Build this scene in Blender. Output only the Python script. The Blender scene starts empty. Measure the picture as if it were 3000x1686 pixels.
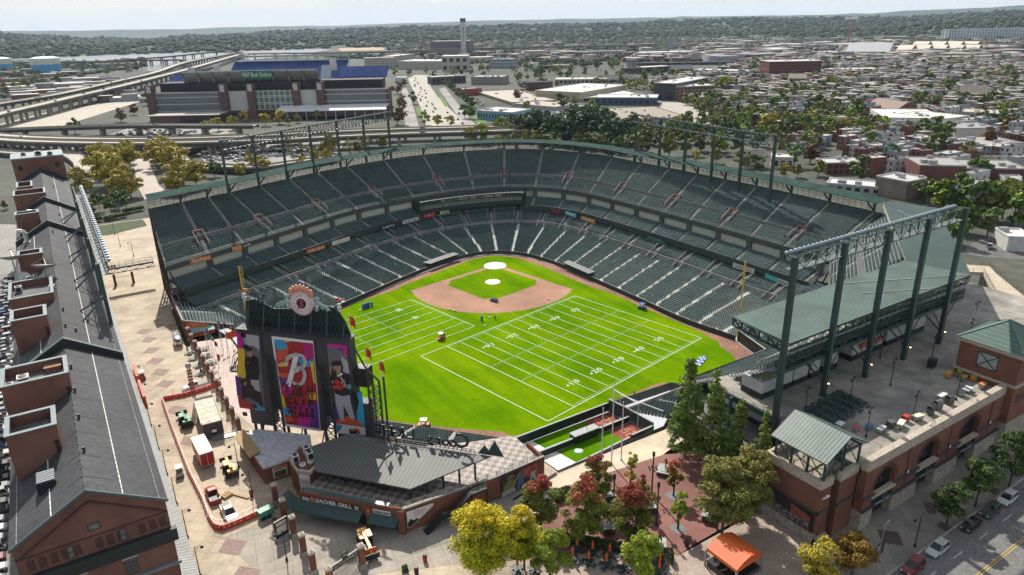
import bpy,bmesh,math,random
import numpy as np
from mathutils import Vector,Matrix,Euler
V3=Vector
cosf=math.cos;sinf=math.sin;atn=math.atan2;rads=math.radians;sqr=math.sqrt;hyp=math.hypot
random.seed(7);rng=np.random.default_rng(7)
SC=bpy.context.scene
COL=SC.collection
pi=math.pi
CF,CYAW,CPIT,CROL=2088.3487,-0.56781,1.21334,-0.01969
CO=V3((-133.04187,-220.09223,86.88463))
PW,PH=3000,1686
CR=(Matrix.Rotation(CYAW,3,'Z')@Matrix.Rotation(CPIT,3,'X')@Matrix.Rotation(CROL,3,'Z'))
cam=bpy.data.cameras.new('camera');co=bpy.data.objects.new('camera',cam);COL.objects.link(co)
co.matrix_world=Matrix.Translation(CO)@CR.to_4x4()
cam.sensor_width=36;cam.lens=CF/PW*36;cam.clip_end=60000;cam.clip_start=1
SC.camera=co
def ray(px,py):return CR@V3(((px-PW/2)/CF,-(py-PH/2)/CF,-1))
def G(px,py,z=0.0):
 d=ray(px,py);return CO+d*((z-CO.z)/d.z)
def AY(px,py,y):
 d=ray(px,py);return CO+d*((y-CO.y)/d.y)
def AX(px,py,x):
 d=ray(px,py);return CO+d*((x-CO.x)/d.x)
YO=(0,422,844,1264)
def C(i,j,x,y,z):return G(750*i+x/3.431,YO[j]+y/3.431,z)
def CXY(i,j,x,y):return 750*i+x/3.431,YO[j]+y/3.431
def Ov(x,y,z):return G(x*3000/2576,y*3000/2576,z)
def PX(p):
 d=CR.transposed()@(V3(p)-CO);return PW/2+CF*d.x/-d.z,PH/2-CF*d.y/-d.z
zb2={}
class MB:
 def __init__(s):s.v=[];s.f=[];s.m=[];s.chunks=[]
 def add(s,vs,fs,m=0):
  b=len(s.v);s.v.extend([tuple(p)for p in vs])
  for f in fs:s.f.append(tuple(b+i for i in f));s.m.append(m)
  return s
 def bQ(s,a,b,c,d,m=0):return s.add([a,b,c,d],[(0,1,2,3)],m)
 def poly(s,ps,m=0):return s.add(ps,[tuple(range(len(ps)))],m)
 def box(s,x0,x1,y0,y1,z0,z1,m=0):
  vs=[(x,y,z)for z in(z0,z1)for y in(y0,y1)for x in(x0,x1)]
  return s.add(vs,[(0,2,3,1),(4,5,7,6),(0,1,5,4),(2,6,7,3),(0,4,6,2),(1,3,7,5)],m)
 def bO(s,c,hx,hy,z0,z1,a=0,m=0):
  ca,sa=cosf(a),sinf(a)
  vs=[(c[0]+x*ca-y*sa,c[1]+x*sa+y*ca,z)for z in(z0,z1)for y in(-hy,hy)for x in(-hx,hx)]
  return s.add(vs,[(0,2,3,1),(4,5,7,6),(0,1,5,4),(2,6,7,3),(0,4,6,2),(1,3,7,5)],m)
 def bP(s,pl,z0,z1,m=0,mt=None,bottom=False):
  n=len(pl)
  ar=sum(pl[i][0]*pl[(i+1)%n][1]-pl[(i+1)%n][0]*pl[i][1]for i in range(n))
  if ar<0:pl=pl[::-1]
  zz0=[(p[2]if len(p)>2 and z0 is None else z0)for p in pl];zz1=[(p[2]if len(p)>2 and z1 is None else z1)for p in pl]
  vs=[(p[0],p[1],a)for p,a in zip(pl,zz0)]+[(p[0],p[1],a)for p,a in zip(pl,zz1)]
  s.add(vs,[(i,(i+1)%n,n+(i+1)%n,n+i)for i in range(n)],m)
  s.add(vs[n:],[tuple(range(n))],m if mt is None else mt)
  if bottom:s.add(vs[:n][::-1],[tuple(range(n))],m)
  return s
 def bT(s,p,q,r,n=6,m=0,r2=None,cap=True):
  p=V3(p);q=V3(q);d=(q-p)
  if d.length<1e-6:return s
  d.normalize();u=d.orthogonal().normalized();w=d.cross(u);r2=r if r2 is None else r2
  vs=[tuple(p+(u*cosf(2*pi*i/n)+w*sinf(2*pi*i/n))*r)for i in range(n)]+[tuple(q+(u*cosf(2*pi*i/n)+w*sinf(2*pi*i/n))*r2)for i in range(n)]
  fs=[(i,(i+1)%n,n+(i+1)%n,n+i)for i in range(n)]
  if cap:fs+=[tuple(range(n))[::-1],tuple(range(n,2*n))]
  return s.add(vs,fs,m)
 def bM(s,p,q,w,h,m=0):
  p=V3(p);q=V3(q);d=(q-p)
  if d.length<1e-6:return s
  d.normalize();up=V3((0,0,1))if abs(d.z)<0.95 else V3((0,1,0))
  u=d.cross(up).normalized();w_=u.cross(d)
  vs=[tuple(b+u*(sx*w/2)+w_*(sz*h/2))for b in(p,q)for sx,sz in((-1,-1),(1,-1),(1,1),(-1,1))]
  return s.add(vs,[(0,1,2,3)[::-1],(4,5,6,7),(0,1,5,4),(1,2,6,5),(2,3,7,6),(3,0,4,7)],m)
 def bI(s,ps,r,n=6,m=0):
  for a,b in zip(ps[:-1],ps[1:]):s.bT(a,b,r,n,m)
  return s
 def bL(s,c,prof,n=12,m=0):
  vs=[];fs=[]
  for r,z in prof:
   for i in range(n):vs.append((c[0]+r*cosf(2*pi*i/n),c[1]+r*sinf(2*pi*i/n),c[2]+z))
  for k in range(len(prof)-1):
   for i in range(n):fs.append((k*n+i,k*n+(i+1)%n,(k+1)*n+(i+1)%n,(k+1)*n+i))
  fs.append(tuple(range(n))[::-1]);fs.append(tuple(range((len(prof)-1)*n,len(prof)*n)))
  return s.add(vs,fs,m)
 def bR(s,p,q,h,w,nb,r,m=0,up=(0,0,1)):
  p=V3(p);q=V3(q);d=(q-p).normalized();U=V3(up);sd=d.cross(U).normalized()
  cs=[p+U*(a*h)+sd*b*w for a in(0,1)for b in(-.5,.5)];dl=q-p
  for c in cs:s.bM(c,c+dl,r*2,r*2,m)
  for k in range(nb):
   t0,t1=k/nb,(k+1)/nb
   for b in(-.5,.5):
    A=p+dl*t0+sd*b*w;B=p+dl*t1+sd*b*w
    if k%2:s.bM(A,B+U*h,r*1.3,r*1.3,m)
    else:s.bM(A+U*h,B,r*1.3,r*1.3,m)
    s.bM(B,B+U*h,r*1.3,r*1.3,m)
   for a in(0,1):
    A=p+dl*t0+U*a*h;B=p+dl*t1+U*a*h
    s.bM(A-sd*w/2,B+sd*w/2,r*1.2,r*1.2,m)
  return s
 def arr(s,V,F,m=0):
  ''
  s.chunks.append((np.asarray(V,float),np.asarray(F,int),m));return s
 def bB(s,name,mats,parent=None,smooth=False):
  if not isinstance(mats,(list,tuple)):mats=[mats]
  off=np.array(zb2.get(parent.name,(0,0,0))if parent else(0,0,0),float)
  V=[np.array(s.v,float).reshape(-1,3)]if s.v else[]
  me=bpy.data.meshes.new(name)
  if s.chunks:
   nb=len(s.v);loops=[];ls=[];lt=[];mi=[];pos=0
   for f,mm in zip(s.f,s.m):
    loops.append(np.array(f,int));ls.append(np.array([pos]));lt.append(np.array([len(f)]));pos+=len(f);mi.append(np.array([mm]))
   for cv,cf,mm in s.chunks:
    V.append(cv);k,w=cf.shape
    loops.append((cf+nb).ravel());ls.append(pos+np.arange(k)*w);lt.append(np.full(k,w));mi.append(np.full(k,mm));pos+=k*w;nb+=len(cv)
   V=np.concatenate(V)-off;loops=np.concatenate(loops);ls=np.concatenate(ls);lt=np.concatenate(lt);mi=np.concatenate(mi)
   me.vertices.add(len(V));me.vertices.foreach_set('co',V.ravel())
   me.loops.add(len(loops));me.loops.foreach_set('vertex_index',loops.astype(np.int32))
   me.polygons.add(len(ls));me.polygons.foreach_set('loop_start',ls.astype(np.int32));me.polygons.foreach_set('loop_total',lt.astype(np.int32))
   me.update(calc_edges=True);me.polygons.foreach_set('material_index',mi.astype(np.int32))
  else:
   V=V[0]-off if V else np.zeros((0,3))
   me.from_pydata(V.tolist(),[],s.f)
   me.polygons.foreach_set('material_index',np.array(s.m,np.int32))
  for mm in mats:me.materials.append(mm)
  if smooth:me.polygons.foreach_set('use_smooth',np.ones(len(me.polygons),bool))
  me.validate();me.update()
  o=bpy.data.objects.new(name,me);COL.objects.link(o)
  if parent:o.parent=parent
  zb2[o.name]=tuple(off)
  return o
def tag(o,label=None,cat=None,group=None,kind=None):
 if label:o['label']=label
 if cat:o['category']=cat
 if group:o['group']=group
 if kind:o['kind']=kind
 return o
def T(name,label,cat,loc=(0,0,0),group=None):
 o=bpy.data.objects.new(name,None);COL.objects.link(o);o.location=loc;o.empty_display_size=.5
 zb2[o.name]=tuple(loc);return tag(o,label,cat,group)
def S(name,mb,mats,smooth=False,kind='structure'):return tag(mb.bB(name,mats,None,smooth),kind=kind)
def KIDS(o):return[c for c in bpy.data.objects if c.parent is o]
_kc={}
def xk(o,loc,rz=0,sc=1,label=None,group=None,color=None,flat=False):
 kids=_kc.get(o.name)
 if kids is None:kids=_kc[o.name]=[(c,[d for d in c.children])for c in o.children]
 r=o.copy();COL.objects.link(r);r.location=loc;r.rotation_euler=(0,0,rz)
 r.scale=(sc,)*3 if not isinstance(sc,(tuple,list))else sc
 if label:r['label']=label
 if group:r['group']=group
 if color:r.color=(*color,1)
 if not flat:
  for c,gk in kids:
   n=c.copy();COL.objects.link(n);n.parent=r
   if color:n.color=(*color,1)
   for d in gk:
    e=d.copy();COL.objects.link(e);e.parent=n
    if color:e.color=(*color,1)
 return r
def kill(o):
 for c in list(o.children):
  for d in list(c.children):bpy.data.objects.remove(d)
  bpy.data.objects.remove(c)
 bpy.data.objects.remove(o)
_txt={}
def qw(body,size=1,extrude=0.03,align='CENTER',shear=0,bold=0):
 cu=bpy.data.curves.new('t','FONT');cu.body=body;cu.size=size;cu.extrude=extrude;cu.align_x=align;cu.align_y='CENTER';cu.resolution_u=2;cu.shear=shear;cu.offset=bold
 ob=bpy.data.objects.new('t',cu);COL.objects.link(ob)
 dg=bpy.context.evaluated_depsgraph_get();me=bpy.data.meshes.new_from_object(ob.evaluated_get(dg))
 vs=[v.co.copy()for v in me.vertices];fs=[tuple(p.vertices)for p in me.polygons]
 bpy.data.objects.remove(ob);bpy.data.curves.remove(cu);bpy.data.meshes.remove(me)
 return vs,fs
def text(mb,body,org,right,up,size,m=0,extrude=0.03,align='CENTER',fit=None,shear=0,bold=0):
 vs,fs=qw(body,size,extrude,align,shear,bold);R=V3(right).normalized();U=V3(up).normalized();N=R.cross(U)
 if fit:
  w=max(v.x for v in vs)-min(v.x for v in vs);k=fit/w
  for v in vs:v.x*=k
 o=V3(org);mb.add([o+R*v.x+U*v.y+N*v.z for v in vs],fs,m)
def wk(name):
 m=bpy.data.materials.new(name);m.use_nodes=True;nt=m.node_tree;return m,nt,nt.nodes['Principled BSDF']
def N(nt,t,**kw):
 n=nt.nodes.new(t)
 for k,v in kw.items():setattr(n,k,v)
 return n
def jz(nt,fac,a,b,bt='MIX'):
 n=nt.nodes.new('ShaderNodeMix');n.data_type='RGBA';n.blend_type=bt
 for idx,val in((0,fac),(6,a),(7,b)):
  if hasattr(val,'is_output')or isinstance(val,bpy.types.NodeSocket):nt.links.new(val,n.inputs[idx])
  elif idx==0:n.inputs[0].default_value=val
  else:n.inputs[idx].default_value=(*val,1)if len(val)==3 else val
 return n.outputs[2]
def jv(nt,scale,detail=4,rough=.6,coord='Object',sc=(1,1,1)):
 tc=N(nt,'ShaderNodeTexCoord');mp=N(nt,'ShaderNodeMapping');mp.inputs['Scale'].default_value=sc
 if coord=='Position':
  g=N(nt,'ShaderNodeNewGeometry');nt.links.new(g.outputs['Position'],mp.inputs['Vector'])
 else:nt.links.new(tc.outputs[coord],mp.inputs['Vector'])
 n=N(nt,'ShaderNodeTexNoise');n.inputs['Scale'].default_value=scale;n.inputs['Detail'].default_value=detail;n.inputs['Roughness'].default_value=rough
 nt.links.new(mp.outputs[0],n.inputs['Vector']);return n.outputs['Fac']
def wq2(nt,fac,stops):
 r=N(nt,'ShaderNodeValToRGB');e=r.color_ramp.elements
 while len(e)<len(stops):e.new(.5)
 for el,(p,c)in zip(e,stops):el.position=p;el.color=(*c,1)if len(c)==3 else c
 nt.links.new(fac,r.inputs[0]);return r.outputs[0]
_M={}
def mat(name,col,rough=.7,var=.18,scale=.6,metal=0,fine=None,spec=.5,bump=0,coord='Position',big=None):
 ''
 if name in _M:return _M[name]
 m,nt,b=wk(name)
 lo=tuple(c*(1-var)for c in col);hi=tuple(min(1,c*(1+var))for c in col)
 f=jv(nt,scale,5,.65,coord);out=wq2(nt,f,[(.3,lo),(.7,hi)])
 if fine:
  f2=jv(nt,fine,2,.5,coord);out=jz(nt,.5,out,wq2(nt,f2,[(.35,(.55,.55,.55)),(.65,(1.4,1.4,1.4))]),'MULTIPLY')
 if big:
  f3=jv(nt,big,3,.55,coord);out=jz(nt,.6,out,wq2(nt,f3,[(.35,(.62,.62,.62)),(.65,(1.2,1.2,1.2))]),'MULTIPLY')
 nt.links.new(out,b.inputs['Base Color']);b.inputs['Roughness'].default_value=rough;b.inputs['Metallic'].default_value=metal
 b.inputs['Specular IOR Level'].default_value=spec
 if bump:
  bp=N(nt,'ShaderNodeBump');bp.inputs['Strength'].default_value=bump;bp.inputs['Distance'].default_value=.1
  nt.links.new(jv(nt,fine or scale*6,3,.6,coord),bp.inputs['Height']);nt.links.new(bp.outputs[0],b.inputs['Normal'])
 _M[name]=m;return m
def zg2(name,rough=.3,var=.08,metal=0,scale=1.0,spec=.5):
 ''
 if name in _M:return _M[name]
 m,nt,b=wk(name);oi=N(nt,'ShaderNodeObjectInfo')
 f=jv(nt,scale,3,.6,'Object');out=jz(nt,1,oi.outputs['Color'],wq2(nt,f,[(.3,(1-var,)*3),(.7,(1+var,)*3)]),'MULTIPLY')
 nt.links.new(out,b.inputs['Base Color']);b.inputs['Roughness'].default_value=rough;b.inputs['Metallic'].default_value=metal
 b.inputs['Specular IOR Level'].default_value=spec
 _M[name]=m;return m
def qj(name,a,b_,period,axis,duty=.5,rough=.5,metal=0,var=.15,scale=.3,rot=0,spec=.5):
 ''
 if name in _M:return _M[name]
 m,nt,b=wk(name);g=N(nt,'ShaderNodeNewGeometry');mp=N(nt,'ShaderNodeMapping');mp.inputs['Rotation'].default_value=(0,0,rot)
 nt.links.new(g.outputs['Position'],mp.inputs['Vector']);sx=N(nt,'ShaderNodeSeparateXYZ');nt.links.new(mp.outputs[0],sx.inputs[0])
 d=N(nt,'ShaderNodeMath',operation='DIVIDE');nt.links.new(sx.outputs['XYZ'.index(axis)],d.inputs[0]);d.inputs[1].default_value=period
 fr=N(nt,'ShaderNodeMath',operation='FRACT');nt.links.new(d.outputs[0],fr.inputs[0])
 gt=N(nt,'ShaderNodeMath',operation='GREATER_THAN');nt.links.new(fr.outputs[0],gt.inputs[0]);gt.inputs[1].default_value=duty
 c=jz(nt,gt.outputs[0],a,b_)
 f=jv(nt,scale,4,.6,'Position');c=jz(nt,1,c,wq2(nt,f,[(.3,(1-var,)*3),(.7,(1+var,)*3)]),'MULTIPLY')
 nt.links.new(c,b.inputs['Base Color']);b.inputs['Roughness'].default_value=rough;b.inputs['Metallic'].default_value=metal;b.inputs['Specular IOR Level'].default_value=spec
 _M[name]=m;return m
def zh2(name,col,var=.25,stain=.35):
 if name in _M:return _M[name]
 m,nt,b=wk(name)
 f=jv(nt,9,3,.8,'Position',(1,1,3.2));c=wq2(nt,f,[(.3,tuple(k*(1-var)for k in col)),(.7,tuple(k*(1+var)for k in col))])
 f2=jv(nt,.22,4,.6,'Position');c=jz(nt,1,c,wq2(nt,f2,[(.3,(1-stain,)*3),(.68,(1.12,)*3)]),'MULTIPLY')
 g=N(nt,'ShaderNodeNewGeometry');sx=N(nt,'ShaderNodeSeparateXYZ');nt.links.new(g.outputs['Position'],sx.inputs[0])
 d=N(nt,'ShaderNodeMath',operation='MULTIPLY');nt.links.new(sx.outputs[2],d.inputs[0]);d.inputs[1].default_value=4.2
 fr=N(nt,'ShaderNodeMath',operation='FRACT');nt.links.new(d.outputs[0],fr.inputs[0])
 gt=N(nt,'ShaderNodeMath',operation='GREATER_THAN');nt.links.new(fr.outputs[0],gt.inputs[0]);gt.inputs[1].default_value=.8
 mul=N(nt,'ShaderNodeMath',operation='MULTIPLY');nt.links.new(gt.outputs[0],mul.inputs[0]);mul.inputs[1].default_value=.35
 c=jz(nt,mul.outputs[0],c,(.3,.25,.22));nt.links.new(c,b.inputs['Base Color']);b.inputs['Roughness'].default_value=.9;b.inputs['Specular IOR Level'].default_value=.2
 _M[name]=m;return m
def zf2(name,col,st):
 if name in _M:return _M[name]
 m,nt,b=wk(name);b.inputs['Emission Color'].default_value=(*col,1);b.inputs['Emission Strength'].default_value=st;b.inputs['Base Color'].default_value=(*col,1);_M[name]=m;return m
CONC=mat('concrete',(.34,.32,.29),.85,.15,.5,fine=3,big=.06)
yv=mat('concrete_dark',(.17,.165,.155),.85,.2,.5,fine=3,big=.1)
zq=mat('green_steel',(.025,.055,.052),.45,.15,.4)
zv=mat('black_steel',(.012,.013,.015),.5,.2,.8)
zk=mat('grey_metal',(.32,.33,.34),.4,.12,.5,metal=.4)
WHITE=mat('white_paint',(.78,.78,.75),.5,.06,.8)
BRICK=zh2('red_brick',(.20,.078,.05))
yk=zh2('warehouse_brick',(.18,.08,.058))
zj=mat('dark_glass',(.02,.025,.03),.12,.3,.3)
def HT(xy,px,py):
 d=ray(px,py);s=((xy[0]-CO.x)*d.x+(xy[1]-CO.y)*d.y)/(d.x**2+d.y**2);return CO.z+s*d.z
def fill(name,loops,z,m,kind='structure'):
 ''
 bm=bmesh.new();es=[]
 for lp in loops:
  vs=[bm.verts.new((p[0],p[1],z))for p in lp]
  for i in range(len(vs)):es.append(bm.edges.new((vs[i],vs[(i+1)%len(vs)])))
 bmesh.ops.triangle_fill(bm,use_beauty=True,use_dissolve=False,edges=es,normal=(0,0,1))
 for f in bm.faces:
  if f.normal.z<0:f.normal_flip()
 me=bpy.data.meshes.new(name);bm.to_mesh(me);bm.free();me.materials.append(m)
 o=bpy.data.objects.new(name,me);COL.objects.link(o);zb2[o.name]=(0,0,0);return tag(o,kind=kind)
def smooth(ps,n=6,closed=False):
 P=[V3(p)for p in ps];out=[];N_=len(P)
 rg=range(N_ if closed else N_-1)
 for i in rg:
  p0=P[(i-1)%N_]if closed or i>0 else P[0]*2-P[1];p1=P[i];p2=P[(i+1)%N_];p3=P[(i+2)%N_]if closed or i+2<N_ else P[-1]*2-P[-2]
  for k in range(n):
   t=k/n;out.append(.5*((2*p1)+(p2-p0)*t+(2*p0-5*p1+4*p2-p3)*t*t+(3*p1-p0-3*p2+p3)*t**3))
 if not closed:out.append(P[-1])
 return out
def grassmat(name,a,b_,dark=.5):
 m,nt,b=wk(name)
 f=jv(nt,.05,5,.6,'Position');c=wq2(nt,f,[(.36,a),(.62,b_)])
 f2=jv(nt,.9,4,.7,'Position');c=jz(nt,.7,c,wq2(nt,f2,[(.3,(.75,.8,.7)),(.7,(1.2,1.15,1.2))]),'MULTIPLY')
 f3=jv(nt,.28,2,.5,'Position',(1,.08,1));c=jz(nt,.6,c,wq2(nt,f3,[(.4,(.74,.8,.7)),(.6,(1.1,1.06,1.1))]),'MULTIPLY')
 f4=jv(nt,.022,3,.6,'Position');c=jz(nt,dark,c,wq2(nt,f4,[(.33,(.55,.66,.5)),(.44,(1,1,1))]),'MULTIPLY')
 nt.links.new(c,b.inputs['Base Color']);b.inputs['Roughness'].default_value=1;b.inputs['Specular IOR Level'].default_value=0;return m
TURF=grassmat('mown_turf',(.080,.185,.0008),(.148,.25,.001))
TURF_B=grassmat('bullpen_turf',(.065,.17,.002),(.09,.21,.003),.2)
CLAY=mat('infield_clay',(.36,.19,.125),.95,.1,.15,fine=2.5,big=.05)
TRACK=mat('track_clay',(.25,.125,.085),.95,.16,.2,fine=1.5,big=.08)
CHALK=mat('field_chalk',(.60,.66,.50),.9,.08,1)
TARP=mat('white_tarp',(.74,.68,.62),.6,.07,.4,big=.3)
LW=[(-95,-20),(-78,-12.5),(-62,-6.5),(-31,7),(-12,13.2),(-2,14.5),(5,13),(11,8.5),(15,2.5),(17.2,-5),(18.7,-16),(18.7,-35),(18.5,-59),(18,-80),(20.5,-98),(16.5,-110.5)]
OF=[(-13,-111.2),(-15.5,-108),(-35,-107),(-62,-107.5),(-72,-101),(-84,-84),(-93,-72),(-96,-45)]
pit=[V3((*p,0))for p in LW]+[V3((*p,0))for p in OF]
fill('warning_track',[pit],0.0,TRACK)
def g2(L):return[C(*q,0)for q in L]
gr=g2([(1,1,1460,1430),(1,1,1900,1262),(1,1,2200,1152),(1,1,2420,1122),(2,1,60,1150),(2,1,300,1232),(2,1,800,1440),(2,2,1000,55),(2,2,1870,432),(2,2,2080,545),(2,2,2090,592),(2,2,2200,655),(2,2,2250,722)])
gr+=[V3((12,-109,0)),V3((-10,-109.5,0)),V3((-14.5,-104.4,0))]+g2([(2,2,1450,966),(2,2,1150,1080),(2,2,830,1210),(2,2,400,1360)])+[G(1480+75/2.912,1120+465/2.912,0)]
gr+=g2([(1,2,2480,1448),(1,2,1900,1400),(1,2,1500,1358),(1,2,1210,1305)])+[V3((-80,-80,0)),V3((-88.5,-68,0)),V3((-91,-45,0)),V3((-90,-23,0))]+g2([(1,2,820,250),(1,2,1000,150),(1,2,1430,10)])
fill('playing_field',[gr],.008,TURF)
aU=rads(-169.43);u1=V3((cosf(aU),sinf(aU),0));aV=rads(-79.43);v1=V3((cosf(aV),sinf(aV),0))
def uv(a,b,z=0):p=u1*a+v1*b;return V3((p.x,p.y,z))
mound=uv(13.04,13.04)
arc=[]
for k in range(41):
 a=(-45+180*k/40);r=28.96;d=(u1*cosf(rads(a))+v1*sinf(rads(a)))*r+mound
 a_,b_=d.dot(u1),d.dot(v1)
 if a_>-1.2 and b_>-1.2:arc.append(d)
dirt=[uv(-.9,-.9)]+[uv(-.9+38.2,-.9)]*0+[uv(arc[0].dot(u1),-1.1)]+arc+[uv(-1.1,arc[-1].dot(v1))]
fill('infield_dirt',[dirt],.016,CLAY)
ig=[(1.1,4),(1.1,23.6)]+[(4*sinf(t*pi/2/6)+.1,27.4-4*cosf(t*pi/2/6))for t in range(1,6)]+[(4.2,26.3),(23.4,26.3),(24.5,24.4),(26.3,23.4),(26.3,4.2)]+[(27.4-4*cosf(t*pi/2/6),.1+4*sinf(t*pi/2/6))for t in range(5,0,-1)]+[(23.6,1.1),(4,1.1)]
fill('infield_grass',[[uv(*p)for p in ig]],.024,TURF)
def disc(c,r,z0,z1,n=36):return[(c.x+r*cosf(2*pi*i/n),c.y+r*sinf(2*pi*i/n))for i in range(n)]
def jq(name,c,r,label):
 mb=MB();h=.25;mb.bL((c.x,c.y,.03),[(r,0),(r*.97,.06),(r*.4,h),(.05,h+.02)],40,0);tag(mb.bB(name,[TARP],smooth=False),label,'tarp')
jq('field_tarp',uv(.3,.3),4.3,'large white round tarp covering the home plate circle')
jq('field_tarp',mound,2.75,"small white round tarp over the pitcher's mound")
mk=MB()
def stripe(mb,a,b,w=.26,z=.034):
 w*=.55
 a=V3((a[0],a[1],z));b=V3((b[0],b[1],z));d=(b-a).normalized();s=V3((-d.y,d.x,0))*w/2
 mb.bQ(a-s,b-s,b+s,a+s)
A_=G(1232.4,1044.2);B_=G(1605.5,1234.9);D_=G(1684.2,867.3)
Y5=(D_-A_)/14;EV=(B_-A_)
def fp(y,v):return A_+Y5*((y+10)/5)+EV*v
for a,b in(((-10,0),(60,0)),((-10,1),(60,1)),((-10,0),(-10,1))):stripe(mk,fp(*a),fp(*b),.32)
for y in range(0,61,5):stripe(mk,fp(y,0),fp(y,1),.3 if y in(0,60)else .24)
for y in range(1,60):
 if y%5:
  for v0,v1_ in((0.008,.022),(.978,.992),(.375,.388),(.612,.625)):stripe(mk,fp(y,v0),fp(y,v1_),.2)
uy=Y5.normalized();uv_=EV.normalized()
for y in range(10,60,10):
 for v,sg in((.17,1),(.83,-1)):
  R_=-uy*sg;U_=uv_*sg
  if R_.cross(U_).z<0:R_=-R_
  text(mk,str(y)[0],fp(y,v)-R_*0.0+V3((0,0,.034))+R_*-1.0,R_,U_,2.6,extrude=0,bold=.0);text(mk,'0',fp(y,v)+V3((0,0,.034))+R_*1.0,R_,U_,2.6,extrude=0,bold=.0)
  if y<50:
   p=fp(y-2.3,v)+V3((0,0,.034));mk.poly([p-uy*.9,p+uv_*.35,p-uv_*.35])
q0=C(1,2,1565,118,0);q7=C(1,2,2197,385,0)
ends=[(905,330),(940,390),(1000,438),(1010,505),(1020,580),(1035,660),(1040,740),(1140,785)]
st2=[(1565,118),(1635,155),(1720,193),(1810,232),(1905,268),(1995,310),(2090,348),(2197,385)]
stripe(mk,q0,q7,.3);dirs=(C(1,2,1010,505,0)-C(1,2,1810,232,0)).normalized()
for k,(a,b)in enumerate(zip(st2,ends)):
 p=q0.lerp(q7,k/7);stripe(mk,p,p+dirs*40,.24)
s5=(q7-q0)/35
for y in range(0,25):
 p=q0+s5*y
 if y%5:
  stripe(mk,p+dirs*.3,p+dirs*1.0,.2);stripe(mk,p+dirs*18.3,p+dirs*18.9,.2);stripe(mk,p+dirs*29.6,p+dirs*30.2,.2)
for k,t_ in((5,'20'),(15,'10')):
 p=q0+s5*k+dirs*8.3+V3((0,0,.034));text(mk,t_,p,-s5,(-dirs if(-s5).cross(-dirs).z>0 else dirs),2.6,extrude=0,bold=.0)
S('field_markings',mk,CHALK)
FENCE=mat('fence_pad',(.010,.022,.018),.55,.2,.5)
FPOST=mat('fence_cap',(.30,.31,.30),.6,.1)
def xj(name,pts,z0,z1,t,m,label,cat='wall',cap=None,posts=0,group=None):
 root=T(name,label,cat,(pts[0][0],pts[0][1],z0),group)
 mb=MB();cp=MB();ps=MB()
 for a,b in zip(pts[:-1],pts[1:]):
  a=V3((a[0],a[1],0));b=V3((b[0],b[1],0));d=(b-a).normalized();s=V3((-d.y,d.x,0))*t/2
  mb.bP([a-s,b-s,b+s,a+s],z0,z1)
  if cap:cp.bP([a-s*1.5,b-s*1.5,b+s*1.5,a+s*1.5],z1+.002,z1+.12)
  if posts:
   n=max(1,int((b-a).length/posts))
   for k in range(n+1):
    p=a.lerp(b,k/n);ps.bO(p,.12,t/2+.06,z0,z1-.03,atn(d.y,d.x))
 mb.bB('padding'if m is FENCE else'wall_body',m,root)
 if cap:cp.bB('coping',cap,root)
 if posts:ps.bB('upright',zv,root)
 return root
xj('outfield_fence',[(-62,-107.6),(-35.2,-107.4)],0,2.2,.25,FENCE,'low dark padded outfield fence in front of the two bullpens','fence',FPOST,4)
xj('outfield_fence',[(-35,-107.4),(-15.8,-108.4),(-13.2,-111.4)],0,2.2,.25,FENCE,'dark padded outfield fence beside the centre field camera well, bending at the stand','fence',None,4)
xj('outfield_fence',[(-62.2,-107.6),(-72,-101.2),(-84,-84.2),(-93.2,-72),(-96.2,-45),(-96.5,-20)],0,2.6,.3,FENCE,'long dark padded outfield fence curving past the scoreboard to the right field corner','fence',FPOST,4)
xj('left_field_wall',[(20.7,-98.6),(16.5,-111.2),(-13,-111.6)],0,3.4,.3,FENCE,'high dark green wall along left field below the covered stand','wall',FPOST)
STL=[(-95,-20),(-62,-6.5),(-31,7),(-12,13.2),(-2,14.5),(5,13),(11,8.5),(15,2.5),(17.2,-5),(18.7,-16),(18.7,-35),(18.5,-59),(18,-80),(20.4,-98)]
STU=[(-111,7),(-79,21),(-46,36),(-26,41.5),(-5,43),(13,41),(31,35),(42,24),(48,9),(50,-8),(51.3,-31),(52,-56),(52,-80),(51.5,-103)]
NS=len(STL)-1
def cr(P,s):
 i=min(int(s),NS-1);t=s-i
 g=lambda k:np.array(P[k])if 0<=k<=NS else(2*np.array(P[0])-np.array(P[1])if k<0 else 2*np.array(P[NS])-np.array(P[NS-1]))
 p0,p1,p2,p3=g(i-1),g(i),g(i+1),g(i+2)
 return .5*((2*p1)+(p2-p0)*t+(2*p0-5*p1+4*p2-p3)*t*t+(3*p1-p0-3*p2+p3)*t**3)
FS=np.linspace(0,NS,1301)
LA=np.array([cr(STL,s)for s in FS]);UA=np.array([cr(STU,s)for s in FS])
DV=UA-LA;kx=np.clip(1-FS/1.2,0,1)[:,None]**.7;DL=np.linalg.norm(DV,axis=1,keepdims=True);DN=DV/DL;DB=DN*(1-kx)+np.array([.03,1.25])*kx
ZB=np.interp(FS,[0,2,3,4,5,6,7,8,9,13],[32.3,32.3,32.6,33,33,32.8,32.3,31.8,31.3,31])
def at_off(d):
 ''
 if d<=33.5:return LA+DV*(d/33.5)
 return UA+DB*(d-33.5)
def arcl(P):return np.concatenate([[0],np.cumsum(np.linalg.norm(np.diff(P,axis=0),axis=1))])
SEAT=mat('seat_plastic',(.088,.135,.132),.34,.25,.3)
zc2=mat('seat_plastic_worn',(.10,.148,.142),.36,.3,.5)
ze2=mat('stair_concrete',(.30,.29,.27),.85,.15,.5,fine=3)
zd2=mat('shaded_tier_concrete',(.10,.105,.105),.85,.2,.4,fine=2,big=.08)  # tread colour darkened to stand for the shadow between seat rows
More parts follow.
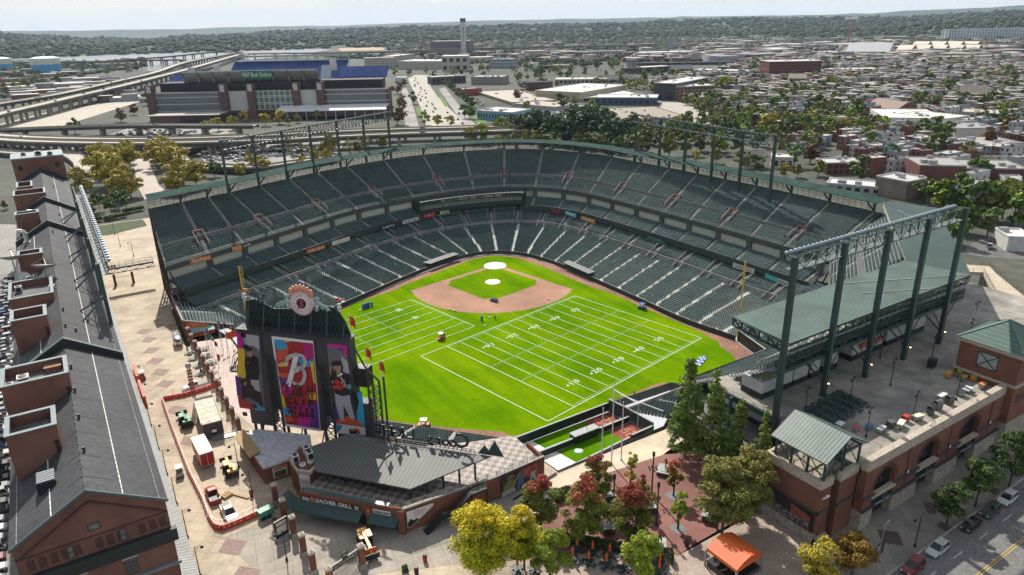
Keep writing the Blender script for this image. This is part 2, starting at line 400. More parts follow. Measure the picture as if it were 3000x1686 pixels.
def seat_tmpl():
 mb=MB();mb.box(-.23,.23,.16,.23,.40,.86);mb.box(-.23,.23,-.22,.15,.38,.44);mb.box(-.2,.2,.05,.12,0,.38)
 return np.array(mb.v),np.array(mb.f)
STV,STF=seat_tmpl()
def jk(mb,P,ang,m=0):
 ''
 n=len(P)
 if n==0:return
 c,s=np.cos(ang+pi/2),np.sin(ang+pi/2)
 V=STV[None,:,:];X=V[...,0]*c[:,None]-V[...,1]*s[:,None];Y=V[...,0]*s[:,None]+V[...,1]*c[:,None]
 W=np.stack([X+P[:,0:1],Y+P[:,1:2],V[...,2]+P[:,2:3]],-1).reshape(-1,3)
 F=(STF[None]+(np.arange(n)*len(STV))[:,None,None]).reshape(-1,4);mb.arr(W,F,m)
def wz(mb,A,B,za,zb,m=0,step=8):
 ''
 idx=np.unique(np.concatenate([np.arange(0,len(A),step),[len(A)-1]]));a=np.column_stack([A[idx],np.broadcast_to(za,len(A))[idx]]);b=np.column_stack([B[idx],np.broadcast_to(zb,len(B))[idx]])
 V=np.concatenate([a,b]);n=len(idx);k=np.arange(n-1);F=np.stack([k,n+k,n+k+1,k+1],1);mb.arr(V,F,m)
def wv(root,d0,d1,z0,z1,rows,aisle_at,ref,s0=0,s1=NS,skip=None,aw=.62,part='seat_section',stepm=None,rowmat=None,gap=None,lastsec=None):
 ''
 i0,i1=np.searchsorted(FS,[s0,s1]);i1=min(i1+1,len(FS));sl=slice(i0,i1)
 con=MB();stp={};secs={}
 z0a=np.broadcast_to(np.asarray(z0,float),len(FS));z1a=np.broadcast_to(np.asarray(z1,float),len(FS))
 al=arcl(ref);aidx=np.interp(aisle_at,al,np.arange(len(FS)))
 for k in range(rows):
  da=d0+(d1-d0)*k/rows;db=d0+(d1-d0)*(k+1)/rows
  za=z0a+(z1a-z0a)*k/rows;zb=z0a+(z1a-z0a)*(k+1)/rows
  A=at_off(da);B=at_off(db)
  wz(con,A[sl],B[sl],za[sl],za[sl]);wz(con,B[sl],B[sl],za[sl],zb[sl])
  if gap and gap[0]<=k<gap[1]:continue
  M=at_off(da+.42*(db-da));am=arcl(M)
  L0,L1=am[i0]+.3,am[i1-1]-.3
  q=np.arange(L0,L1,.56);fi=np.interp(q,am,np.arange(len(FS)))
  ai=np.interp(aidx,np.arange(len(FS)),am)
  sec=np.searchsorted(ai,q)
  dist=np.min(np.abs(q[:,None]-ai[None,:]),axis=1)if len(ai)else np.full(len(q),9)
  ok=dist>aw
  if skip is not None:ok&=~skip(k,fi)
  ok&=rng.random(len(q))>.004
  x=np.interp(fi,np.arange(len(FS)),M[:,0]);y=np.interp(fi,np.arange(len(FS)),M[:,1]);z=np.interp(fi,np.arange(len(FS)),za)
  nx=np.interp(fi,np.arange(len(FS)),DN[:,0]);ny=np.interp(fi,np.arange(len(FS)),DN[:,1]);ang=np.arctan2(-ny,-nx)
  P=np.column_stack([x,y,z])
  for sidx in np.unique(sec[ok]):
   w=ok&(sec==sidx);secs.setdefault(int(sidx),[]).append((P[w],ang[w]))
  for ak,a in enumerate(ai):
   if not(L0<a<L1):continue
   f=np.interp(a,am,np.arange(len(FS)));ii=int(f)
   for hb in(0,1):
    dm=da+(db-da)*(.5*hb);pa=at1(dm,f);pb=at1(dm+(db-da)*.5,f);t=np.array([-(pb-pa)[1],(pb-pa)[0]]);t=t/np.linalg.norm(t)*.55
    zt=np.interp(f,np.arange(len(FS)),za)+.03+(np.interp(f,np.arange(len(FS)),zb)-np.interp(f,np.arange(len(FS)),za))*.5*hb
    c4=[pa-t,pb-t,pb+t,pa+t];stp.setdefault(ak,MB()).add([(*c4[0],zt),(*c4[1],zt),(*c4[2],zt),(*c4[3],zt),(*c4[0],zt-.25),(*c4[3],zt-.25)],[(0,1,2,3),(4,0,3,5)])
 con.bB('concrete_tier',rowmat or zd2,root)
 for w in stp.values():w.bB('aisle_stair',stepm or ze2,root)
 for k,L in sorted(secs.items()):
  if sum(len(a)for a,_ in L)<30:continue
  mb=MB();jk(mb,np.concatenate([a for a,_ in L]),np.concatenate([b for _,b in L]));mb.bB(part,SEAT if k%5 else zc2,root)
def at1(d,f):
 i=min(int(f),len(FS)-2);t=f-i;la=LA[i]*(1-t)+LA[i+1]*t;ua=UA[i]*(1-t)+UA[i+1]*t
 if d<=33.5:return la+(ua-la)*(d/33.5)
 return ua+(DB[i]*(1-t)+DB[i+1]*t)*(d-33.5)
def fi_of(s):return np.interp(s,FS,np.arange(len(FS)))
UREF=at_off(33.5);BREF=at_off(53.5);LREF=at_off(14)
def nearest_f(pl,xy):return int(np.argmin(np.linalg.norm(pl-np.array(xy),axis=1)))
UDK=T('upper_deck','long green-seated upper deck curving round the whole infield under a narrow roof','grandstand',(*UREF[0],0))
ua=arcl(UREF)
a3=ua[nearest_f(UREF,(51.3,-34.4))];ais=np.sort(np.concatenate([np.arange(a3,ua[-1]-2,13.2),np.arange(a3-13.2,3,-13.2)]))
ais_front=ais+6.6
vom=[]
for k,a in enumerate(ais):
 if k%2==0:vom.append(np.interp(a,ua,np.arange(len(FS))))
vom=np.array(vom)
def vskip(k,fi):
 if not(4<=k<10):return np.zeros(len(fi),bool)
 return np.min(np.abs(fi[:,None]-vom[None,:]),axis=1)<11
wv(UDK,33.5,53.5,19.3,ZB,24,ais,UREF,skip=vskip,gap=(7,8))
VOMC=mat('vomitory_concrete',(.33,.30,.29),.8,.1,.5,fine=3)
SIGN_R=mat('red_sign',(.30,.07,.06),.6,.1)
for f in vom:
 z4=19.3+(np.interp(f,np.arange(len(FS)),ZB)-19.3)*4/24;z10=19.3+(np.interp(f,np.arange(len(FS)),ZB)-19.3)*10/24
 pa=at1(33.5+20*4/24,f);pb=at1(33.5+20*10.2/24,f);d=(pb-pa)/np.linalg.norm(pb-pa);t=np.array([-d[1],d[0]])*1.5
 w=MB()
 for s in(-1,1):
  a=pa+t*s;b=pb+t*s;e=np.array([-d[1],d[0]])*.14*s
  w.add([(*a,z4-.6),(*b,z4-.6),(*b,z10+.9),(*a,z4+1.3),(*(a+e),z4-.6),(*(b+e),z4-.6),(*(b+e),z10+.9),(*(a+e),z4+1.3)],[(0,1,2,3),(7,6,5,4),(3,2,6,7),(0,3,7,4),(1,5,6,2)])
 w.add([(*(pa-t),z4+.04),(*(pb-t),z4+.04),(*(pb+t),z4+.04),(*(pa+t),z4+.04)],[(0,1,2,3)])
 vo=w.bB('vomitory',VOMC,UDK)
 w=MB();c=pb-d*.3;w.bO(c,.12,1.5,z10+.3,z10+.95,atn(d[1],d[0]));w.bB('gate_sign',SIGN_R,vo)
fa=MB();A=at_off(33.3);A2=at_off(33.5)
wz(fa,A,A,18.3,20.1,0);wz(fa,A,A2,20.1,20.1,0);wz(fa,A,at_off(40),18.3,18.0,0);wz(fa,at_off(40),at_off(53.5),18.0,22,0)
fa.bB('front_fascia',mat('fascia_steel',(.055,.065,.065),.6,.15),UDK)
rl=MB()
for zz in(20.6,21.0):
 for i in range(0,len(FS)-12,12):rl.bM((*A[i],zz),(*A[i+12],zz),.07,.07)
for i in range(0,len(FS),12):rl.bM((*A[i],20.1),(*A[i],21.0),.07,.07)
rl.bB('front_railing',zk,UDK)
ROOFG=qj('roof_sheet_curve',(.026,.052,.045),(.034,.068,.057),.6,'Y',.5,.9,0,.3,.2,spec=.05)
cw=MB();zc=19.3+(ZB-19.3)*8/24;dd=33.5+20*8/24
wz(cw,at_off(dd-.12),at_off(dd-.12),zc-.5,zc+.75,0);wz(cw,at_off(dd-.12),at_off(dd),zc+.75,zc+.75,0)
cw.bB('cross_aisle_wall',mat('aisle_wall',(.16,.16,.155),.8,.2,.5,fine=2),UDK)
bk=MB();Bk=at_off(53.7)
ZR=ZB+3.6
rf=MB();R0=at_off(50.3);R1=at_off(56.6)
wz(rf,R0,R1,ZR,ZR+.55,0);wz(rf,R1,R0,ZR+.4,ZR-.15,0);wz(rf,R0,R0,ZR-.15,ZR,0);wz(rf,R1,R1,ZR+.4,ZR+.55,0)
ro=rf.bB('roof_canopy',ROOFG,UDK)
tr=MB()
for i in range(0,len(FS)-10,10):
 a,b=R0[i],R0[min(i+10,len(FS)-1)];m_=at_off(52.3)[i]if False else None
 tr.bM((*a,ZR[i]-.95),(*b,ZR[i]-.95),.1,.1);tr.bM((*a,ZR[i]-.95),(*b,ZR[i]-.1),.09,.09);tr.bM((*a,ZR[i]-.95),(*a,ZR[i]-.1),.09,.09)
tr.bB('roof_truss',zv,UDK)
rail=MB()
for i in range(0,len(FS)-8,8):
 rail.bM((*Bk[i],ZB[i]),(*Bk[i],ZR[i]+.2),.08,.08)
 for h in(.1,1.1,):rail.bM((*Bk[i],ZB[i]+h),(*Bk[i+8],ZB[i+8]+h),.06,.06)
rail.bB('back_railing',zv,UDK)
for a in ais:
 f=np.interp(a,ua,np.arange(len(FS)));i=int(f);p=Bk[i];q=R0[i];po=MB();po.bM((*p,5),(*p,ZR[i]+.3),.55,.55);po.bM((*p,ZB[i]+.3),(*q,ZR[i]-.3),.3,.4);po.bB('roof_column',zq,UDK)
bw=MB();Bo=at_off(54.4);wz(bw,Bo,Bo,ZB-9,ZB-.2,0);wz(bw,at_off(53.4),Bo,ZB,ZB,0);bw.bB('rear_wall',mat('rear_wall_brick',(.2,.09,.06),.9,.2),UDK)
for e in(0,len(FS)-1):
 w=MB()
 for k in range(8):
  d_=29+3.5*k;p=at_off(d_)[e];zt_=12+(ZB[e]-12)*max(0,k-1)/6 if k<2 else 18+(ZB[e]-18.8)*(k-1)/6;w.bM((*p,4.6),(*p,zt_),.45,.45)
  if k<7:q=at_off(d_+3.5)[e];w.bM((*p,12),(*q,12),.3,.5);w.bM((*p,5),(*q,12),.2,.2);w.bM((*p,18.2 if k>1 else 12),(*q,18.2),.25,.4)
 w.bM((*UREF[e],18.9),(*BREF[e],ZB[e]-.4),.5,1.0);w.bM((*UREF[e],20.6),(*BREF[e],ZB[e]+1.3),.08,.08);w.bB('end_frame',zv,UDK)
CLUB=T('club_deck','narrow middle deck of green seats between the suites and the lower bowl','grandstand',(*at_off(28)[0],0))
s_in0,s_in1=3.62,6.35
def clubtier(s0,s1):
 wv(CLUB,27.6,33.6,12.6,15.4,8,ais_front-6.6,UREF,s0,s1)
clubtier(0,s_in0);clubtier(s_in1,NS)
cf=MB()
for s0,s1 in((0,s_in0),(s_in1,NS)):
 i0,i1=np.searchsorted(FS,[s0,s1]);sl=slice(i0,min(i1+1,len(FS)))
 wz(cf,at_off(27.4)[sl],at_off(27.4)[sl],11.3,13.4);wz(cf,at_off(27.4)[sl],at_off(27.6)[sl],13.4,13.4);wz(cf,at_off(27.4)[sl],at_off(36)[sl],11.3,11.6)
cf.bB('front_fascia',mat('club_fascia',(.035,.045,.045),.6,.2),CLUB)
SUITE=mat('suite_panel',(.50,.50,.44),.6,.08,.4)
sw=MB();sp=[]
for s0,s1 in((0,s_in0),(s_in1,NS)):
 i0,i1=np.searchsorted(FS,[s0,s1]);sl=slice(i0,min(i1+1,len(FS)))
 wz(sw,at_off(34.4)[sl],at_off(34.4)[sl],15.2,18.3)
for a in ais:
 f=np.interp(a,ua,np.arange(len(FS)));s=FS[int(f)]
 if s<s_in0+.05 or s>s_in1-.05:
  p=at1(34.1,f);n=at1(35,f)-p;w=MB();w.bO(p,.5,.9,15.0,18.4,atn(n[1],n[0]));w.bB('suite_pier',zd2,CLUB)
sw.bB('suite_wall',SUITE,CLUB)
LOW=T('lower_bowl','sunlit lower seating bowl of green seats wrapping the infield down to the track','grandstand',(*LA[0],0))
la=arcl(LREF);l3=la[nearest_f(LREF,(32,-37.4))]
lais=np.sort(np.concatenate([np.arange(l3,la[-1]-1,9.6),np.arange(l3-9.6,2,-9.6)]))
wv(LOW,.8,22,1.2,6.6,26,lais,LREF,rowmat=mat('sunlit_bowl_concrete',(.66,.66,.61),.85,.12,.4,fine=2),stepm=mat('pale_stair',(.60,.59,.55),.85,.1,.5))  # brighter tread concrete carries the sunlight on the lower bowl in its colour
wl=MB();wz(wl,at_off(22.3),at_off(22.3),6.3,8.4);wz(wl,at_off(22.3),at_off(22.6),8.4,8.4);wl.bB('box_wall',mat('box_wall',(.24,.24,.235),.85,.15,.5,fine=2,big=.2),LOW)
wv(LOW,22.8,31.5,8.2,11.3,10,ais_front,UREF)
fw=MB();F0=at_off(0);F1=at_off(.8);wz(fw,F0,F0,0,1.5);wz(fw,F0,at_off(.25),1.5,1.5);wz(fw,at_off(.25),at_off(.25),1.5,1.2);wz(fw,at_off(.25),F1,1.2,1.2);fw.bB('field_wall',[mat('field_wall_pad',(.028,.038,.036),.7,.2)],LOW)
for a in(ais_front):
 f=np.interp(a,ua,np.arange(len(FS)));s=FS[int(f)]
 p=at1(20.3,f);q=at1(29.5,f);d=(q-p)/np.linalg.norm(q-p);t=np.array([-d[1],d[0]])
 w=MB()
 for e in(-1.5,1.5):
  a0=p+t*e;b0=q+t*e;w.add([(*a0,6.0),(*b0,6.0),(*b0,12.0),(*a0,7.2),(*(a0+t*.15),6.0),(*(b0+t*.15),6.0),(*(b0+t*.15),12.0),(*(a0+t*.15),7.2)],[(0,1,2,3),(7,6,5,4),(3,2,6,7),(0,3,7,4)])
 w.bB('tunnel',VOMC,LOW)
def zj2(s0,s1,label):
 i0,i1=np.searchsorted(FS,[s0,s1]);sl=slice(i0,i1+1);r=T('dugout',label,'dugout',(*LA[i0],0))
 m=MB();A=at_off(-.9)[sl]if False else(LA-DN*.6)[sl];B=at_off(2.6)[sl]
 wz(m,A,B,2.55,2.75);wz(m,A,A,2.3,2.55);wz(m,B,A,2.35,2.3);m.bB('roof',mat('dugout_roof',(.14,.14,.14),.7,.2),r)
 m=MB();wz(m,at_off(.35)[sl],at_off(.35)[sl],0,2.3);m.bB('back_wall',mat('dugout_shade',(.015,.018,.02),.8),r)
 m=MB();C_=(LA-DN*1.6)[sl]
 for k in range(0,len(C_)-6,6):m.bM((*C_[k],.9),(*C_[k+6],.9),.07,.07);m.bM((*C_[k],0),(*C_[k],.95),.07,.07);m.bM((*C_[k],.45),(*C_[k+6],.45),.05,.05)
 m.bB('front_rail',zv,r)
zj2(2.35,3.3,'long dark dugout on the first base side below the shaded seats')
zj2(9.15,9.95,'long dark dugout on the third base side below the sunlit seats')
PRESS=T('press_box','dark green press box behind home plate with a row of windows and a lettered sign','press box',(*at_off(30)[650],0))
i0,i1=np.searchsorted(FS,[s_in0,s_in1]);sl=slice(i0,i1+1);PG=mat('press_green',(.022,.04,.036),.6,.15)
pm=MB();wz(pm,at_off(29.5)[sl],at_off(29.5)[sl],16.6,18.3);wz(pm,at_off(29.5)[sl],at_off(36)[sl],18.3,18.3);wz(pm,at_off(30.6)[sl],at_off(30.6)[sl],14.6,16.6);wz(pm,at_off(30)[sl],at_off(30)[sl],13.2,14.6);wz(pm,at_off(30)[sl],at_off(30.6)[sl],14.6,14.6);wz(pm,at_off(32)[sl],at_off(32)[sl],9.5,13.2);wz(pm,at_off(28.5)[sl],at_off(32.1)[sl],11.3,11.3);wz(pm,at_off(28.5)[sl],at_off(28.5)[sl],10.6,11.6)
for e in(i0,i1):
 a,b=at_off(28.5)[e],at_off(36)[e];pm.bQ((*a,8),(*b,8),(*b,19),(*a,19))
pm.bB('cladding',PG,PRESS)
pw=at_off(30.45)[sl];ws=arcl(pw);n=int(ws[-1]/1.5)
for gi in range(8):
 wm=MB();wf=MB()
 for k in range(gi*n//8,(gi+1)*n//8):
  a=np.array([np.interp((k+.12)*1.5,ws,pw[:,j])for j in(0,1)]);b=np.array([np.interp((k+.88)*1.5,ws,pw[:,j])for j in(0,1)])
  wm.bQ((*a,15.0),(*b,15.0),(*b,16.3),(*a,16.3))
  for q_ in(a,b):wf.bM((*q_,14.9),(*q_,16.4),.16,.2)
  wf.bM((*a,16.4),(*b,16.4),.16,.16);wf.bM((*a,14.9),(*b,14.9),.16,.16)
 w_=wm.bB('window',mat('press_glass',(.16,.17,.15),.15,.3),PRESS);wf.bB('frame',mat('press_frame',(.3,.36,.33),.5,.1),w_)
PAVE=None
def yw(name,col,joint,period,rot,var=.14,jw=.035,jc=.55):
 m,nt,b=wk(name);g=N(nt,'ShaderNodeNewGeometry');mp=N(nt,'ShaderNodeMapping');mp.inputs['Rotation'].default_value=(0,0,rot);nt.links.new(g.outputs['Position'],mp.inputs['Vector'])
 sx=N(nt,'ShaderNodeSeparateXYZ');nt.links.new(mp.outputs[0],sx.inputs[0]);ms=[]
 for ax in(0,1):
  d=N(nt,'ShaderNodeMath',operation='DIVIDE');nt.links.new(sx.outputs[ax],d.inputs[0]);d.inputs[1].default_value=period
  fr=N(nt,'ShaderNodeMath',operation='FRACT');nt.links.new(d.outputs[0],fr.inputs[0]);gt=N(nt,'ShaderNodeMath',operation='LESS_THAN');nt.links.new(fr.outputs[0],gt.inputs[0]);gt.inputs[1].default_value=jw;ms.append(gt)
 mx=N(nt,'ShaderNodeMath',operation='MAXIMUM');nt.links.new(ms[0].outputs[0],mx.inputs[0]);nt.links.new(ms[1].outputs[0],mx.inputs[1])
 f=jv(nt,.18,5,.65,'Position');c=wq2(nt,f,[(.3,tuple(k*(1-var*1.6)for k in col)),(.65,tuple(k*(1+var)for k in col))])
 f2=jv(nt,2.2,3,.6,'Position');c=jz(nt,.5,c,wq2(nt,f2,[(.3,(.85,)*3),(.7,(1.12,)*3)]),'MULTIPLY')
 f3=jv(nt,.07,6,.75,'Position');c=jz(nt,.8,c,wq2(nt,f3,[(.34,(.6,.6,.62)),(.52,(1,1,1))]),'MULTIPLY')
 mu=N(nt,'ShaderNodeMath',operation='MULTIPLY');nt.links.new(mx.outputs[0],mu.inputs[0]);mu.inputs[1].default_value=jc
 c=jz(nt,mu.outputs[0],c,joint);nt.links.new(c,b.inputs['Base Color']);b.inputs['Roughness'].default_value=.8;b.inputs['Specular IOR Level'].default_value=.3;return m
PAVE=yw('beige_paving',(.47,.385,.285),(.12,.1,.08),2.4,rads(40))
PAVE_G=yw('grey_paving',(.34,.30,.25),(.09,.085,.08),2.6,rads(10),jw=.03)
PAVE_R=yw('red_brick_paving',(.235,.105,.085),(.15,.09,.08),.8,rads(45),jw=.09,jc=.3)
TERR=yw('terrace_concrete',(.30,.275,.24),(.09,.085,.08),4.5,0,.25,.02)
DIAM=mat('brick_inlay',(.26,.175,.155),.85,.15,.6,fine=3)
ASPH=mat('asphalt',(.13,.125,.12),.9,.18,.2,fine=2.5,big=.05)
ASPH_L=mat('pale_asphalt',(.27,.255,.235),.9,.15,.15,fine=2,big=.03)
GRAV=mat('pea_gravel',(.34,.27,.22),.95,.14,.5,fine=5,big=.1)
CITY=mat('city_ground',(.065,.07,.05),.95,.3,.012,fine=.2,big=.004)
out=at_off(24);hole=[(p[0],p[1])for p in out[::40]]+[(20,-103),(16.6,-113),(-14,-113),(-34.8,-125.4),(-63,-125.6),(-64.5,-110),(-74,-107),(-90,-92),(-99,-77),(-101,-45),(-101,-24)]
big=[(-9000,-600),(9000,-600),(12000,16000),(-9000,16000)]
fill('ground',[[V3((*p,0))for p in big],[V3((*p,0))for p in hole]],3.5,CITY)
mb=MB()
for a,b in zip(hole,hole[1:]+hole[:1]):mb.bQ((*a,-.2),(*b,-.2),(*b,4.95),(*a,4.95))
S('retaining_wall_face',mb,yv,kind='structure')
def flat(name,pts,z,m):return fill(name,[[V3((p[0],p[1],0))for p in pts]],z,m)
flat('plaza',[(-129.8,-150),(-129.8,140),(-100,140),(-100,75),(-109,36),(-110.5,25),(-112,6),(-113,-22),(-101.6,-22),(-101.2,-45),(-99.2,-77),(-90.2,-92.2),(-74.2,-107.2),(-64.7,-110.2),(-63.3,-125.8),(-75,-128),(-77.5,-131),(-84,-134),(-98,-160),(-120,-160)],4.96,PAVE)
flat('forecourt_paving',[(-122,-109),(-108.5,-109),(-96,-124.5),(-77.6,-126.6),(-66.5,-125.9),(-63.3,-125.9),(-75,-128.1),(-80,-136),(-92,-137),(-104,-131.5),(-111,-128),(-118,-126)],4.975,PAVE_G)
for q in((0,2,[(1430,655),(1500,600),(1620,600),(1530,660)]),(0,2,[(1465,755),(1540,700),(1665,710),(1580,768)]),(0,2,[(1520,870),(1580,812),(1710,820),(1640,882)]),(0,2,[(1560,985),(1640,925),(1770,935),(1680,1003)]),(0,2,[(1680,1250),(1735,1185),(1880,1200),(1815,1278)]),(0,3,[(1810,130),(1850,50),(2015,60),(1960,155)]),(0,3,[(2190,1215),(2280,1075),(2490,1105),(2395,1245)]),(0,3,[(2350,1448),(2410,1350),(2620,1390),(2570,1500)]),(0,2,[(1370,455),(1420,410),(1530,415),(1450,468)]),(0,2,[(1425,540),(1470,490),(1590,500),(1500,552)])):
 flat('plaza_brick_diamond',[C(q[0],q[1],x,y,5)for x,y in q[2]],4.99,DIAM)
flat('flag_court',[(-110.9,-20),(-101.8,-22.2),(-101.4,-45),(-99.4,-77),(-103,-80),(-108,-76),(-110.9,-62)],4.98,mat('pink_paving',(.50,.39,.34),.85,.12,.3,fine=2))
flat('plaza_lawn_bed',[(-129,139),(-104,139),(-104,125),(-120,118),(-129,122)],5.0,mat('planting_bed',(.05,.075,.025),.95,.4,.4,fine=2))
flat('filling_station_yard',[C(3,1,*q_,3.5)for q_ in((1950,1110),(2050,1000),(2350,890),(2700,860),(2700,1180),(2100,1130))],3.56,ASPH)
flat('parking_lot',[(-147.5,-160),(-147.5,160),(-260,260),(-260,-160)],4.8,ASPH_L)
WH=T('brick_warehouse','very long red brick warehouse with a dark grey gabled roof along the plaza','warehouse',(-138,-134.4,5))
WX0,WX1,WXR=-146,-130,-137.8;WY0,WY1=-134.4,128;ZE,ZRG=32,36.75
w=MB();w.bQ((WX0,WY0,5),(WX1,WY0,5),(WX1,WY0,ZE),(WX0,WY0,ZE));w.poly([(WX0,WY0,ZE),(WX1,WY0,ZE),(WXR,WY0,ZRG-.1)])
w.bQ((WX1,WY0,5),(WX1,WY1,5),(WX1,WY1,ZE),(WX1,WY0,ZE));w.bQ((WX0,WY1,5),(WX0,WY0,5),(WX0,WY0,ZE),(WX0,WY1,ZE));w.bQ((WX1,WY1,5),(WX0,WY1,5),(WX0,WY1,ZE),(WX1,WY1,ZE))
w.bB('wall',yk,WH)
ROOFM=mat('roof_membrane',(.052,.053,.058),.75,.12,.35,fine=1.6,big=.12,spec=.35)
r=MB();o_=.3
for s,x in((0,WX0-o_),(1,WX1+o_)):
 a=(x,WY0-.15,ZE+.02);b=(x,WY1,ZE+.02);c=(WXR,WY1,ZRG+.02);d=(WXR,WY0-.15,ZRG+.02)
 r.poly([a,d,c,b]if s==0 else[a,b,c,d])
 r.bQ(a,b,(b[0],b[1],ZE-.25),(a[0],a[1],ZE-.25))
RF_=r.bB('roof',ROOFM,WH)
e=MB();EDGE=mat('copper_green_edge',(.075,.105,.11),.6,.15)
for x in(WX0-o_,WX1+o_):e.bM((x,WY0-.17,ZE+.05),(WXR,WY0-.17,ZRG+.05),.22,.3)
e.bB('gable_coping',EDGE,WH)
ls=MB();LAP=mat('roof_lap',(.035,.036,.04),.8,.1)
for y in np.arange(WY0+3.5,WY1,5.8):
 y=float(y)+random.uniform(-.6,.6)
 for x in(WX0,WX1+.1):
  ls.bQ((x,y,ZE+.08),(x,y+.09,ZE+.08),(WXR,y+.09,ZRG+.08),(WXR,y,ZRG+.08))
ls.bB('lap_seam',LAP,RF_)
BAT=mat('white_batten',(.62,.60,.55),.7,.2,.8)
def rz(x):return ZE+(ZRG-ZE)*((x-WX0)/(WXR-WX0)if x<WXR else(WX1-x)/(WX1-WXR))+.1
for x in(-145.4,-141.6,-134.2,-130.6):
 b=MB();y=WY0+.2
 while y<WY1-8:
  b.box(x-.06,x+.06,y,y+1.05,rz(x),rz(x)+.06);y+=1.22
 b.bB('roof_batten',BAT,WH)
cl=MB()
for x in(-134.2,-130.6,-137.7):
 for y in np.arange(WY0+1,WY1-20,2.1):cl.box(x-.22,x-.10,y,y+.14,rz(x)-.02,rz(x)+.14)
tag(cl.bB('snow_clip',zv,WH),kind='stuff')
for y0,y1 in((-86.5,-85.6),(8.4,9.3),(43.5,44.3),(103.5,104.6)):
 f=MB();h=1.5
 pl=[(WX0-.2,ZE-.2),(WXR,ZRG-.05),(WX1+.35,ZE-.2),(WX1+.35,ZE+h-.2),(WXR,ZRG+h),(WX0-.2,ZE+h-.2)]
 A=[(x,y0,z)for x,z in pl];B=[(x,y1,z)for x,z in pl]
 f.poly(A[:2]+[A[4],A[5]]);f.poly([A[1],A[2],A[3],A[4]]);f.poly([B[1],B[0],B[5],B[4]]);f.poly([B[2],B[1],B[4],B[3]])
 f.bQ(A[5],A[4],B[4],B[5],1);f.bQ(A[4],A[3],B[3],B[4],1);f.bQ(A[3],A[2],B[2],B[3]);f.bQ(A[0],A[5],B[5],B[0])
 f.bB('fire_wall',[mat('fire_wall_flash',(.018,.020,.024),.7,.2),EDGE],WH)
TRIM=mat('penthouse_trim',(.15,.19,.20),.6,.15,.6)
PHF=mat('penthouse_roof',(.11,.11,.11),.85,.25,.5,fine=2)
def xw(x0,x1,y0,y1,zt,z0=28):
 p=MB();t=.35;p.box(x0,x1,y0,y1,z0,zt-1.5)
 for a in((x0,x1,y0,y0+t),(x0,x1,y1-t,y1),(x0,x0+t,y0+t,y1-t),(x1-t,x1,y0+t,y1-t)):p.box(*a,zt-1.5,zt)
 o=p.bB('penthouse',yk,WH)
 c=MB();q=.12
 for a in((x0-q,x1+q,y0-q,y0+t+q),(x0-q,x1+q,y1-t-q,y1+q),(x0-q,x0+t+q,y0+t+q,y1-t-q),(x1-t-q,x1+q,y0+t+q,y1-t-q)):c.box(*a,zt+.002,zt+.14)
 c.bB('coping',TRIM,o)
 f=MB();f.box(x0+t,x1-t,y0+t,y1-t,zt-1.497,zt-1.42);f.bB('flat_roof',PHF,o)
 g=MB();c_=(x1-.2,y0-.14);g.box(x1-.6,x1-.25,y0-.3,y0-.004,z0+4,zt-3);g.bL((x1-.42,y0-.15,zt-3),[(.1,0),(.1,.5),(.28,.5),(.28,.8)],8);g.bB('downpipe',zv,o)
 return o
P1=xw(-145.9,-137.6,-105.2,-98.2,39.6)
xw(-145.2,-139.7,-120.6,-114.9,39.3)
xw(-145.1,-139.7,-75.6,-69.5,39.2)
xw(-145.9,-138.4,-58,-46,37.8)
xw(-144.3,-139.5,-29.6,-25.2,39)
xw(-145.1,-139.5,16.8,20.5,39)
xw(-145.7,-137.2,46,55,39)
xw(-145,-140.6,63,73,38.6)
bx=MB();bx.box(WX0-.2,WX1+.4,105.4,120,ZE-4,41.5);tw=bx.bB('lift_tower',yk,WH)
bx=MB()
for x in(-144,-132):bx.box(x-.7,x+.7,105.3,105.39,37.5,39.3)
bx.bB('window',zj,tw)
bx=MB();bx.box(WX0-.5,WX1+.7,105.1,120.3,41.502,42.1);bx.bB('coping',TRIM,tw)
cn=MB();cn.box(WX0-.2,WX1+.55,WY0-.75,WY0-.004,27.3,28.1);cn.box(WX0-.2,WX1+.55,WY0-.5,WY0-.006,26.2,27.298);cn.bB('cornice',[mat('cornice_dark',(.022,.026,.028),.6,.2)],WH)
cn=MB();cn.box(WX0-.1,WX1+.3,WY0-.45,WY0-.004,22.6,23.0);cn.bB('stone_course',mat('slate_course',(.16,.17,.19),.6,.2),WH)
DKB=zh2('recess_brick',(.085,.034,.026))
pn=MB()
for k in range(13):
 x=WX0+.9+k*1.16
 if k in(5,9):continue
 pn.box(x,x+.8,WY0-.03,WY0-.003,28.5,30.0)
pn.bB('recessed_panel',DKB,WH)
rib=MB()
rib.bM((WX0+.3,WY0-.08,ZE-1.5),(WXR,WY0-.08,ZRG-1.5),.16,.25);rib.bM((WXR,WY0-.08,ZRG-1.5),(WX1-.1,WY0-.08,ZE-1.5),.16,.25)
rib.box(WX0,WX1,WY0-.12,WY0-.003,30.35,30.5);rib.bB('brick_band',DKB,WH)
def whwin(x0,x1,z0,z1,nx,nz,lint=False,blind=False):
 m=MB();m.box(x0,x1,WY0-.05,WY0-.002,z0,z1);o=m.bB('window',mat('old_pane',(.16,.17,.15),.2,.3,2)if blind else zj,WH)
 f=MB()
 for k in range(nx+1):x=x0+(x1-x0)*k/nx;f.box(x-.05,x+.05,WY0-.12,WY0-.052,z0-.05,z1+.05)
 for k in range(nz+1):z=z0+(z1-z0)*k/nz;f.box(x0+.055,x1-.055,WY0-.11,WY0-.053,z-.05,z+.05)
 f.bB('frame',mat('dark_frame',(.04,.045,.045),.6,.1),o)
 if lint:l=MB();l.box(x0-.3,x1+.3,WY0-.2,WY0-.003,z1+.1,z1+.3);l.bB('lintel',mat('stone',(.42,.39,.35),.8,.12,1),o)
def gx(x,y):p=AY(*CXY(0,3,x,y),WY0);return p.x,p.z
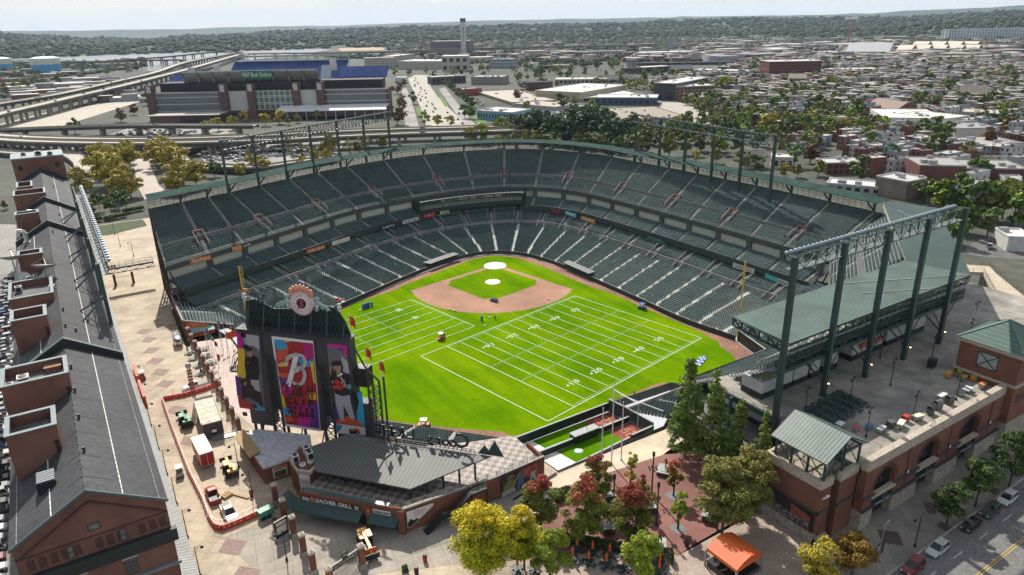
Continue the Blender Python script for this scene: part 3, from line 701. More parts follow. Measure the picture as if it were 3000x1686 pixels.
for(xa,ya,xb,yb)in((660,1150,745,1215),(1190,975,1270,1045)):
 x0,z1=gx(xa,ya);x1,z0=gx(xb,yb);whwin(x0,x1,28.5,30.1,1,2,blind=True)
x0,z1=gx(865,905);x1,_=gx(1000,930);whwin(x0,x1,31.3,32.1,1,1,blind=True)
x0,_=gx(1225,1180);x1,_=gx(1345,1200);whwin(x0,x1,23.4,25.6,4,4,lint=True,blind=True)
x0,_=gx(695,1370);x1,_=gx(830,1350);whwin(x0,x1,23.4,25.6,4,4,lint=True)
xa,_=gx(1280,1440);xb,_=gx(1395,1420);cx=(xa+xb)/2;rr=(xb-xa)/2
m=MB();zt=20.0
ring=[(cx+rr*cosf(t),zt+rr*sinf(t))for t in np.linspace(0,pi,13)]
m.poly([(x,WY0-.03,z)for x,z in ring]+[(xa,WY0-.03,16),(xb,WY0-.03,16)]);m.bB('arched_window',zj,WH)
m=MB()
for R1,R2 in((rr*1.25,rr*1.75),):
 for t0,t1 in zip(np.linspace(0,pi,17)[:-1],np.linspace(0,pi,17)[1:]):
  m.bQ(*[(cx+R*cosf(t),WY0-.05,zt+R*sinf(t))for R,t in((R1,t0),(R2,t0),(R2,t1),(R1,t1))])
m.bB('brick_arch',DKB,WH)
for z in(12.5,):
 for k in range(4):whwin(-144.5+k*3.9,-142.8+k*3.9,z,z+2.4,2,3)
for fl in range(6):
 m=MB()
 for y in np.arange(-130,100,4.6):m.box(WX1+.003,WX1+.06,y,y+1.7,8+fl*3.7,10.3+fl*3.7)
 m.bB('window_row',zj,WH)
AW=qj('canopy_sheet',(.52,.52,.50),(.035,.035,.035),.42,'Y',.62,.45,0,.12,.4)
a=MB()
for y0,y1 in((WY0-15,120),):
 a.bQ((WX1+.05,y0,11.6),(-127.3,y0,9.9),(-127.3,y1,9.9),(WX1+.05,y1,11.6));a.bQ((-127.3,y0,9.9),(-127.3,y0,9.6),(-127.3,y1,9.6),(-127.3,y1,9.9))
a.bB('side_canopy',AW,WH)
a=MB();a.box(WX1+.01,WX1+.45,WY0,120,11.7,12.3);a.bB('gutter',mat('zinc',(.38,.40,.42),.5,.12,.6),WH)
for c0,c1,nm in(((1300,840),(1350,960),1),((1360,1000),(1420,1170),2)):
 p=C(0,2,c0[0],c0[1],9.5);q=C(0,2,c1[0],c1[1],9.5);b=MB();b.box(-127.15,-126.6,q.y,p.y,8,11.2);tag(b.bB('wall_banner',mat('orange_red',(.55,.07,.03),.6,.1)),'%s red banner box on the plaza side of the brick warehouse'%('upper'if nm==1 else'lower long'),'banner')
v=MB();c=(-142.6,-121.8)
cp=C(0,3,480,540,34.5);cx,cy=cp.x,cp.y
for k in range(6):
 y=cy-1.2+k*.45;v.bP([(cx-.95,y),(cx+.95,y),(cx+.95,y+.32),(cx-.95,y+.32)],rz(cx)-.9,rz(cx)+1.25)
v.box(cx-1.05,cx+1.05,cy-1.35,cy-1.25,rz(cx)-.9,rz(cx)+1.1,1)
v.bB('roof_ventilator',[mat('vent_metal',(.16,.18,.20),.45,.15),zv],WH)
for(i,j,x,y)in((0,2,880,310),(0,2,655,300),(0,2,740,895),(0,2,780,1135),(0,2,775,470),(0,2,680,470),(0,2,820,1410),(0,3,875,305),(0,1,540,440),(0,1,570,600),(0,1,600,720),(0,1,545,940)):
 p=C(i,j,x,y,35);v=MB();v.bL((p.x,p.y,rz(p.x)-.2),[(.14,0),(.14,.6),(.25,.62),(.2,.85)],8);v.bB('vent_pipe',zv,WH)
def yq(name,c,sx,sy,h,label,m=None):
 r=T(name,label,'air conditioner',c);b=MB();b.box(c[0]-sx/2,c[0]+sx/2,c[1]-sy/2,c[1]+sy/2,c[2]+.15,c[2]+h);b.bB('casing',m or mat('ac_casing',(.55,.55,.52),.5,.08,1),r)
 g=MB();g.bL((c[0],c[1],c[2]+h+.003),[(min(sx,sy)*.38,0),(min(sx,sy)*.38,.1),(min(sx,sy)*.3,.12)],14);g.bB('fan_grille',zv,r)
 g=MB();g.box(c[0]-sx*.35,c[0]+sx*.35,c[1]-sy/2-.03,c[1]-sy/2-.003,c[2]+.3,c[2]+h-.2);g.bB('louvre',zj,r)
 g=MB()
 for a in(-1,1):g.box(c[0]+a*sx*.35-.08,c[0]+a*sx*.35+.08,c[1]-sy/2,c[1]+sy/2,c[2],c[2]+.148)
 g.bB('base_rail',zv,r)
yq('air_handler',(-143.3,-102.2,38.18),1.5,1.6,1.3,'silver air handler in the largest roofed brick penthouse nearest the gable')
yq('air_handler',(-145,-102.8,38.18),.9,.9,.9,'smaller grey fan box beside the silver air handler in the nearest large penthouse')
hb=T('roof_hatch','brown timber hatch in the largest brick penthouse','hatch',(-139.5,-99.2,38.18));b=MB();b.box(-140.6,-138.5,-100,-98.7,38.18,38.9);b.bB('box',mat('hatch_wood',(.25,.12,.07),.8,.2),hb);b=MB();b.box(-140.7,-139.6,-100.1,-98.6,38.903,39.0);b.box(-139.55,-138.4,-100.1,-98.6,38.903,39.0);b.bB('lid',mat('hatch_lid',(.3,.16,.1),.8,.2),hb)
def dish(c,r,aim,label,cm,ribs=True,tilt=.9):
 root=T('satellite_dish',label,'satellite dish',c);n=20;m=MB();D=V3(aim).normalized();u=D.orthogonal().normalized();w_=D.cross(u);cc=V3(c)+V3((0,0,r*1.05))
 vs=[];fs=[]
 for k in range(5):
  rr=r*k/4
  for i in range(n):vs.append(cc+(u*cosf(2*pi*i/n)+w_*sinf(2*pi*i/n))*rr+D*(.32*r*(k/4)**2))
 for k in range(4):
  for i in range(n):fs.append((k*n+i,(k+1)*n+i,(k+1)*n+(i+1)%n,k*n+(i+1)%n))
 m.add(vs,fs);m.bB('reflector',cm,root,smooth=True)
 m=MB()
 rim=[cc+(u*cosf(2*pi*i/n)+w_*sinf(2*pi*i/n))*r+D*.33*r for i in range(n+1)];m.bI(rim,.06,5)
 if ribs:
  for i in range(0,n,1):m.bI([cc+(u*cosf(2*pi*i/n)+w_*sinf(2*pi*i/n))*r*k/4+D*(.32*r*(k/4)**2+.03)for k in range(5)],.025,4)
 m.bB('rim_ribs',zv,root)
 m=MB();f=cc+D*r*.95
 for i in(0,7,13):m.bT(rim[i],f,.04,5)
 m.bL((f.x,f.y,f.z-.2),[(.15,0),(.18,.3),(.1,.4)],8);m.bB('feed_horn',zk,root)
 m=MB();m.bT(c,cc-D*.1,.16,8);m.bO(c,.5,.5,c[2],c[2]+.12);m.bB('mast',zk,root)
DM=mat('dish_mesh',(.30,.29,.25),.6,.15,1);DW=mat('dish_white',(.50,.54,.55),.5,.1,1)
p=C(0,1,140,1230,37.5);dish((p.x,p.y,36.3),2.5,(.05,.25,1),'larger cream ribbed satellite dish at the outer edge of the roof platform',DM)
p=C(0,1,460,1310,37.5);dish((p.x,p.y,36.3),2.4,(.15,.2,1),'cream ribbed satellite dish nearest the ridge on the roof platform',DM)
p=C(0,1,250,1360,37.5);dish((p.x,p.y,36.3),1.3,(.2,-.8,.7),'small pale blue-grey smooth dish between the two ribbed dishes',DW,False)
for k,(x,y,s,h,l)in enumerate(((300,1330,1.6,1.8,'white equipment cabinet right behind the small smooth dish'),(175,1420,1.2,1.4,'low white equipment box below the outer ribbed dish'),(510,1390,1.0,1.0,'small white equipment box under the inner ribbed dish'))):
 p=C(0,1,x,y,38);yq('equipment_cabinet',(p.x,p.y,36.35),s,s,h,l)
for k,(x,y,l)in enumerate(((220,760,'bent silver duct reaching over the parapet of a middle penthouse'),(345,700,'tall silver duct beside the ridge of a middle penthouse'),(250,900,'short silver duct pair nearest the small fire wall'))):
 p=C(0,1,x,y,36.5);r=T('roof_duct',l,'duct',(p.x,p.y,33.5));m=MB();m.bI([(p.x,p.y,33),(p.x,p.y,36.6),(p.x-.5,p.y,37.2),(p.x-1.6,p.y+.2,37.3)],.55,10);m.bB('pipe',mat('duct_silver',(.5,.5,.48),.35,.15,1,metal=.6),r);m=MB();m.box(p.x-.8,p.x+.8,p.y-.8,p.y+.8,33.2,34.2);m.bB('curb',zk,r)
for x,y,s,l in((230,95,1.2,'leftmost'),(380,90,1.6,'middle'),(500,100,1.3,'rightmost')):
 p=C(0,1,x,y,43);yq('air_handler',(p.x,max(107,min(118,p.y)),42.1),s*1.4,s,s,'%s pale machine on top of the far brick lift tower'%l)
def yj(name,label,posts,zt,zb,h,wd,lampside,lamps,lampm,rows=1,down=0,pr_=.45,brace=None):
 root=T(name,label,'light tower',(*posts[0][:2],zb if not callable(zb)else zb(posts[0])))
 for p in posts:
  m=MB();z0=zb(p)if callable(zb)else zb;m.bM((p[0],p[1],z0),(p[0],p[1],zt),pr_*2,pr_*2);m.bB('post',zq,root)
  if brace:m=MB();brace(m,p);m.bB('brace',zq,root)
 a,b=V3((*posts[0][:2],zt-h)),V3((*posts[-1][:2],zt-h));d=(b-a).normalized();n=V3((-d.y,d.x,0))*lampside
 m=MB();m.bR(a+n*.9,b+n*.9,h,wd,max(6,int((b-a).length/3)),.09,0);m.bB('truss',zq,root)
 m=MB();m.bQ(a+n*(.9-wd/2)+V3((0,0,.1)),b+n*(.9-wd/2)+V3((0,0,.1)),b+n*(.9+wd/2)+V3((0,0,.1)),a+n*(.9+wd/2)+V3((0,0,.1)));m.bB('catwalk',mat('catwalk_grate',(.13,.15,.15),.6,.2),root)
 L=(b-a).length
 for rw in range(rows):
  for k in range(lamps):
   p=a+d*(L*(k+.5)/lamps)+n*(.9+wd/2+.35)+V3((0,0,h+.1-rw*(h-.3)/max(1,rows-1)if rows>1 else h+.1));ax=(n*1.0+V3((0,0,-.55))).normalized()
   m=MB();m.bT(p-ax*.28,p+ax*.1,.2,9,0,.42);m.bT(p+ax*.1,p+ax*.3,.42,9,0,.45);m.add(*disc3(p+ax*.27,ax,.40,9),1);m.bB('floodlight',lampm,root)
 return root
def disc3(c,ax,r,n):
 u=ax.orthogonal().normalized();w_=ax.cross(u);return[c+(u*cosf(2*pi*i/n)+w_*sinf(2*pi*i/n))*r for i in range(n)],[tuple(range(n))]
LAMPM=[mat('lamp_shell',(.26,.31,.35),.4,.15,2,metal=.4),mat('lamp_lens',(.5,.52,.5),.1,.1,2)]
pe=(-130.2,-41.0)
pA=C(0,2,1105,370,32);pB=C(0,1,860,860,32)
def wbr(m,p):
 for dy in(-3.2,3.2):m.bM((p[0],p[1]+dy*.0,38),(p[0]-4.6,p[1]+dy,rz(p[0]-4.6)),.28,.28)
ztW=HT((pA.x,pA.y),*CXY(0,1,990,1330))
ys=np.linspace(pA.y,pB.y,5)
yj('light_gantry','long light gantry on posts along the plaza eave of the brick warehouse',[(-130.0,float(y))for y in ys],min(ztW+2.5,49),31.6,2.6,1.6,-1,40,LAMPM,brace=wbr,pr_=.35)
LFS=T('left_field_stand','steep covered stand of green seats behind the left field wall','grandstand',(-13,-112,3.4))
def zw(root,fa,fb,ba,bb,z0,z1,rows,aisles,face,part='seat_section',gapk=()):
 ''
 fa,fb,ba,bb=[np.array(p,float)for p in(fa,fb,ba,bb)];con=MB();st={};secs={}
 for k in range(rows):
  t0,t1=k/rows,(k+1)/rows;a0=fa+(ba-fa)*t0;b0=fb+(bb-fb)*t0;a1=fa+(ba-fa)*t1;b1=fb+(bb-fb)*t1;za=z0+(z1-z0)*t0;zb=z0+(z1-z0)*t1
  con.bQ((*a0,za),(*b0,za),(*b1,za),(*a1,za));con.bQ((*a1,za),(*b1,za),(*b1,zb),(*a1,zb))
  if k in gapk:continue
  am=a0+(a1-a0)*.42;bm_=b0+(b1-b0)*.42;L=np.linalg.norm(bm_-am);q=np.arange(.4,L-.3,.56);ai=np.array(aisles)*L
  sec=np.searchsorted(ai,q);ok=(np.min(np.abs(q[:,None]-ai[None]),axis=1)>.65)if len(ai)else np.ones(len(q),bool)
  P=am+(bm_-am)*(q/L)[:,None];P=np.column_stack([P,np.full(len(P),za)])
  for s in np.unique(sec):
   w=ok&(sec==s);secs.setdefault(int(s),[]).append(P[w])
  for fk,f in enumerate(aisles):
   for hb in(0,1):
    p=a0+(a1-a0)*hb*.5;q_=b0+(b1-b0)*hb*.5;e=(q_-p)/np.linalg.norm(q_-p);c=p+(q_-p)*f;dn=(a1-a0)*.5;zz=za+.03+(zb-za)*.5*hb
    st.setdefault(fk,MB()).add([(*(c-e*.55),zz),(*(c-e*.55+dn),zz),(*(c+e*.55+dn),zz),(*(c+e*.55),zz),(*(c-e*.55),zz-.3),(*(c+e*.55),zz-.3)],[(0,1,2,3),(4,0,3,5)])
 con.bB('concrete_tier',zd2,root)
 for w in st.values():w.bB('aisle_stair',ze2,root)
 for s,L in sorted(secs.items()):
  P=np.concatenate(L);mb=MB();jk(mb,P,np.full(len(P),face));mb.bB(part,SEAT if s%3 else zc2,root)
zw(LFS,(-13,-111.9),(16.5,-111.5),(-27.2,-146.3),(40,-146.3),3.3,26,30,[.16,.34,.52,.7,.88],pi/2)
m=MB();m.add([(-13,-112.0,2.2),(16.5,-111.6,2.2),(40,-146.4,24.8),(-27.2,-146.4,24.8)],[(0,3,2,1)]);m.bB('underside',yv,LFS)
m=MB();m.bM((-13.4,-111.6,2.6),(-27.8,-146.6,24.4),.5,1.3);m.bM((-13.6,-111.8,3.8),(-28,-146.6,25.6),.12,.12);m.bB('end_girder',zq,LFS)
m=MB();STAIRG=mat('stair_grate',(.19,.20,.21),.7,.2,.8,fine=3)
for k in range(30):
 t0,t1=k/30,(k+1)/30;x0,x1=-13.3-14*t0,-13.3-14*t1;y0,y1=-112-34.2*t0,-112-34.2*t1;z=3.2+22.4*t0
 m.box(x0-1.5,x0-.1,y1,y0,z-.1,z+.15)
m.bB('end_stair',STAIRG,LFS)
m=MB()
for k in range(15):
 t0,t1=k/15,(k+1)/15;p=(-14.9-14*t0,-112-34.2*t0,3.4+22.4*t0);q=(-14.9-14*t1,-112-34.2*t1,3.4+22.4*t1)
 m.bM(p,(p[0],p[1],p[2]+1.1),.06,.06)
 for h in(.35,.75,1.1):m.bM((p[0],p[1],p[2]+h),(q[0],q[1],q[2]+h),.05,.05)
m.bB('end_railing',zk,LFS)
m=MB();m.bR((-28,-147.2,25.2),(37,-147.2,25.2),2.1,.3,24,.09);m.bM((-28,-147.2,24.9),(37,-147.2,24.9),.4,.5);m.bB('rear_truss',zq,LFS)
m=MB()
for x in np.arange(-26,37,2.4):m.bM((x,-147.4,24.9),(x,-147.4,30.5),.07,.07)
m.bB('rear_hanger',zq,LFS)
CANS=qj('canopy_ribs',(.085,.135,.108),(.028,.055,.046),.62,'Y',.6,.6,0,.28,.15)
cn=T('stand_canopy','wide ribbed green metal canopy over the left field stand','canopy',(-26.8,-147.6,30.7))
c4=[(-26.8,-147.7,30.75),(37.4,-147.7,30.75),(33.8,-134.3,31.4),(-26.8,-134.3,31.4)]
m=MB();m.poly(c4);m.poly([(x,y,z-.35)for x,y,z in c4][::-1])
for a,b in zip(c4,c4[1:]+c4[:1]):m.bQ((a[0],a[1],a[2]-.35),(b[0],b[1],b[2]-.35),b,a)
m.bB('ribbed_roof',CANS,cn)
m=MB();m.bM((37,-147.5,30.85),(5.5,-134.6,31.5),.12,.1);m.bM((22,-147.6,30.85),(6,-141,31.15),.12,.1);m.bB('ridge_seam',mat('pale_seam',(.4,.42,.38),.5),cn)
m=MB();m.bR((-26.9,-147.3,28.6),(-26.9,-134.6,29.8),1.6,.3,6,.1);m.bR((-26.5,-134.5,29.7),(33,-134.5,29.7),1.3,.3,26,.07);m.bR((-26.5,-147.5,28.9),(37,-147.5,28.9),1.5,.3,26,.08);m.bB('edge_truss',zq,cn)
GREENF=mat('green_roof_flat',(.030,.060,.050),.55,.22,.12,fine=1.2)
bg_=[(70.6,-105.8,34.9),(79.5,-117,33.9),(55.5,-135.5,30.9),(37.6,-147.7,30.8),(33.9,-134.4,31.45)]
r=T('corner_roof','broad smooth dark green roof bending round the left field corner','canopy',bg_[3]);m=MB();m.poly(bg_[::-1]if(V3(bg_[1])-V3(bg_[0])).cross(V3(bg_[2])-V3(bg_[1])).z<0 else bg_)
m.bB('roof_sheet',GREENF,r)
m=MB()
for a,b in zip(bg_,bg_[1:]+bg_[:1]):m.bQ((a[0],a[1],a[2]-1.1),(b[0],b[1],b[2]-1.1),(b[0],b[1],b[2]-.02),(a[0],a[1],a[2]-.02))
m.bM((66,-113,34.5),(60,-131.5,31.8),.15,.1)
m.bB('roof_edge',mat('pale_edge',(.36,.37,.33),.6,.2),r)
CST=T('corner_upper_stand','angled upper stand of green seats in the left field corner under the smooth roof','grandstand',(51.6,-103.6,21.8))
zw(CST,(51.6,-103.6),(23,-122.5),(71.3,-107.6,),(33,-134.2),21.8,31.8,20,[.3,.62],atn(.83,-.55),gapk=(8,9))
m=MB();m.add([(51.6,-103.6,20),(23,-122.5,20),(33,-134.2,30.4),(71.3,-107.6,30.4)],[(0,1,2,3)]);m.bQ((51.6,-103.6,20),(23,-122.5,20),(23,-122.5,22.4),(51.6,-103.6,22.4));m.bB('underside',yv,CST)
LCS=T('corner_lower_stand','low wedge of green seats in the left field corner behind the high wall','grandstand',(20,-99,3.3))
zw(LCS,(20.8,-98.5),(17,-111),(50,-96),(44,-122),3.3,13,24,[.5],atn(.28,-.96))
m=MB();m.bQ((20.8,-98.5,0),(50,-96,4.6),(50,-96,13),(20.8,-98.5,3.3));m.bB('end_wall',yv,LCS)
LAMPS_LF=T
yj('light_gantry','big light gantry on five green posts rising beside the ribbed left field canopy',[(x,-147.9)for x in(-28.7,-14.3,-.2,14.0,28.4)],47.8,lambda p:16.0 if p[0]>-20 else 4.6,2.7,1.7,1,46,LAMPM,pr_=.46)
post_br=T('post_bracket_frame','row of green knee braces carrying the rear edge of the left field stand','frame',(-14,-147,16));m=MB()
for x in(-14.3,.1,14.5,28.6):m.bM((x,-147.3,19.2),(x-3.2,-143,24.6),.3,.3);m.bM((x,-147.6,20),(x+4.5,-147.4,24.8),.16,.16);m.bM((x,-147.6,20),(x-4.5,-147.4,24.8),.16,.16)
m.bB('knee_brace',zq,post_br)
LIT=zf2('lamp_glow',(1,.72,.4),2.2)
for k,x in enumerate((-14.3,.1,14.5,28.6)):
 r=T('post_lamp',('small lit lamp low on the %s green gantry post above the terrace'%('nearest','second','third','fourth')[k]),'lamp',(x,-148.7,19.3),'lit lamps on the gantry posts');m=MB();m.bL((x,-148.75,19.0),[(.1,0),(.2,.14),(.2,.2)],8);m.bB('globe',LIT,r);m=MB();m.bM((x,-148.5,19.4),(x,-148.8,19.32),.1,.1);m.bB('bracket',zv,r)
TB=T('arcade_building','brick arcade building with big arches along the street and a paved terrace on top','building',(-30,-168,4))
m=MB();tp=[(-28.5,-131.5),(-28.7,-149),(-30.2,-155),(-30.2,-166.3),(16.5,-166.3),(75,-166.3),(75,-128),(30,-128)];m.bP(tp,14.6,16.0);m.bB('terrace_floor',TERR,TB)
PARA=mat('parapet_stone',(.40,.34,.27),.8,.12,.5,fine=3)
m=MB();m.box(-30.2,16.4,-167.5,-166.3,15.6,17.6);m.box(-30.2,-29.6,-166.298,-165.5,15.6,17.6);m.bB('parapet',PARA,TB)
yF=-167.45
def ax(i,j,x,y):p=AY(*CXY(i,j,x,y),yF);return p.x,p.z
bays=[]
for L,R in(((3,3,1075,520),(3,3,1285,395)),((3,3,1530,225),(3,3,1725,110)),((3,2,1950,1400),(3,2,2135,1290))):
 x0,z0=ax(*L);x1,z1=ax(*R);bays.append((x0,x1))
zs=11.2;fb=MB();xs=-30.2;top=15.6
edges=[xs]+[v for b in bays for v in b]+[16.4]
for k in range(0,len(edges),2):fb.box(edges[k],edges[k+1],yF,-166,4,top)
AR=[]
for x0,x1 in bays:
 cx=(x0+x1)/2;rr=(x1-x0)/2;n=14;zz=zs;a=[(cx-rr*cosf(pi*i/n),zz+rr*sinf(pi*i/n)*min(1,(top-.5-zz)/rr))for i in range(n+1)]
 for p,q in zip(a[:-1],a[1:]):
  fb.bQ((p[0],yF,p[1]),(q[0],yF,q[1]),(q[0],yF,top),(p[0],yF,top));fb.bQ((p[0],-166,p[1]),(q[0],-166,q[1]),(q[0],yF,q[1]),(p[0],yF,p[1]))
 AR.append((cx,rr,a))
fb.bB('brick_facade',BRICK,TB)
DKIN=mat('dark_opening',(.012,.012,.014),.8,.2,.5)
for cx,rr,a in AR:
 w=MB();w.poly([(x,yF+.9,z)for x,z in a]+[(cx+rr,yF+.9,10.0),(cx-rr,yF+.9,10.0)]);o=w.bB('arched_window',zj,TB)
 f=MB()
 for i in range(1,6):x=cx-rr+2*rr*i/6;f.bM((x,yF+.85,10.1),(x,yF+.85,zs+sqr(max(0,rr*rr-(x-cx)**2))*.9),.1,.1)
 f.bB('glazing_bar',zv,o)
 l=MB();l.box(cx-rr-.5,cx+rr+.5,yF-.25,yF+.5,9.2,10.0);l.bB('stone_lintel',PARA,TB)
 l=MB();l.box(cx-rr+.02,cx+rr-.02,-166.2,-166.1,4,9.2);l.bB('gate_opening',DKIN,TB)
 br=MB();n=16
 for i in range(n):
  t0,t1=pi*i/n,pi*(i+1)/n;br.bQ(*[(cx-R*cosf(t),yF-.06,zs+R*sinf(t)*min(1,(top-.5-zs)/rr))for R,t in((rr*1.06,t0),(rr*1.22,t0),(rr*1.22,t1),(rr*1.06,t1))])
 br.bB('brick_arch',DKB,TB)
 g=MB();g.bM((cx-rr,yF-.1,7.7),(cx+rr,yF-.1,7.7),.25,.6);gb=g.bB('street_sign_beam',zq,TB)
 g=MB();text(g,'CAMDEN STREET',(cx,yF-.24,7.62),(1,0,0),(0,0,1),.55,extrude=.01);g.bB('lettering',mat('letter_grey',(.45,.47,.45),.6),gb)
 g=MB();g.bL((cx,yF-.2,8.0),[(.02,0),(.45,.25),(.45,.35),(.02,.6)],12);g.bB('emblem',zq,gb)
for k in range(0,len(edges),2):
 x0,x1=edges[k],edges[k+1]
 p=MB();p.box(x0-.12,x1+.12,yF-.3,-165.9,4,7.6);p.bB('stone_base',mat('base_stone',(.30,.27,.22),.85,.12,.5,fine=2),TB)
 p=MB();p.box(x0-.25,x1+.25,yF-.5,yF-.003,7.604,7.9);p.box(x0-.15,x1+.15,yF-.4,yF-.003,10.0,10.35);p.bB('ledge',mat('slate_ledge',(.055,.05,.048),.7,.2),TB)
 if 0<k<len(edges)-1:
  p=MB();xm=(x0+x1)/2;p.box(xm-.28,xm-.1,yF-.05,yF-.004,8.3,9.9);p.box(xm+.1,xm+.28,yF-.05,yF-.004,8.3,9.9);p.box(xm-.08,xm+.08,yF-.05,yF-.004,10.6,15.4);p.box(xm-.4,xm-.3,yF-.05,yF-.004,10.6,15.4);p.bB('pier_groove',DKB,TB)
  p=MB();p.bT((xm+.1,yF-.25,9.2+1.6),(xm+.1,yF-.002,9.2+1.6),.42,14);o=p.bB('wall_clock',zv,TB);p=MB();p.bT((xm+.1,yF-.27,10.8),(xm+.1,yF-.251,10.8),.34,14);p.bB('face',WHITE,o)
TILE=yw('white_tile',(.46,.46,.45),(.25,.25,.25),.6,0,.06,.06,.4)
DADO=mat('dark_dado',(.015,.02,.022),.6,.2)
def zi2(x0,x1,y0,y1,z0,z1,lab):
 r=T('tiled_kiosk',lab,'kiosk',((x0+x1)/2,y0,z0));m=MB();m.box(x0,x1,y0,y1,z0+1.3,z1);m.bB('tiled_wall',TILE,r);m=MB();m.box(x0-.05,x1+.05,y0-.05,y1,z0+.002,z0+1.298);m.bB('dark_base',DADO,r)
for k,(a,b)in enumerate(((-25.5,-16.2),(-15.7,-11.2),(-10.2,-7.3),(-5.6,-1),(4,15.6),(17.2,25),(27,33))):
 zi2(a,b,-142,-137,16,18.6+.35*0+1.2,'white tiled kiosk with dark base under the covered stand, %s from the stair'%('first','second','third','fourth','fifth','sixth','seventh')[k])
for k,(x,y)in enumerate(((8,-142.25),(13,-142.25))):
 m=MB();m.box(x-1.6,x+1.6,y-.25,y+.2,18.5,19.6);tag(m.bB('kiosk_sign',mat('orange_sign',(.42,.10,.04),.6,.3,1.5)),'%s orange illuminated menu sign over the long tiled counter'%('nearer','farther')[k],'sign')
gal=T('lower_gallery','shadowed lower concourse gallery with white walls below the stand end girder','gallery',(-24,-140,4.6))
m=MB();m.bP([(-32,-128),(-32,-153),(-20,-153),(-20,-128)],8.6,9.4);m.bB('floor',yv,gal)
m=MB();m.box(-24.5,-21,-136,-129,10.6,14.4);m.box(-24.5,-22.5,-143,-138.5,10.6,14.4);m.box(-27,-23,-153,-147,10.6,14.4);m.bB('tiled_wall',TILE,gal)
m=MB();m.box(-24.6,-20.9,-136.1,-128.9,9.402,10.59);m.box(-24.6,-22.4,-143.1,-138.4,9.402,10.59);m.box(-27.1,-22.9,-153,-146.9,9.402,10.59);m.bB('dark_base',DADO,gal)
m=MB()
for z in(9.4,16.0):
 for y in np.arange(-152.5,-131,2.4):m.bM((-28.9 if z>10 else-31.9,y,z),(-28.9 if z>10 else-31.9,y,z+1.1),.06,.06)
 for h in(.4,.75,1.1):m.bM((-28.9 if z>10 else-31.9,-152.5,z+h),(-28.9 if z>10 else-31.9,-131,z+h),.05,.05)
m.bB('railing',zv,gal)
m=MB();m.bM((-28.5,-131,15.5),(-28.7,-149,15.5),.5,1.1)
for y in(-131,-138):
 m.bM((-29.5,y,4.6),(-29.5,y,16 if y<-135 else 12),.5,.5)
m.bM((-29.5,-131,7),(-29.5,-138,14),.25,.25);m.bM((-29.5,-131,14),(-29.5,-138,7),.25,.25);m.bM((-29.5,-138,9),(-29.5,-131,9),.3,.4);m.bM((-29.5,-131,5),(-29.5,-138,9),.2,.2)
m.bB('steel_frame',zq,gal)
ST=T('stair_tower','square brick stair tower with a ribbed green roof on open trusses and a crowd mural','tower',(-38,-160,4))
x0,x1,y0,y1=-39.9,-37.2,-165.6,-154.9
m=MB();m.box(-39.9,-36.9,y0,y1,4,15.0);m.box(-35.2,-30.4,y0-.3,y1,4,15.0);m.box(-36.88,-35.22,y0+2,y1,4,14);m.bB('wall',BRICK,ST)
m=MB()
for a in((-40.05,-39.4,y0-.15,y1+.15),(-39.39,-36.8,y0-.15,y0+.4),(-39.39,-30.3,y1-.4,y1+.15),(-35.3,-30.3,y0-.45,y0+.3)):m.box(*a,15.004,16.6)
m.bB('parapet',PARA,ST)
m=MB();m.box(-39.4,-30.4,y0+.5,y1-.4,14.9,15.06);m.bB('deck',mat('timber_deck',(.30,.26,.19),.8,.2,.6),ST)
m=MB();m.box(-40.15,-36.8,y0-.2,y0-.003,10.2,10.6);m.box(-40.15,-39.903,y0-.2,y1,10.2,10.6);m.box(-35.3,-30.2,y0-.6,y0-.303,10.2,10.6);m.bB('stone_band',mat('slate_ledge',())if False else _M['slate_ledge'],ST)
m=MB();m.box(-40.2,-36.8,y0-.3,y0-.003,4,5.5);m.box(-40.2,-39.903,y0-.3,y1,4,6.4);m.bB('stone_base',_M['base_stone'],ST)
RG=qj('tower_roof_ribs',(.12,.165,.145),(.035,.055,.05),.62,'Y',.62,.5,0,.22,.5)
m=MB();XL,XM,XR,ZL,ZM=-40.4,-34.6,-29.0,20.4,23.4;ya,yb=-166.2,-155.6
for s in(0,1):
 xa,xb=(XL,XM)if s==0 else(XR,XM);q=[(xa,ya,ZL),(xa,yb,ZL),(xb,yb,ZM),(xb,ya,ZM)]
 m.poly(q[::-1]if s==0 else q);m.poly([(x,y,z-.25)for x,y,z in(q if s==0 else q[::-1])])
 m.bQ((xa,ya,ZL-.25),(xa,yb,ZL-.25),(xa,yb,ZL),(xa,ya,ZL));m.bQ((xa,ya,ZL-.25),(xb,ya,ZM-.25),(xb,ya,ZM),(xa,ya,ZL));m.bQ((xa,yb,ZL-.25),(xb,yb,ZM-.25),(xb,yb,ZM),(xa,yb,ZL))
m.bB('gable_roof',RG,ST)
m=MB()
for x in(-39.5,-30.2):
 for k in range(4):
  y=ya+.7+(yb-ya-1.4)*k/3;m.bM((x,y,15.05),(x,y,20.2),.32,.32)
 for k in range(3):
  y=ya+.7+(yb-ya-1.4)*k/3;y2=ya+.7+(yb-ya-1.4)*(k+1)/3;m.bM((x,y,16.5),(x,y2,20),.12,.12);m.bM((x,y2,16.5),(x,y,20),.12,.12)
 m.bM((x,ya+.7,20.1),(x,yb-.7,20.1),.2,.3)
for y in(ya+.7,yb-.7):
 m.bM((-39.5,y,20.1),(-30.2,y,20.1),.2,.3);m.bM((-34.6,y,15.05),(-34.6,y,23),.3,.3);m.bM((-34.6,y,20.1),(-37.5,y,21.6),.12,.12);m.bM((-34.6,y,20.1),(-31.8,y,21.6),.12,.12);m.bM((-39.5,y,16.4),(-35.8,y,20),.12,.12);m.bM((-35.8,y,16.4),(-39.5,y,20),.12,.12)
m.bB('roof_frame',zq,ST)
m=MB()
for x in np.arange(-39,-30.5,1.0):m.bM((x,y0+1.2,15.06),(x,y0+1.2,16.1),.05,.05)
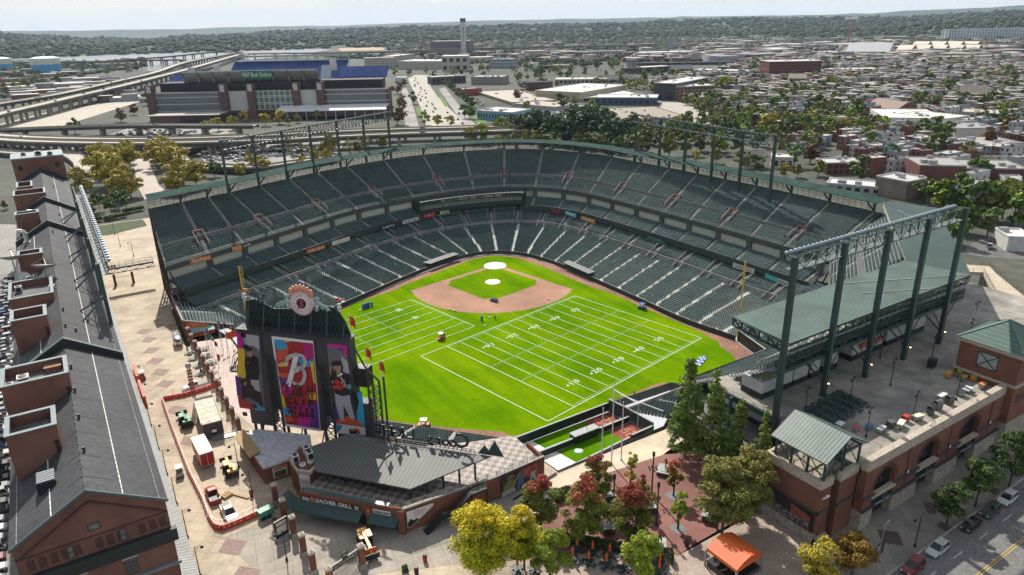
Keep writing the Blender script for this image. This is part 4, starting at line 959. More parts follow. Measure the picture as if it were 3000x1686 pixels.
for h in(.35,.7,1.05):m.bM((-39,y0+1.2,15.06+h),(-31,y0+1.2,15.06+h),.05,.05);m.bM((-36.9,-160,15.06+h),(-32,-156.5,15.06+h),.05,.05)
m.bB('railing',zv,ST)
m=MB();m.box(-39.1,-37.4,y0-.28,y0-.003,13.0,13.1);m.box(-38.3,-38.15,y0-.5,y0-.1,13.1,13.5);m.bB('security_camera',WHITE,ST)
def muralmat(name,cells,scale,stretch=(1,1,1)):
 m,nt,b=wk(name);tc=N(nt,'ShaderNodeNewGeometry');mp=N(nt,'ShaderNodeMapping');mp.inputs['Scale'].default_value=stretch;nt.links.new(tc.outputs['Position'],mp.inputs[0])
 v=N(nt,'ShaderNodeTexVoronoi');v.inputs['Scale'].default_value=scale;nt.links.new(mp.outputs[0],v.inputs['Vector']);sx=N(nt,'ShaderNodeSeparateColor');nt.links.new(v.outputs['Color'],sx.inputs[0])
 r=N(nt,'ShaderNodeValToRGB');r.color_ramp.interpolation='CONSTANT';e=r.color_ramp.elements
 while len(e)<len(cells):e.new(.5)
 for k,(el,c)in enumerate(zip(e,cells)):el.position=k/len(cells);el.color=(*c,1)
 nt.links.new(sx.outputs[0],r.inputs[0]);nt.links.new(r.outputs[0],b.inputs['Base Color']);b.inputs['Roughness'].default_value=.5;return m
CROWD=muralmat('crowd_print',[(.02,.02,.025),(.25,.16,.11),(.1,.14,.2),(.05,.05,.06),(.3,.28,.26),(.22,.06,.04),(.04,.06,.09)],3.2)
mu=T('wall_mural','printed crowd mural on the lower left face of the square stair tower','mural',(-40.22,-160,6.5))
m=MB();m.box(-40.25,-40.2,y0+.3,y1-.3,6.5,10.1);m.bB('backing',mat('mural_black',(.012,.012,.014),.5),mu)
m=MB();m.poly([(-40.26,y0+.9,6.7),(-40.26,y1-.5,6.7),(-40.26,y1-.5,8.6),(-40.26,y0+5,7.9),(-40.26,y0+.9,8.0)][::-1]);m.bB('crowd_print',CROWD,mu)
m=MB();m.bQ((-40.263,y0+.9,8.0),(-40.263,y0+4.6,8.0),(-40.263,y0+4.6,9.9),(-40.263,y0+.9,9.3));m.bB('brick_print',mat('mural_rust',(.22,.06,.035),.6,.3,2),mu)
m=MB();m.bQ((-40.263,y1-2.8,8.5),(-40.263,y1-1.2,8.5),(-40.263,y1-1.2,9.8),(-40.263,y1-2.8,9.8));m.bB('sky_print',mat('mural_blue',(.05,.14,.26),.5,.5,3),mu)
CT=T('corner_tower','large square brick tower with a green pyramid roof at the far end of the arcade','tower',(23,-163,4))
X0,X1,Y0_,Y1_=16.6,28.6,-168.7,-157.3
m=MB();m.box(X0,X1,Y0_,Y1_,9.3,23.6);m.bB('wall',BRICK,CT)
m=MB();m.box(X0-.25,X1+.25,Y0_-.25,Y1_+.25,4,9.298);m.bB('stone_base',_M['base_stone'],CT)
m=MB();m.box(X0-.35,X1+.35,Y0_-.35,Y1_+.35,23.604,24.5);m.box(X0-.3,X1+.3,Y0_-.3,Y1_+.3,17.3,17.8);m.bB('stone_cornice',PARA,CT)
GP=qj('pyramid_roof',(.035,.085,.065),(.09,.14,.12),.9,'X',.8,.45,0,.15,.3)
ap=((X0+X1)/2,(Y0_+Y1_)/2,28.6);cs=[(X0-.6,Y0_-.6,24.5),(X1+.6,Y0_-.6,24.5),(X1+.6,Y1_+.6,24.5),(X0-.6,Y1_+.6,24.5)]
m=MB()
for a,b in zip(cs,cs[1:]+cs[:1]):m.add([a,b,ap],[(0,1,2)])
m.bB('pyramid_roof',GP,CT);m=MB()
for a in cs:m.bM(a,ap,.3,.2)
m.bB('hip_cap',mat('hip_green',(.09,.15,.125),.5,.1),CT)
for f,(c,u)in enumerate((((X0-.05,-163),(0,1)),((22.6,Y0_-.05),(1,0)))):
 m=MB();a=(c[0]-u[0]*1.9,c[1]-u[1]*1.9);b=(c[0]+u[0]*1.9,c[1]+u[1]*1.9);m.bQ((*a,19.4),(*b,19.4),(*b,22.6),(*a,22.6));o=m.bB('window',mat('pale_louvre',(.30,.31,.30),.6,.1),CT)
 m=MB();n=(-.06,0)if f==0 else(0,-.06);A=(a[0]+n[0],a[1]+n[1]);B=(b[0]+n[0],b[1]+n[1])
 for p,q in(((*A,19.4),(*B,22.6)),((*A,22.6),(*B,19.4)),((*A,19.4),(*B,19.4)),((*A,22.6),(*B,22.6)),((*A,19.4),(*A,22.6)),((*B,19.4),(*B,22.6))):m.bM(p,q,.16,.16)
 m.bB('cross_frame',zq,o)
for k in range(6):m=MB();x=18.5+k*1.5;m.box(x,x+.7,Y0_-.05,Y0_-.003,13.5,15.3);m.bB('slot_window',zj,CT)
flat('street_pavement',[(-70,-166),(-70,-176.2),(140,-176.2),(140,-150),(75,-150),(-28,-150),(-43,-153),(-47,-166)],3.98,yw('street_paving',(.23,.21,.18),(.1,.09,.085),2.3,rads(45),.15))
m=MB();m.box(-90,160,-176.5,-176.2,3.8,4.0);S('kerb',m,CONC)
flat('street',[(-120,-176.5),(-120,-230),(160,-230),(160,-176.5)],3.84,mat('shaded_street_asphalt',(.15,.145,.14),.9,.1,.3,fine=2.5))  # road colour includes the shade lying over the whole street
m=MB()
for y in(-184.1,-184.5):m.bQ((-60,y,3.855),(120,y,3.855),(120,y+.16,3.855),(-60,y+.16,3.855))
S('centre_line',m,mat('yellow_line',(.45,.30,.06),.8,.2,1.5))
m=MB()
for x in np.arange(-40,60,8.2):m.bQ((x,-180.2,3.855),(x+3,-180.2,3.855),(x+3,-180.05,3.855),(x,-180.05,3.855))
S('lane_marking',m,mat('white_line',(.5,.5,.47),.8,.15))
for q in([(1100,985),(1310,1015),(1365,1150),(1145,1120)],[(1552,710),(1690,720),(1690,835),(1610,830)],[(1690,950),(1740,905),(1885,985),(1815,1025)]):
 flat('tree_bed_inlay',[C(3,3,x,y,4)for x,y in q],3.995,mat('dark_brick_inlay',(.085,.055,.05),.9,.15))
rp=T('walk_ramp','long pale concrete pedestrian ramp with railings past the far end of the terrace','ramp',C(3,1,2170,1280,12))
a=C(3,1,1960,1200,12);b=C(3,1,2170,1210,12);c_=C(3,1,2573,1500,12);e1=C(3,2,1990,150,10);e2=C(3,2,2260,330,10)
m=MB();P_=[C(3,1,1945,1195,13),C(3,1,2230,1215,13),C(3,1,2300,1290,13),G(3150,1010,11),G(3150,1110,11),G(2990,1030,11),C(3,1,2170,1275,13),C(3,1,1960,1270,13)]
m.poly([V3((p.x,p.y,12.5))for p in P_]);m.bP([(p.x,p.y)for p in P_],11.6,12.49);m.bB('deck',mat('ramp_concrete',(.45,.38,.29),.85,.12,.3,fine=2),rp)
m=MB()
Q=[V3((p.x,p.y,12.5))for p in P_]
for p,q in((Q[0],Q[1]),(Q[1],Q[2]),(Q[2],Q[3]),(Q[5],Q[6]),(Q[6],Q[7])):
 n=max(2,int((q-p).length/2.4))
 for k in range(n):A=p.lerp(q,k/n);B=p.lerp(q,(k+1)/n);m.bM(A,A+V3((0,0,1.2)),.07,.07);m.bM(A+V3((0,0,1.2)),B+V3((0,0,1.2)),.06,.06);m.bM(A+V3((0,0,.6)),B+V3((0,0,.6)),.05,.05)
m.bB('railing',zv,rp)
m=MB()
for p in(Q[1],Q[2],Q[6],Q[5]):m.bO(p,.5,.5,4,11.6)
m.bB('pier',CONC,rp)
def RP(px,py,o,n):
 d=ray(px,py);o=V3(o);n=V3(n);return CO+d*((o-CO).dot(n)/d.dot(n))
SO=V3((-109.4,-80.8,30.5));SE=V3((.672,-.740,0)).normalized();SN=V3((-SE.y*-1*-1,0,0));SN=V3((SE.y,-SE.x,0))
if SN.dot(CO-SO)<0:SN=-SN
q=lambda x,y:(640+x/2.896,820+y/2.896)
def sp(x,y,off=0):return RP(*q(x,y),SO+SN*off,SN)
def sz(x,y):p=sp(x,y);return(p-SO).dot(SE),p.z
def SW(s,z,off=0):p=SO+SE*s+SN*off;return V3((p.x,p.y,z))
SB=T('scoreboard','tall dark grey scoreboard tower with bright printed banners and a clock on top','scoreboard',SW(12,6))
FR=mat('scoreboard_frame',(.035,.038,.042),.6,.15,.6);FRD=mat('scoreboard_box',(.05,.052,.055),.6,.15,.4)
def sbox(mb,s0,s1,z0,z1,o0,o1,m=0):
 P=[SW(s,z,o)for z in(z0,z1)for o in(o0,o1)for s in(s0,s1)]
 mb.add(P,[(0,2,3,1),(4,5,7,6),(0,1,5,4),(2,6,7,3),(0,4,6,2),(1,3,7,5)],m)
sC0,zt=sz(460,480);sC1,_=sz(805,520);sL1,_=sz(345,455);sR0,_=sz(920,540);sR1,_=sz(1092,555);zb=sz(570,1240)[1];zl=sz(190,1205)[1]
WD=24.6;zT=30.5
m=MB();sbox(m,0,sL1+.1,zl,zT,-2.3,-.05);sbox(m,sL1+.1,sC0,13,zT,-2.3,-.35);sbox(m,sC0,sC1,zb,zT,-2.3,-.05);sbox(m,sC1,sR0,13,zT,-2.3,-.35);sbox(m,sR0,WD,17.2,zT,-2.3,-.05);sbox(m,sR0,27.2,7.5,17.19,-2.3,-.05);m.bB('box_body',FRD,SB)
m=MB();sbox(m,-.2,WD+.2,zT+.002,zT+.25,-2.6,.15);m.bB('cap',FR,SB)
def sx_brace(s0,s1,z0,z1,nb):
 m=MB()
 for s in(s0,s1):m.bM(SW(s,z0,.2),SW(s,z1,.2),.42,.42)
 for k in range(nb):
  a=z0+(z1-z0)*k/nb;b=z0+(z1-z0)*(k+1)/nb;m.bM(SW(s0,a,.15),SW(s1,b,.15),.16,.16);m.bM(SW(s1,a,.15),SW(s0,b,.15),.16,.16);m.bM(SW(s0,b,.15),SW(s1,b,.15),.16,.16)
 m.bB('lattice_column',FR,SB)
zmid=sz(340,660)[1]
sx_brace(sL1+.5,sC0-.35,6,zmid,8);sx_brace(sC1+.4,sR0-.35,6,sz(815,735)[1],8)
m=MB()
for s in(.4,1.9,sL1-.2,sC0+.1,sC0+4,sC1-.2,sR0+.3):m.bM(SW(s,5,-.6),SW(s,zb+2,-.6),.5,.5)
for s in(1,4,10,15):m.bM(SW(s,5.2,-1.5),SW(s+1.5,9,-.6),.2,.2)
m.bB('leg_frame',FR,SB)
def art(polys,name,par,off=.02,rgh=.45):
 for k,(c,pl)in enumerate(polys):
  pass
def vk(mb,pl,off,mi):
 P=[sp(x,y)for x,y in pl];P=[SW((p-SO).dot(SE),p.z,off)for p in P]
 ar=sum((P[i].cross(P[(i+1)%len(P)])).dot(SN)for i in range(len(P)))
 mb.poly(P if ar>0 else P[::-1],mi)
PAL={k:mat('banner_'+k,c,.5,.05,2)for k,c in dict(white=(.72,.73,.76),red=(.36,.02,.03),orange=(.58,.09,.03),magenta=(.40,.01,.16),pink=(.5,.015,.28),purple=(.10,.03,.22),blue=(.05,.30,.52),yellow=(.66,.48,.03),black=(.008,.008,.01),grey=(.13,.13,.16),lgrey=(.40,.40,.45),skin=(.35,.19,.13),rust=(.5,.11,.02),dgrey=(.05,.05,.06),jersey=(.012,.012,.016),trouser=(.36,.37,.42),glove=(.5,.03,.02),wood=(.4,.27,.16),cyan=(.03,.34,.55)).items()}
PK=list(PAL);PM=[PAL[k]for k in PK];ix=PK.index
def vj(label,layers,name='banner'):
 m=MB()
 for k,(c,pl)in enumerate(layers):vk(m,pl,.03+.012*k,ix(c))
 o=m.bB(name,PM,SB);o['label']=label;return o
cb=vj('central printed banner with a big white letter B',[('white',[(450,478),(805,520),(870,1288),(556,1240)]),('red',[(470,505),(803,540),(860,1262),(574,1222)]),('blue',[(472,505),(560,512),(595,580),(520,605),(476,570)]),('yellow',[(556,513),(605,518),(600,530),(575,528)]),('magenta',[(690,530),(803,540),(812,650),(770,700),(700,640),(690,590)]),('red',[(600,530),(715,545),(735,615),(660,640),(590,600)]),('orange',[(482,600),(520,605),(600,570),(590,650),(530,690),(500,700)]),('pink',[(490,660),(520,690),(560,720),(505,760)]),('yellow',[(505,715),(560,690),(590,735),(512,735)]),('blue',[(640,640),(760,690),(810,665),(815,720),(770,740),(700,720)]),('yellow',[(780,700),(808,695),(828,880),(810,870)]),('orange',[(515,780),(600,790),(700,870),(620,830),(520,830)]),('purple',[(515,820),(585,835),(590,870),(530,885)]),('pink',[(545,900),(640,900),(600,1000),(548,960)]),('yellow',[(535,950),(565,1000),(578,1090),(550,1080)]),('yellow',[(770,955),(832,958),(835,1015),(785,1010)]),('blue',[(552,1075),(610,1085),(620,1150),(560,1140)]),('magenta',[(650,1050),(760,1060),(830,1100),(760,1150),(640,1130)]),('purple',[(780,1060),(846,1040),(860,1262),(790,1250)]),('orange',[(570,1160),(610,1150),(660,1190),(574,1210)]),('pink',[(670,1170),(790,1160),(780,1250),(690,1235)])])
m=MB()
def vq(pl,w,off,mi,mb):
 P=[sp(x,y)for x,y in pl];P=[SW((p-SO).dot(SE),p.z,off)for p in P]
 for a,b in zip(P[:-1],P[1:]):
  d=(b-a).normalized();t=d.cross(SN)*w/2;mb.poly([a-t-d*w*.2,b-t+d*w*.2,b+t+d*w*.2,a+t-d*w*.2][::1],mi)
sm=lambda L:[(p.x,p.y)for p in smooth([V3((x,y,0))for x,y in L],5)]
vq([(668,632),(640,750),(600,890)],1.05,.30,0,m)
vq(sm([(585,712),(590,670),(625,640),(680,632),(730,655),(740,710),(705,745),(668,748)]),.75,.305,0,m)
vq(sm([(668,760),(690,740),(725,760),(738,810),(720,865),(680,885),(645,868)]),.75,.31,0,m)
vq(sm([(668,745),(650,755),(660,775),(690,765)]),.4,.315,0,m)
m.bB('big_letter',PAL['white'],SB)
m=MB()
def brow(body,a,b,size,wd):
 A,B=sp(*a),sp(*b);A=SW((A-SO).dot(SE),A.z,.32);B=SW((B-SO).dot(SE),B.z,.32);n=len(body)
 for k,ch in enumerate(body):
  if ch==' ':continue
  text(m,ch,A.lerp(B,k/(n-1)),(B-A),SN.cross(B-A).normalized()if True else(0,0,1),size[k]if isinstance(size,(list,tuple))else size,extrude=.01,bold=.06)
brow('YOU',(585,902),(783,926),2.0,1);brow("CAN'T",(590,955),(800,985),1.6,1);brow('CLIP',(605,1022),(790,1052),2.2,1);brow('THESE',(605,1078),(805,1104),1.05,1);brow('WINGS',(615,1118),(805,1148),1.4,1)
m.bB('lettering',PAL['black'],SB)
vj('right printed banner with a ballplayer in black shirt',[('dgrey',[(920,540),(1092,555),(1130,935),(1220,950),(1250,1320),(1003,1300)]),('grey',[(922,560),(1000,575),(1092,640),(1110,760),(940,760)]),('pink',[(920,540),(1092,556),(1094,650),(1068,640),(1050,580),(925,570)]),('yellow',[(942,740),(952,745),(958,820),(948,800)]),('lgrey',[(1040,640),(1100,700),(1112,800),(1060,780)]),('jersey',[(1130,940),(1200,960),(1210,1000),(1180,1150),(1130,1000)]),('cyan',[(1175,955),(1220,952),(1248,1250),(1180,1240),(1175,1120),(1195,1040)]),('orange',[(995,1170),(1040,1185),(1100,1150),(1190,1195),(1245,1250),(1000,1215)]),('purple',[(985,1060),(1010,1100),(1020,1190),(995,1185)]),('white',[(1000,1216),(1246,1252),(1252,1318),(1006,1300)]),('blue',[(1002,1222),(1060,1232),(1030,1280),(1008,1285)]),('trouser',[(990,960),(1115,970),(1130,1060),(1160,1165),(1150,1185),(1120,1170),(1065,1060),(1068,1165),(1072,1198),(1035,1188),(1025,1150),(1000,1060)]),('jersey',[(965,790),(1000,780),(1060,785),(1105,800),(1120,850),(1115,975),(1050,985),(990,960),(985,900),(957,880)]),('blue',[(1100,885),(1128,880),(1132,925),(1105,928)]),('skin',[(1060,880),(1105,890),(1104,915),(1055,910)]),('skin',[(1000,755),(1045,750),(1040,800),(1010,800)]),('white',[(998,785),(1012,812),(1050,785),(1060,800),(1015,822)]),('skin',[(978,720),(1048,712),(1048,745),(1030,772),(1000,770),(982,745)]),('black',[(1045,712),(1062,735),(1058,780),(1045,770)]),('black',[(964,705),(985,688),(1030,685),(1055,705),(1050,722),(975,728),(962,722)]),('wood',[(1030,825),(1045,815),(1085,860),(1070,870)]),('glove',[(985,848),(1015,840),(1045,870),(1050,892),(1000,880)]),('glove',[(965,890),(1030,890),(1058,905),(1050,928),(985,920)]),('lgrey',[(968,850),(978,850),(980,875),(970,872)]),('lgrey',[(1050,852),(1062,856),(1062,878),(1050,872)]),('lgrey',[(1075,868),(1085,868),(1085,890),(1075,886)]),('rust',[(1115,1250),(1135,1262),(1165,1258),(1150,1250),(1200,1262),(1210,1300),(1160,1300),(1130,1290)]),('black',[(1112,1258),(1135,1280),(1190,1275),(1172,1300),(1125,1300)])])
vj('left printed banner with a ballplayer in dark shirt',[('grey',[(155,448),(343,475),(398,1115),(182,1085)]),('lgrey',[(208,455),(343,478),(350,600),(300,560),(230,560)]),('pink',[(155,448),(205,455),(215,582),(168,580)]),('yellow',[(168,580),(218,585),(245,760),(225,840),(160,815)]),('purple',[(142,810),(200,830),(215,960),(180,1000),(160,980)]),('red',[(163,990),(230,1020),(290,1070),(320,1105),(182,1085)]),('blue',[(290,1060),(330,1035),(355,1080),(398,1080),(398,1115),(320,1105)]),('black',[(228,655),(300,640),(340,665),(352,780),(340,850),(370,1000),(385,1080),(330,1040),(260,1000),(200,1010),(205,900),(175,850),(240,830),(225,720)]),('skin',[(240,590),(290,585),(298,640),(270,658),(245,640)]),('black',[(232,585),(262,570),(292,580),(288,600),(245,610)]),('lgrey',[(275,845),(345,850),(360,950),(320,935),(285,900)]),('skin',[(225,860),(245,870),(240,895),(220,890)]),('glove',[(245,700),(272,698),(268,708),(250,712)])])
m=MB()
for s,z in((215,470),(235,565),(270,740),(260,830),(285,910),(300,995),(310,1070),(230,1135)):
 a=sz(s,z);sbox(m,a[0]-.55,a[0]+.55,a[1]-.45,a[1]+.45,.20,.24)
m.bB('vent_opening',PAL['black'],SB)
m=MB();prof=[(1.0,.1),(1.6,5.5),(4.5,6.2),(6.3,5.2),(8.2,4.4),(12,4.8),(16,5.6),(19,6.0),(21.5,5.8),(23.0,3.9),(24.2,.3)]
prof=[(s,z*1.0)for s,z in prof]
def ph(s):return np.interp(s,[p[0]for p in prof],[p[1]for p in prof])
ss=np.linspace(1.0,24.2,25)
for a,b in zip(ss[:-1],ss[1:]):m.bQ(SW(a,zT+.2,-2.0),SW(b,zT+.2,-2.0),SW(b,zT+ph(b),-2.0),SW(a,zT+ph(a),-2.0))
m.bB('crown_screen',mat('crown_mesh',(.012,.018,.017),.6,.2),SB)
m=MB()
for a,b in zip(ss[:-1],ss[1:]):
 m.bM(SW(a,zT+ph(a),-1.8),SW(b,zT+ph(b),-1.8),.16,.16)
 for f in(.33,.66,):m.bM(SW(a,zT+.2+ph(a)*f,-1.85),SW(b,zT+.2+ph(b)*f,-1.85),.09,.09)
 for f in(0,1/3,2/3):m.bM(SW(a,zT+.2+ph(a)*f,-1.85),SW(b,zT+.2+ph(b)*(f+1/3),-1.85),.09,.09);m.bM(SW(a,zT+.2+ph(a)*(f+1/3),-1.85),SW(b,zT+.2+ph(b)*f,-1.85),.09,.09)
STG2=mat('steel_bluegreen',(.035,.065,.07),.5,.15)
for s in np.linspace(2.5,23.2,7):m.bM(SW(s,zT+.2,-.2),SW(s,zT+ph(s)-.4,-1.7),.2,.2)
m.bB('crown_lattice',STG2,SB)
m=MB()
for a,b in zip(np.linspace(0,WD,15)[:-1],np.linspace(0,WD,15)[1:]):
 m.bM(SW(a,zT+.25,-.05),SW(a,zT+1.3,-.05),.06,.06)
 for h in(.6,1.25):m.bM(SW(a,zT+h,-.05),SW(b,zT+h,-.05),.05,.05)
m.bB('walkway_railing',FR,SB)
cs_,cz=sz(632,208);cc=SW(cs_+1.1,cz-.2,-1.6);R_=2.45
ax=SN
ck=T('scoreboard_clock','round pink and white clock between pale scrolls crowning the scoreboard','clock',cc)
m=MB();m.bT(cc,cc+ax*.5,R_,32);m.bB('clock_body',mat('clock_white',(.68,.62,.60),.5,.06),ck)
u_=SE;v_=V3((0,0,1))
def ringm(mb,c,r0,r1,n=36,mi=0):
 for i in range(n):
  a,b=2*pi*i/n,2*pi*(i+1)/n;mb.bQ(*[c+(u_*cosf(t)+v_*sinf(t))*r for r,t in((r0,a),(r1,a),(r1,b),(r0,b))],mi)
m=MB();ringm(m,cc+ax*.52,2.05,2.45);m.bB('pink_rim',mat('clock_pink',(.62,.36,.38),.5,.06),ck)
m=MB();m.bT(cc+ax*.5,cc+ax*.56,1.02,28);m.bB('dark_centre',mat('clock_dark',(.06,.008,.018),.5,.1),ck)
m=MB();stt=[(-.4,.5),(.1,.65),(.45,.4),(.2,.05),(-.2,-.05),(.3,-.2),(.4,-.55),(-.1,-.65),(-.45,-.4)]
P=[cc+ax*.6+u_*x+v_*y for x,y in stt];m.bI(P,.09,5);m.bB('script_mark',mat('clock_mark',(.5,.12,.25),.5),ck)
m=MB()
for h in range(12):
 t=h*pi/6;p=cc+ax*.53+(u_*sinf(t)+v_*cosf(t))*1.62;rr_=(u_*cosf(t)-v_*sinf(t));text(m,('XII','I','II','III','IV','V','VI','VII','VIII','IX','X','XI')[h],p,rr_,ax.cross(rr_),.55,extrude=.01)
m.bB('numerals',mat('clock_num',(.16,.14,.15),.6),ck)
m=MB();m.bM(cc+ax*.62,cc+ax*.62+(u_*-.9+v_*-1.25),.12,.08);m.bB('hand',zv,ck)
m=MB();ORG=mat('copper_orange',(.60,.27,.15),.55,.2,3)
for k in range(15):
 t=rads(38+104*k/14);rr=2.75+.35*(k%2);p=cc+ax*.2+(u_*cosf(t)+v_*sinf(t))*rr;m.bL((p.x,p.y,p.z-.5),[(.12,0),(.34,.3),(.38,.7),(.2,1.15)],7)
m.bB('crown_ornament',ORG,ck)
SCR=mat('verdigris_scroll',(.30,.40,.40),.6,.15,2)
for sg in(-1,1):
 m=MB()
 for(ox,oz,r0,tn)in((3.2,-.2,.75,1.6),(4.4,-.6,.6,1.5),(3.3,1.0,.5,1.4),(5.3,-1.0,.42,1.4),(3.0,-1.2,.45,1.3)):
  P=[cc+ax*.2+u_*(sg*(ox+cosf(t*2*pi*tn)*r0*(1-t*.8)))+v_*(oz+sinf(t*2*pi*tn)*r0*(1-t*.8))for t in np.linspace(0,1,16)];m.bI(P,.13,5)
 m.bM(cc+ax*.2+u_*sg*2.2+v_*1.4,cc+ax*.2+u_*sg*6-v_*1.1,.15,.15);m.bB('scroll',SCR,ck)
def birdvane(c,label,face):
 r=T('bird_weathervane',label,'weathervane',c);m=MB();m.bL(c,[(.28,0),(.28,.5),(.4,.6),(.4,.75),(.15,.8),(.32,1.0),(.38,1.25),(.3,1.5),(.05,1.6)],10);m.bB('finial',mat('finial_white',(.5,.52,.5),.6,.1),r)
 c=V3(c);m=MB();b=c+V3((0,0,2.2));f=V3(face).normalized()
 prof=[(-1.1,.06),(-.6,.16),(-.1,.3),(.35,.32),(.6,.22),(.85,.2),(1.05,.12),(1.25,.03)]
 n=8;sd=V3((-f.y,f.x,0));up=V3((0,0,1));vs=[]
 for x,rd in prof:
  for i in range(n):vs.append(b+f*x*1.1+sd*cosf(2*pi*i/n)*rd*.8+up*(sinf(2*pi*i/n)*rd+.25*x))
 m.add(vs,[(k*n+i,k*n+(i+1)%n,(k+1)*n+(i+1)%n,(k+1)*n+i)for k in range(len(prof)-1)for i in range(n)]);m.bB('bird_body',mat('bird_orange',(.5,.16,.07),.6,.2,2),r,True)
 m=MB();m.bM(b-up*.3,c+V3((0,0,1.55)),.06,.06)
 for s in(-1,1):m.poly([b+sd*s*.26+f*.5+up*.25,b+sd*s*.32-f*.4+up*.1,b+sd*s*.2-f*1.2-up*.05,b+sd*s*.22-f*.2+up*.35])
 m.bB('wing',zv,r)
birdvane(SW(1.6,zT+5.6,-1.9),'orange bird weathervane on the scoreboard corner nearer the brick warehouse',SE);birdvane(SW(22.3,zT+5.2,-1.9),'orange bird weathervane on the scoreboard corner nearer the field',SE)
m=MB();cc2=SW(5.2,zT+6.6,-2)
for sg in(-1,1):m.bI([cc2+SE*(sg*.3)+V3((0,0,-1.4)),cc2+SE*(sg*.45),cc2+SE*(sg*.9)+V3((0,0,.8)),cc2+SE*(sg*1.3)+V3((0,0,.4)),cc2+SE*(sg*1.2)+V3((0,0,-.1))],.22,6)
m.bB('scroll_finial',STG2,SB)
m=MB();a=sz(1200,760);b=sz(1282,925);sbox(m,WD+.3,WD+3.0,b[1],a[1],-2.4,-.3);m.bB('speaker_box',PAL['black'],SB)
m=MB();s0=27.6;s1=30.0;ztop=sz(1375,865)[1]
for s,zz in((s0,ztop+2.2),(s1,ztop)):
 for o in(-.2,-2.2):m.bM(SW(s,5.5,o),SW(s,zz,o),.34,.34)
k=0;z=5.5
while z<ztop-1.5:
 m.bM(SW(s0,z,-.2),SW(s1,z+1.6,-.2),.13,.13);m.bM(SW(s1,z,-.2),SW(s0,z+1.6,-.2),.13,.13);m.bM(SW(s0,z+1.6,-.2),SW(s1,z+1.6,-.2),.13,.13);z+=1.6
m.bM(SW(s1,ztop,-.2),SW(s0,ztop+2.2,-.2),.3,.3);m.bM(SW(s0,ztop+2.2,-.2),SW(25,ztop+6.2,-1),.25,.25);m.bB('side_tower',FR,SB)
m=MB();a=sz(125,785)[1]
for k in range(8):m.bM(SW(-3.2+k*.45,a,-.4),SW(-3.2+k*.45,a+2.6,-1.8),.1,.1)
m.bM(SW(-3.3,a,-.4),SW(0,a,-.4),.2,.2);m.bM(SW(-3.3,a+2.6,-1.8),SW(0,a+5.5,-1.8),.2,.2);m.bM(SW(-3.3,a,-.4),SW(0,a+4.5,-.4),.2,.2);sbox(m,-3.3,0,a-.2,a,-1.9,-.3);m.bB('side_balcony',FR,SB)
FLAGM=mat('flag_orange',(.55,.06,.02),.7,.1)
def flag(base,h,fl,label,d=(1,-.3,0),m_=FLAGM,limp=True,group=None):
 r=T('flagpole',label,'flagpole',base,group);b=V3(base);m=MB();m.bL(base,[(.12,0),(.12,.15),(.07,.2),(.04,h),(.09,h+.05),(.09,h+.2),(.01,h+.25)],8);m.bB('pole',mat('pole_white',(.55,.55,.54),.4,.08),r)
 D=V3(d).normalized();m=MB();n=5;top=b+V3((0,0,h-.1));vs=[]
 for k in range(n+1):
  t=k/n;w=fl*(.38 if limp else 1);x=D*w*t+D.cross(V3((0,0,1)))*sinf(t*7)*.12*fl;dz=-(fl*.45*t*t if limp else .1*sinf(t*5));vs+=[top+x+V3((0,0,dz)),top+x+V3((0,0,dz-fl*(.62 if not limp else .75)))]
 m.add(vs,[(2*k,2*k+1,2*k+3,2*k+2)for k in range(n)]);m.bB('flag',m_,r);return r
p=SW(WD-.2,zT+.25,-1.5);flag(p,4.4,2.6,'orange flag on the upper right corner of the scoreboard')
p=SW(27.4,ztop+2.3,-1);flag(p,4.2,2.5,'orange flag on the middle step of the scoreboard side tower')
p=SW(30,ztop+.1,-1);flag(p,3.8,2.4,'orange flag on the lowest step of the scoreboard side tower')
GR=T('bleacher_grill','brick food pavilion with a dark standing seam roof, checkered deck and outside stair','pavilion',(-95,-118,5))
wl=[(-108.7,-110.6),(-99.9,-120.9),(-95.7,-125.4),(-77.5,-126.6),(-66.6,-126.1)]
ZD=8.8
m=MB()
for a,b in zip(wl[:-1],wl[1:]):
 a=V3((*a,0));b=V3((*b,0));d=(b-a).normalized();n=V3((d.y,-d.x,0))
 if n.dot(CO-a)<0:n=-n
 k=-n*.4
 if a.x<-96:m.bQ((a.x,a.y,7.6),(b.x,b.y,7.6),(b.x,b.y,10),(a.x,a.y,10));m.bQ((a.x+k.x,a.y+k.y,ZD),(b.x+k.x,b.y+k.y,ZD),(b.x+k.x,b.y+k.y,10),(a.x+k.x,a.y+k.y,10));m.bQ((a.x,a.y,10),(b.x,b.y,10),(b.x+k.x,b.y+k.y,10),(a.x+k.x,a.y+k.y,10))
 else:m.bP([a,b,b+k,a+k],3.8,9.7)
m.bP([(-66.6,-126.1),(-66.2,-120),(-66.6,-120),(-67,-125.7)],3.8,9.7)
m.bB('brick_wall',BRICK,GR)
m=MB()
for a,b in zip(wl[2:-1],wl[3:]):
 a=V3((*a,0));b=V3((*b,0));m.bM((a.x,a.y+.2,9.78),(b.x,b.y+.2,9.78),.6,.16)
m.bB('coping',CONC,GR)
